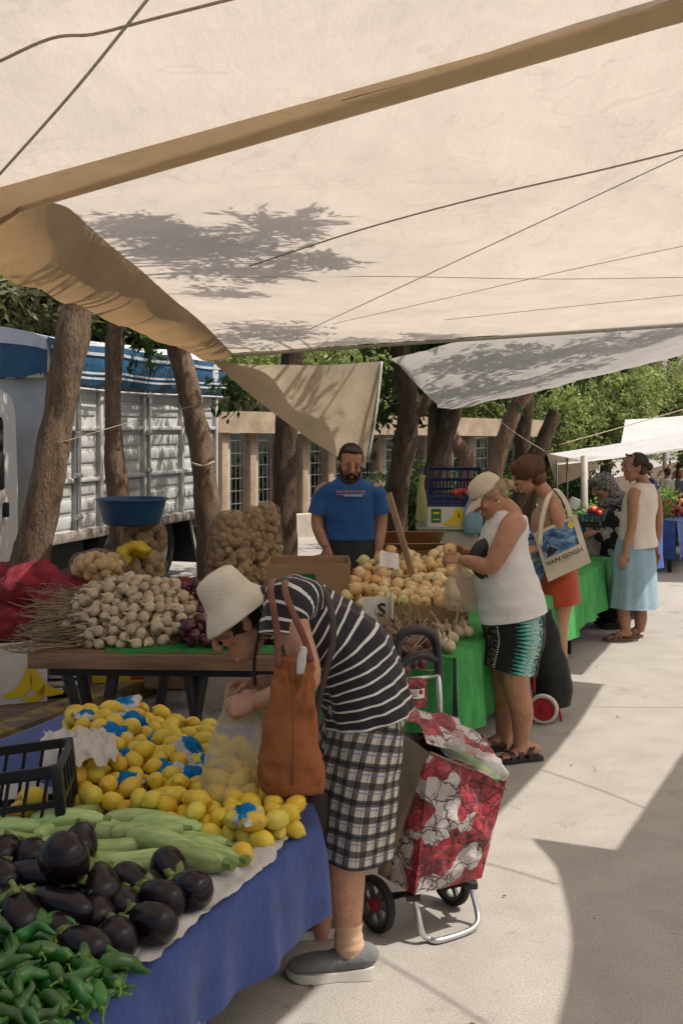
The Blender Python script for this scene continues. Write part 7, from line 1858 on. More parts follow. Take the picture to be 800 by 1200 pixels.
m = MB(); m.grid(lambda a, b: ft(.08+.8*a, .06+.5*b, .0035), 16, 14); pr_ = obj('abstract_print', m, MT['swirl'], tb_)
m = MB(); m.add([ft(.82+.065*math.cos(a), .14+.075*math.sin(a), .006) for a in np.linspace(0, 6.28, 17)[:-1]], [tuple(range(16))]); obj('yellow_disc', m, MT['yellow'], pr_, False)
m = MB(); m.add([ft(.14, .555, .006), ft(.2, .3, .006), ft(.24, .22, .006), ft(.29, .4, .006), ft(.4, .5, .006), ft(.6, .45, .006), ft(.86, .42, .006), ft(.86, .555, .006)], [tuple(range(8))]); obj('dark_shape', m, MT['black_ink'], pr_, False)
ex_ = (TB-TA).normalized(); ez = -(TD-TA); ez = (ez-ex_*ez.dot(ex_)).normalized()
RM = Matrix((ex_, ez, ex_.cross(ez))).transposed().to_4x4()
text_obj('lettering', 'VAN GOGH', .04, Matrix.Translation(ft(.5, .71, .012)) @ RM @ Matrix.Diagonal((1.25, 1, 1, 1)), MT['black_ink'], tb_, .0006)
text_obj('small_print', 'STARRY NIGHT 1889' if False else '----------', .02, Matrix.Translation(ft(.5, .76, .012)) @ RM, MT['black_ink'], tb_)
m = MB(); m.grid(lambda a, b: at(618+16*a+4*b, 628+54*b-3*a, 7.72), 6, 8); obj('side_print', m, MT['swirl'], to)
for pts in ([(632, 640, 7.62), (634, 612, 7.62), (640, 588, 7.64), (646, 576, 7.72), (650, 574, 7.85)], [(668, 606, 7.6), (664, 592, 7.62), (656, 578, 7.66), (650, 573, 7.74), (646, 574, 7.88)]):
    m = MB(); m.loft([at(*t_) for t_ in pts], [(.017, .0025)]*5, (1, .1, .2), 8, 6); obj('strap', m, MT['canvas'], to)
# black trolley with red wheels beside her
bt = thing('shopping_trolley', 'black shopping trolley with red wheels between the woman in the cap and the red-haired one', 'shopping trolley', tuple(gnd(636, 850)))
bt['label'] = 'black shopping trolley with red wheels standing behind the woman in the cap'
m = MB(); m.loft([at(648, 826, 6.95), at(646, 800, 6.95), at(641, 760, 6.9), at(636, 715, 6.85)], [(.1, .1), (.115, .11), (.095, .09), (.05, .05)], (1, .3, 0), 28, 6, ex=.75); m.wrinkle(.02, 7, seed=3); obj('fabric_bag', m, fabric('black_polyester', (.016, .017, .018), .7, .2), bt)
ax2 = V((.86, .5, 0))
for x, y, Y in ((636, 842, 6.78), (584, 832, 7.0)):
    c = at(x, y, Y); c.z = .095; spoke_wheel('wheel', c, V((.25, .97, 0)), .092, bt, 'hub_red', 'hub_red', 'sole_white', .03, 6, True)
m = MB(); m.tube([at(625, 770, 6.8), at(625, 846, 6.85)], .009, 8, 1); m.tube([at(640, 822, 6.85), at(650, 822, 6.85), at(657, 846, 6.85), at(644, 848, 6.8)], .009, 8, 4); obj('frame', m, MT['hub_red'], bt)

# ============ woman in white sleeveless blouse at the right
Y0d = 9.5
def p4(x, y, dy=0.0): return at(x, y, Y0d+dy)
w4 = thing('person', 'woman in white sleeveless blouse and pale blue skirt standing at the right', 'person', (p4(742, 748).x, Y0d, 0))
f4 = Fig()
f4.limb([p4(742, 655), p4(744, 630), p4(747, 605), p4(751, 585), p4(754, 572), p4(753, 566), p4(750, 558), p4(748, 553)], [(.15, .12), (.14, .105), (.15, .115), (.165, .1), (.12, .07), (.058, .055), (.048, .05), (.046, .048)], (.75, .6, 0))
f4.head(p4(743, 547), (-.93, -.05, .0), (0, 0, 1), .98)
f4.limb([p4(745, 575, -.1), p4(741, 583, -.13), p4(741, 600, -.15), p4(739, 620, -.16), p4(734, 638, -.18), p4(731, 649, -.18)], [.05, .052, .045, .038, .033, .024])
f4.hand(p4(731, 648, -.18), (-.25, -.05, -1), (-.2, -.95, .0), -1, .92, (.25, .3, .3, .35), .04, .1)
f4.limb([p4(762, 575, .1), p4(768, 586, .14), p4(771, 615, .14), p4(768, 645, .1)], [.05, .05, .038, .025]); f4.hand(p4(768, 646, .1), (-.1, 0, -1), (.5, .8, 0), 1, .92, (.3, .3, .3, .35))
f4.limb([p4(733, 690, -.05), p4(730, 710, -.06), p4(731, 725, -.06), p4(733, 742, -.06)], [.075, .056, .055, .036]); f4.limb([p4(752, 690, .06), p4(750, 710, .06), p4(750, 725, .06), p4(749, 740, .06)], [.075, .056, .055, .036])
h4 = V((p4(737, 0).x, Y0d-.06, 0)); foot(f4, h4, (-1, -.15, 0), .235, .09); h4b = V((p4(757, 0).x-.02, Y0d+.1, 0)); foot(f4, h4b, (-.9, -.5, 0), .235, .09)
b4 = f4.build(w4, 'deep', .0068, 4); f4.eyes(b4)
m = MB(); tt = [(747, 641, .19, .155), (746, 625, .175, .14), (747, 605, .17, .13), (750, 588, .182, .122), (753, 577, .158, .1), (754.5, 570, .112, .08), (755, 566, .088, .068)]
m.loft([p4(x, y) for x, y, a, b in tt], [(a, b) for x, y, a, b in tt], (.75, .6, 0), 44, 7, False, flare=lambda q, a: 1+.03*(1-q)*math.sin(a*7)); m.wrinkle(.008, 10); obj('white_blouse', m, fabric('cream_linen', (.64, .56, .49), .9, .06), w4)
m = MB(); m.loft([p4(744, 632), p4(743, 650), p4(742, 680), p4(741, 711)], [(.175, .14), (.2, .16), (.215, .18), (.23, .2)], (.75, .6, 0), 60, 8, False, flare=lambda q, a: 1+.04*q*math.sin(a*9+2)+.02*math.sin(a*17)*q); m.wrinkle(.006, 10); obj('blue_skirt', m, fabric('pale_blue_cotton', (.25, .37, .44), .9, .1), w4)
M5 = f4.M4
hb = MB(); hb.ell((0, -.022, .03), (.081, .1, .095)); hb.ell((0, -.05, -.03), (.07, .06, .06)); hb.ell((0, -.125, -.0), (.04, .04, .04)); hb.xf(M5)
def hr4(rd):
    a = rd.uniform(-2.0, 2.0); t_ = rd.uniform(-.2, 1.5); d = V((math.sin(a)*math.cos(t_), -math.cos(a)*math.cos(t_), math.sin(t_)))
    b = V((d.x*.08, d.y*.098-.022, d.z*.094+.03)); return [M5 @ V((b.x*.9, b.y+.03, b.z+.012)), M5 @ (b*1.04), M5 @ V((b.x*.6, b.y-.03, b.z-.02))]
hr4 = lambda rd: lock(M5, rd, -2.1, 2.1, .1, 1.5, (.082, .101, .096), (0, -.022, .03), rd.uniform(.3, .6), .02, .1)
hair_strands(hr4, 900, HM['brown'], w4, .0026, 7, 'hair', base=hb)
m = MB(); m.grid(lambda a, b: M5 @ V((.079*math.sin((a-.5)*2.6), (.03+.045*math.cos((a-.5)*2.6)), .118-.016*b-.03*abs(a-.5))), 16, 3); obj('sunglasses', m, MT['pane'], w4)
m = MB(); m.lathe([(.027, -.01), (.0295, 0), (.027, .01)], 18, p4(734, 637, -.178), frame(V((-.2, 0, -1)))); obj('wristband', m, MT['black_plastic'], w4)
MT['tan_leather'] = simple('brown_leather', (.16, .075, .035), .6, .25, 20)
shoe(w4, V((h4.x, h4.y, 0)), (-1, -.15, 0), .25, .1, MT['tan_leather'], MT['tan_leather'], 'slide', 'sandal'); shoe(w4, V((h4b.x, h4b.y, 0)), (-.9, -.5, 0), .25, .1, MT['tan_leather'], MT['tan_leather'], 'slide', 'sandal')

# ============ woman in headscarf behind her
Y0e = 10.1
def p5(x, y, dy=0.0): return at(x, y, Y0e+dy)
w5 = thing('person', 'woman in patterned headscarf and black and white jacket bending at the stall', 'person', (p5(722, 735).x, Y0e, 0))
f5 = Fig()
f5.limb([p5(724, 680), p5(727, 650), p5(726, 620), p5(722, 598), p5(716, 585), p5(711, 578)], [(.17, .14), (.17, .13), (.165, .12), (.14, .09), (.06, .06), (.05, .05)], (.3, 1, 0))
f5.head(p5(706, 570), (-.86, -.1, -.42), (-.42, 0, .9), 1.0)
f5.limb([p5(718, 602, -.14), p5(716, 630, -.2), p5(706, 628, -.2), p5(699, 624, -.16)], [.05, .045, .036, .026]); f5.hand(p5(698, 624, -.16), (-1, 0, -.15), (0, -.6, .8), 1, .92, (.5, .6, .7, .8))
f5.limb([p5(718, 602, .14), p5(712, 632, .2), p5(700, 626, .16)], [.05, .04, .026]); f5.hand(p5(699, 626, .16), (-1, 0, -.15), (0, .6, .8), -1, .92, (.5, .6, .7, .8))
f5.limb([p5(724, 680, -.07), p5(722, 712, -.07), p5(722, 736, -.07)], [.09, .06, .042]); f5.limb([p5(724, 680, .1), p5(722, 712, .1), p5(722, 734, .1)], [.09, .06, .042])
b5 = f5.build(w5, 'tan', .0068, 4); f5.eyes(b5)
MT['bw'] = bwpatch_mat(); m = MB(); tt = [(720, 668, .23, .19), (723, 645, .21, .17), (725, 618, .2, .16), (722, 600, .17, .12), (715, 586, .09, .08)]
m.loft([p5(x, y) for x, y, a, b in tt], [(a, b) for x, y, a, b in tt], (.3, 1, 0), 40, 6, False, flare=lambda q, a: 1+.04*(1-q)*math.sin(a*6))
m.loft([p5(724, 598, -.13), p5(720, 612, -.19), p5(717, 630, -.21), p5(708, 629, -.2), p5(701, 625, -.17)], [.085, .08, .07, .064, .06], (0, 1, 0), 24, 5, False); m.loft([p5(722, 600, .13), p5(714, 628, .2), p5(702, 627, .17)], [.08, .07, .06], (0, 1, 0), 24, 5, False)
m.wrinkle(.016, 9, seed=5); obj('patterned_jacket', m, MT['bw'], w5)
m = MB(); m.loft([p5(722, 658), p5(722, 690), p5(721, 722)], [(.18, .16), (.2, .17), (.21, .18)], (.3, 1, 0), 40, 6, False, flare=lambda q, a: 1+.04*q*math.sin(a*7)); obj('black_skirt', m, fabric('black_cotton', (.012, .012, .015)), w5)
M6 = f5.M4; m = MB()
sc_f = [(.0, .122, .0), (.05, .11, 0)]
hbm = MB(); hbm.ell((0, -.02, .025), (.092, .115, .104)); hbm.ell((0, .052, .075), (.07, .055, .04)); hbm.ell((0, -.06, -.06), (.085, .075, .09)); hbm.xf(M6); hbm.ell(p5(718, 590), (.15, .13, .07)); hbm.ell(p5(722, 583), (.1, .1, .08))
me = remesh(hbm, .012, 5); b_ = MB(); b_.v = [tuple(v.co) for v in me.vertices]; b_.f = [tuple(x.vertices) for x in me.polygons]; b_.uv = [(0, 0, 0)]*len(b_.v); b_.m = [0]*len(b_.f); b_.wrinkle(.01, 14); obj('headscarf', b_, paisley_mat(), w5)
hl = V((p5(730, 0).x, Y0e-.08, 0)); shoe(w5, hl, (-1, -.1, 0), .25, .1, MT['fleather'], MT['rubber'], 'slip', 'shoe', .06); hl = V((p5(730, 0).x, Y0e+.12, 0)); shoe(w5, hl, (-1, -.1, 0), .25, .1, MT['fleather'], MT['rubber'], 'slip', 'shoe', .06)
bp = thing('backpack', 'black backpack on the back of the woman in the headscarf', 'backpack', p5(735, 620))
m = MB(); m.loft([p5(738, 640, -.02), p5(741, 620, -.02), p5(738, 596, -.02), p5(732, 586, -.02)], [(.12, .05), (.14, .07), (.13, .06), (.08, .03)], (.3, 1, 0), 24, 5); m.wrinkle(.01, 10); obj('pack', m, MT['fleather'], bp)
m = MB(); m.loft([p5(733, 588, -.14), p5(722, 592, -.2), p5(712, 606, -.2), p5(712, 625, -.18)], [(.03, .01)]*4, (.5, 0, .5), 10, 5); obj('strap', m, MT['fleather'], bp)

# ============ man in blue shirt behind the stall
Y0m = 7.75
def pm(x, y, dy=0.0): return at(x, y, Y0m+dy)
wm = thing('person', 'bearded man in blue t-shirt standing behind the onion stall', 'person', (pm(411, 800).x, Y0m, 0))
fm = Fig()
fm.limb([pm(411, 668), pm(410, 640), pm(410, 612), pm(410, 585), pm(410, 570), pm(410, 563), pm(410, 552), pm(410, 546)], [(.165, .115), (.16, .115), (.17, .12), (.19, .115), (.16, .08), (.068, .065), (.06, .062), (.056, .06)], (1, 0, 0))
MM = fm.head(pm(410.5, 543.5, -.02), (.14, -.96, -.2), (.1, -.16, .98), 1.04, False)
fm.limb([pm(386, 572), pm(378, 578), pm(374, 597, -.01), pm(372, 615, -.03), pm(378, 633, -.08), pm(383, 641, -.1)], [.055, .06, .052, .044, .038, .029]); fm.hand(pm(383, 642, -.1), (.15, -.2, -1), (-.35, -.9, .1), 1, 1.0, (.3, .35, .4, .45), .05, .15)
fm.limb([pm(434, 572), pm(441, 578), pm(445, 597, 0), pm(446, 617, .0), pm(444, 634, -.03), pm(443, 644, -.05)], [.055, .06, .052, .044, .038, .029]); fm.hand(pm(443, 645, -.05), (-.1, -.2, -1), (.6, -.7, .1), -1, 1.0, (.3, .35, .4, .45), .05, .15)
for sx in (-1, 1): fm.limb([pm(411+sx*16, 670), pm(411+sx*18, 740), V((pm(411+sx*19, 0).x, Y0m, .08))], [.09, .065, .05])
bm2 = fm.build(wm, 'olive', .006, 4); fm.eyes(bm2)
MT['blue_tee'] = fabric('blue_cotton', (.022, .085, .25), .9, .1); m = MB()
tt = [(410, 631, .185, .14), (410, 615, .18, .135), (410, 597, .187, .135), (410, 580, .2, .125), (410, 571, .182, .105), (410, 565, .14, .09), (410, 560.5, .095, .078), (410, 558, .082, .072)]
m.loft([pm(x, y) for x, y, a, b in tt], [(a, b) for x, y, a, b in tt], (1, 0, 0), 48, 8, False, flare=lambda q, a: 1+.012*math.sin(a*8+q*6))
for sx in (-1, 1): m.loft([pm(410+sx*17, 573), pm(410+sx*27, 577), pm(410+sx*33.5, 588), pm(410+sx*37, 603, -.01)], [.055, .07, .073, .078], (0, 1, 0), 28, 6, False, flare=lambda q, a: 1+.04*q*math.sin(a*5))
m.wrinkle(.012, 9, seed=6); m.wrinkle(.005, 24, seed=9); tee = obj('blue_tshirt', m, MT['blue_tee'], wm)
cpx = pm(411, 577, -.139)
text_obj('chest_lettering', 'PROSPECTOR', .026, Matrix.Translation(pm(411, 577.6, -.145)) @ Matrix.Rotation(PI/2-.05, 4, 'X') @ Matrix.Diagonal((1.25, 1, 1, 1)), MT['pink_ink'], tee, .001)
m = MB(); m.bar(pm(394, 579.6, -.147), pm(428, 579.6, -.147), .006, .002); obj('chest_line', m, MT['white_ink'], tee)
text_obj('chest_small_print', 'WEST & MOUNTAIN', .014, Matrix.Translation(pm(413, 581.8, -.145)) @ Matrix.Rotation(PI/2, 4, 'X'), MT['white_ink'], tee, .0006)
m = MB(); m.loft([pm(410, 624), pm(410.5, 640), pm(411, 665)], [(.172, .13), (.178, .135), (.175, .13)], (1, 0, 0), 36, 5, False)
for sx in (-1, 1): m.loft([pm(411+sx*14, 655), pm(411+sx*17, 700), pm(411+sx*18, 760), V((pm(411+sx*19, 0).x, Y0m, .06))], [.1, .095, .085, .08], (1, 0, 0), 28, 6, False)
m.wrinkle(.01, 8, seed=3); obj('dark_trousers', m, fabric('dark_grey_denim', (.03, .034, .045), .9, .2), wm)
for sx in (-1, 1): shoe(wm, V((pm(411+sx*19, 0).x, Y0m+.08, 0)), (sx*.2, -1, 0), .28, .1, MT['fleather'], MT['rubber'], 'slip', 'shoe')
LM = lambda x, y, z: MM @ V((x, y, z))
hb = MB(); hb.ell((0, -.022, .036), (.08, .1, .094)); hb.ell((0, .045, .1), (.06, .045, .022)); hb.xf(MM); hb.wrinkle(.006, 30)
def hrm(rd):
    a = rd.uniform(-3.1, 3.1); t_ = rd.uniform(.1, 1.5)
    if abs(a) > 1.9: t_ = rd.uniform(.72, 1.5)
    d = V((math.sin(a)*math.cos(t_), -math.cos(a)*math.cos(t_), math.sin(t_))); b = V((d.x*.08, d.y*.1-.02, d.z*.095+.034)); e = b*1.12+V((rd.uniform(-.01, .01), .012 if abs(a) > 1.9 else -.008, rd.uniform(-.006, .012)))
    return [MM @ (b*.97), MM @ (b*1.06), MM @ e]
hrm = lambda rd: lock(MM, rd, -3.14, 3.14, .62, 1.5, (.081, .101, .096), (0, -.022, .036), rd.uniform(.2, .4), .05, .4) if rd.random() < .55 else lock(MM, rd, -1.75, 1.75, -.1, .8, (.08, .099, .094), (0, -.022, .036), rd.uniform(.15, .35), .03, .15)
hair_strands(hrm, 1100, HM['brown'], wm, .0026, 8, 'hair', base=hb)
bd = MB()
for sx in (-1, 1):
    bd.loft([(sx*.069, .0, -.005), (sx*.068, .01, -.035), (sx*.06, .03, -.07), (sx*.04, .058, -.1), (sx*.012, .076, -.117), (0, .078, -.119)], [(.012, .006), (.018, .008), (.024, .012), (.024, .015), (.022, .018), (.02, .018)], (0, 1, 0), 14, 5)
    bd.loft([(sx*.0, .101, -.05), (sx*.016, .098, -.051), (sx*.03, .086, -.062), (sx*.034, .078, -.085)], [.0055, .0065, .0075, .009], (0, 0, 1), 10, 4)
bd.ell((0, .083, -.098), (.03, .017, .016)); bd.xf(MM); bd.wrinkle(.004, 60)
def hrb(rd):
    a = rd.uniform(-1, 1); z = -.05-.07*(1-abs(a)**2)*rd.random()-.012; x = .066*a; y = .03+.062*(1-a*a)**.8*.85-max(0, -.1-z)*.6
    b = V((x, y, z)); return [MM @ b, MM @ (b+V((x*.08, .007, -.007))), MM @ (b+V((x*.1+rd.uniform(-.004, .004), .01, -.018)))]
hair_strands(hrb, 420, HM['black'], wm, .0016, 9, 'beard', base=bd)

# ------------------------------------------------------------------ leaf shade over the canvas
def over(px, py, fn, h): return under(px, py, fn)+SUN*h
def spray_tree(label, root, pts, n, seed, size=.045):
    """a tree whose long low branch reaches over the canvas; pts: (point, radii) of its leaf sprays"""
    t = thing('tree', label, 'tree', tuple(root), 'trees along the pavement')
    c = sum((V(q[0]) for q in pts), V((0, 0, 0)))/len(pts); top = V((root.x*.75+c.x*.25, root.y*.75+c.y*.25, c.z-.2))
    obj('trunk', trunk_mb([root, root+V((.03, .05, 1.6)), root+V((.08, .1, 3.1)), top], [.17, .15, .13, .1], 16, 8, .02, seed), MT['bark'], t)
    rd = random.Random(seed)
    for q, r in pts:
        m = (top+V(q))/2+V((rd.uniform(-.2, .2), rd.uniform(-.2, .2), .15)); obj('branch', trunk_mb([top, m, V(q)], [.045, .025, .008], 8, 5, .006, seed), MT['bark'], t)
    obj('crown', leaf_cloud(pts, n, size, 3.4, .0, .0, seed), MT['leaf'], t, False)
P_ = [(170, 272, .38, .30), (215, 285, .45, .3), (262, 295, .42, .26), (310, 272, .4, .2), (345, 268, .28, .14), (235, 325, .4, .26), (300, 322, .36, .2), (352, 312, .32, .15), (385, 305, .2, .1), (200, 305, .35, .25), (150, 268, .3, .2), (260, 345, .3, .2)]
spray_tree('tree at the left edge whose low branch shades the wide beige sheet', st(5.4, -5.0, .08), [(over(x, y, fB, 1.7), (b*1.3, a*.8, .1)) for x, y, a, b in P_], 5200, 41, .03)
fC = lambda a, b: ipol([at(*q) for q in upC], a)*(1-b)+ipol([at(*q) for q in loC], a)*b
P_ = [(300, 388, .5, .22), (270, 400, .4, .2), (340, 395, .5, .2), (420, 404, .5, .16), (380, 408, .5, .14), (500, 402, .5, .14)]
Q_ = [(540, 428, .5, .3), (600, 420, .6, .28), (660, 412, .6, .26), (560, 455, .5, .3), (720, 402, .6, .25), (770, 395, .5, .22), (640, 440, .4, .2), (520, 460, .4, .22), (690, 425, .3, .14)]
spray_tree('dark tree in the middle whose branches shade the grey sheet', at(512, 490, 13.9)*1.0-V((0, 0, at(512, 490, 13.9).z+.1)), [(over(x, y, fB, 2.0), (b*1.4, a, .12)) for x, y, a, b in P_]+[(over(x, y, fC, 2.0), (b*1.5, a, .14)) for x, y, a, b in Q_], 6400, 42, .036)

# ------------------------------------------------------------------ stalls farther down the street
MT['lettuce'] = leaf_mat('lettuce_leaf', (.07, .13, .025), (.22, .32, .1), .3)
MT['tarp2'] = simple('blue_plastic_sheet', (.03, .085, .32), .5, .25, 5, .5, 14, bd=.02)
def up_(u, v, z=0): return st(u, v, z+gz(u))
def far_table(label, clabel, u0, u1, v0, v1, h, hem, m, seed):
    t = thing('market_table', label, 'table', tuple(up_((u0+u1)/2, (v0+v1)/2)))
    mb = MB(); mb.grid(lambda a, b: up_(u0+(u1-u0)*a, v0+(v1-v0)*b, h-.01), 6, 2); obj('tabletop', mb, MT['wood'], t, False)
    for u in (u0+.15, u1-.15):
        for v in (v0+.1, v1-.1):
            mb = MB(); q = up_(u, v); mb.box(q+V((0, 0, h/2-.02)), (.05, .05, h), None, 0, .005); obj('leg', mb, MT['black_metal'], t, 'auto')
    mb = MB()
    def fn(a, b):
        u = u0+(u1-u0)*a
        if b < .5: return up_(u, v0+(v1-v0)*b*2, h+.004)
        k = (b-.5)*2; return up_(u, v1+.015+.03*k+.03*k*math.sin(u*9+seed), h-(h-hem)*k)
    mb.grid(fn, 60, 16)
    mb.grid(lambda a, b: up_(u0-.015-.02*b*math.sin(a*14), v0+(v1-v0)*a, h-(h-hem)*b), 16, 6)
    tag(obj('table_cloth', mb, m), clabel, 'tablecloth')
far_table('second stall table under blue plastic beyond the woman in the white blouse', 'blue plastic sheet hanging from the second stall at the right', 11.4, 14.4, -2.9, -1.75, .72, .25, MT['tarp2'], 1)
far_table('third stall table farther down the street at the right edge', 'blue plastic sheet hanging from the third stall', 16.4, 21.5, -3.0, -1.8, .75, .2, MT['tarp2'], 4)
far_table('fourth stall table where the far shoppers stand', 'navy cloth hanging from the farthest stall', 23.5, 31, -3.1, -1.8, .75, .2, MT['navy_cloth'], 7)
def heap_of(label, cat, name, pts, size, m, seed, n, leaf=False):
    if leaf:
        c = V(pts[0][0]); t = tag(obj(name, leaf_cloud(pts, n, size, 1.4, .5, 0, seed), m, None, False), label, cat, None, 'stuff')
    else:
        mb = MB(); r = random.Random(seed)
        for c, rad in pts:
            for i in range(n): mb.ell(V(c)+V((r.gauss(0, rad[0]*.5), r.gauss(0, rad[1]*.5), abs(r.gauss(0, rad[2]*.5)))), size*r.uniform(.85, 1.1), None, 10, 7)
        t = tag(obj(name, mb, m), label, cat, None, 'stuff')
    return t
# crate stack with green vegetables on the road beside the second stall
cq = at(776, 600, 19.0); u_, v_ = cq.dot(SU), cq.dot(SV)
for k, lb in enumerate(('bottom blue grey crate of the stack at the right edge', 'middle blue grey crate of the stack at the right edge', 'top blue grey crate of the stack, filled with pale green vegetables')):
    q = up_(u_, v_, .33*k); crate(lb, tuple(q), .42, .34, .32, MT['crate_teal'], -.3)
heap_of('pale green vegetables heaped in the top crate at the right edge', 'vegetables', 'vegetable_heap', [(up_(u_, v_, 1.02), (.2, .16, .1))], .035, MT['lettuce'], 3, 900, True)
for i, (u, v, lb) in enumerate([(12.2, -2.1, 'pale green lettuce heap on the second stall'), (13.4, -2.2, 'dark leafy greens on the second stall'), (17.3, -2.2, 'green herbs heaped on the third stall'), (19.6, -2.3, 'green leafy heap at the back of the third stall')]):
    heap_of(lb, 'vegetables', 'vegetable_heap', [(up_(u, v, .85), (.3, .3, .14)), (up_(u+.35, v-.2, .85), (.3, .3, .13))], .035, MT['lettuce'], 10+i, 1500, True)
heap_of('red tomatoes heaped on the third stall', 'tomatoes', 'tomato_heap', [(up_(18.4, -2.1, .8), (.4, .4, .14))], .045, MT['tomato'], 5, 90)
heap_of('oranges heaped on the third stall', 'oranges', 'orange_heap', [(up_(20.6, -2.2, .8), (.45, .4, .14))], .045, MT['orange'], 6, 80)
heap_of('red apples heaped on the fourth stall', 'apples', 'apple_heap', [(up_(25, -2.3, .8), (.6, .4, .15)), (up_(27.5, -2.3, .8), (.6, .4, .15))], .05, MT['tomato'], 7, 70)
heap_of('yellow fruit heaped on the fourth stall', 'fruit', 'fruit_heap', [(up_(29, -2.3, .8), (.6, .4, .15))], .05, MT['lemon'], 8, 70)
# things seen between the tote bag and the headscarf
mv = [('black crate lowest in the stack behind the tote bag', (678, 640), 11.3, .0, .45, .36, .3, 'crate_black'), ('dark blue crate in the stack behind the tote bag', (678, 620), 11.3, .31, .45, .36, .28, 'crate_blue'), ('black crate on top of the stack behind the tote bag', (677, 605), 11.3, .6, .45, .36, .24, 'crate_black'),
      ('teal crate standing right of the grey post', (700, 620), 11.9, .2, .36, .3, .34, 'crate_teal'), ('upper teal crate standing right of the grey post', (700, 600), 11.9, .55, .36, .3, .34, 'crate_teal'), ('black crate with red fruit behind the headscarf', (712, 600), 12.6, .5, .5, .4, .3, 'crate_black')]
for lb, (px, py), Y, z, a, b, c, mm in mv: crate(lb, (at(px, 500, Y).x, Y, z), a, b, c, MT[mm], -.2)
heap_of('red fruit in the crates behind the headscarf', 'fruit', 'fruit_heap', [((at(703, 500, 11.9).x, 11.9, .9), (.14, .12, .06)), ((at(712, 500, 12.6).x, 12.6, .8), (.18, .14, .06))], .04, MT['tomato'], 9, 26)
pl = thing('stall_post', 'grey metal post under the low white canvas roof', 'post', tuple(at(684, 500, 12.2)-V((0, 0, HC+.1))))
m = MB(); b_ = at(684, 500, 12.2); m.tube([V((b_.x, b_.y, -.1)), V((b_.x, b_.y, 1.5))], .04, 12, 1); obj('shaft', m, MT['cream_plastic'], pl)
m = MB(); m.box(V((b_.x, b_.y, -.02)), (.2, .2, .1), None, 0, .02); obj('base', m, MT['steel'], pl, 'auto')
for px, Y, lb in ((652, 12.6, 'thin steel post behind the red-haired woman'), (664, 13.2, 'second thin steel post left of the grey post')):
    b_ = at(px, 500, Y); m = MB(); m.tube([V((b_.x, b_.y, gz(11.5)-.1)), V((b_.x, b_.y, 1.45))], .012, 8, 1); tag(obj('stall_post', m, MT['black_metal']), lb, 'post')
m = MB(); c = at(698, 578, 11.8); m.lathe([(.0, 0), (.035, 0), (.04, .1), (.04, .13), (.015, .15), (.015, .18), (0, .18)], 16, c); bt_ = tag(obj('bottle', m, MT['tarp2'], None, 'auto'), 'blue bottle standing on the teal crate behind the headscarf', 'bottle')
m = MB(); m.box(at(672, 590, 11.2), (.1, .08, .12), Matrix.Rotation(.4, 3, 'Y'), 0, .02); tag(obj('white_container', m, MT['white_ink'], None, 'auto'), 'white plastic container on the crates behind the tote bag', 'container')
baggy('pink translucent bag of fruit held by the woman in the headscarf', at(689, 655, 10.0), .2, .16, .28, film_mat('pink_bag_film', (.6, .42, .38), .5, .3), 5, 'plastic_bag', 7, .16)
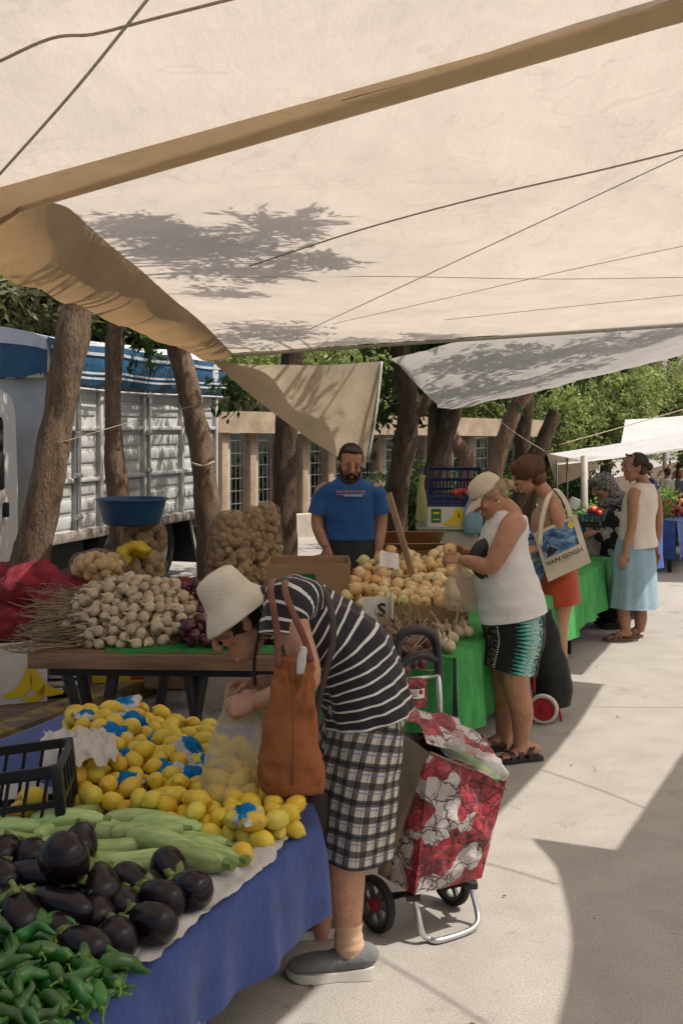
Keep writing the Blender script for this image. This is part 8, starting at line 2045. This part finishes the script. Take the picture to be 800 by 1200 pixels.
# ------------------------------------------------------------------ shoppers far down the street
def far_person(label, px, Y, shirt, trousers, hair, lean=0.0, face=(-1, 0, 0), skin='tan', h=1.68):
    x = (px-CX)/F*Y; u = V((x, Y, 0)).dot(SU); g0 = gz(u); B = V((x, Y, g0)); fdir = V(face).normalized(); sd = V((-fdir.y, fdir.x, 0)); L = fdir*lean
    t = thing('person', label, 'person', tuple(B)); f = Fig(); k = h/1.68
    Z = lambda z, q=0.0, s_=0.0: B+V((0, 0, z*k))+L*q+sd*s_
    f.limb([Z(.86), Z(1.02, .15), Z(1.2, .5), Z(1.36, .85), Z(1.42, 1), Z(1.5, 1.15)], [(.16, .12), (.15, .11), (.17, .12), (.17, .1), (.07, .06), (.05, .05)], tuple(sd), 14, 4)
    f.head(Z(1.57, 1.3), fdir+V((0, 0, -.25-lean)), (0, 0, 1), k)
    for s_ in (-1, 1):
        f.limb([Z(1.36, .85, s_*.17), Z(1.1, .7, s_*.22)+fdir*.05, Z(.98, .7, s_*.17)+fdir*.25], [.055, .045, .03], tuple(sd), 10, 4)
        f.hand(Z(.98, .7, s_*.17)+fdir*.25, fdir, (0, 0, 1), s_, .95, (.4, .4, .5, .5))
        f.limb([Z(.9, 0, s_*.09), Z(.48, 0, s_*.1), Z(.04, 0, s_*.1)], [.095, .065, .045], tuple(sd), 10, 4)
    obj('body', remesh_p(f, .011), SK[skin], t)
    m = MB(); m.loft([Z(.92), Z(1.02, .15), Z(1.2, .5), Z(1.34, .83), Z(1.42, .97)], [(.185, .145), (.18, .14), (.195, .145), (.19, .12), (.08, .075)], tuple(sd), 26, 5, False)
    for s_ in (-1, 1): m.loft([Z(1.38, .85, s_*.12), Z(1.32, .84, s_*.2), Z(1.16, .73, s_*.225)], [.075, .07, .065], tuple(sd), 16, 4, False)
    m.wrinkle(.01, 8, seed=px); obj('shirt', m, shirt, t)
    m = MB(); m.loft([Z(.98), Z(.88), Z(.8)], [(.175, .135), (.18, .14), (.17, .13)], tuple(sd), 22, 4, False)
    for s_ in (-1, 1): m.loft([Z(.88, 0, s_*.09), Z(.48, 0, s_*.1), Z(.07, 0, s_*.1)], [.105, .085, .07], tuple(sd), 16, 4, False)
    obj('trousers', m, trousers, t)
    m = MB(); m.ell((0, -.022, .034), (.083, .102, .096)); m.ell((0, -.05, -.02), (.07, .06, .06)); m.xf(f.M4); m.wrinkle(.008, 26, seed=px); obj('hair', m, HM[hair], t)
    for s_ in (-1, 1): shoe(t, Z(0, 0, s_*.1)-fdir*.07, fdir, .26, .1, MT['fleather'], MT['rubber'], 'slip', 'shoe')
    return t
def remesh_p(f, vx):
    me = remesh(f.m, vx, 3); paint(me, f.tints); return me
FS = {'navy': fabric('navy_shirt', (.015, .03, .06)), 'beige': fabric('beige_shirt', (.36, .33, .27)), 'dark': fabric('dark_trousers', (.03, .03, .035)), 'grey': fabric('grey_blue_shirt', (.18, .2, .22)), 'white': fabric('pale_shirt', (.5, .5, .48))}
far_person('far shopper in navy shirt leaning over a stall, right of the white blouse', 771, 27, FS['navy'], FS['dark'], 'brown', .28, (-1, -.1, 0))
far_person('far shopper in beige shirt seen from behind', 783, 29, FS['beige'], FS['dark'], 'brown', .05, (-.4, 1, 0))
far_person('far shopper in grey blue shirt at the right edge', 799, 27.5, FS['grey'], FS['dark'], 'black', .0, (-1, -.3, 0))
far_person('far shopper with auburn hair half hidden behind the white blouse', 763, 31, FS['white'], FS['dark'], 'auburn', .1, (-1, .2, 0), 'fair', 1.6)
far_person('far shopper in pale shirt between the two others', 791, 34, FS['white'], FS['dark'], 'black', .0, (-1, .2, 0), 'deep')
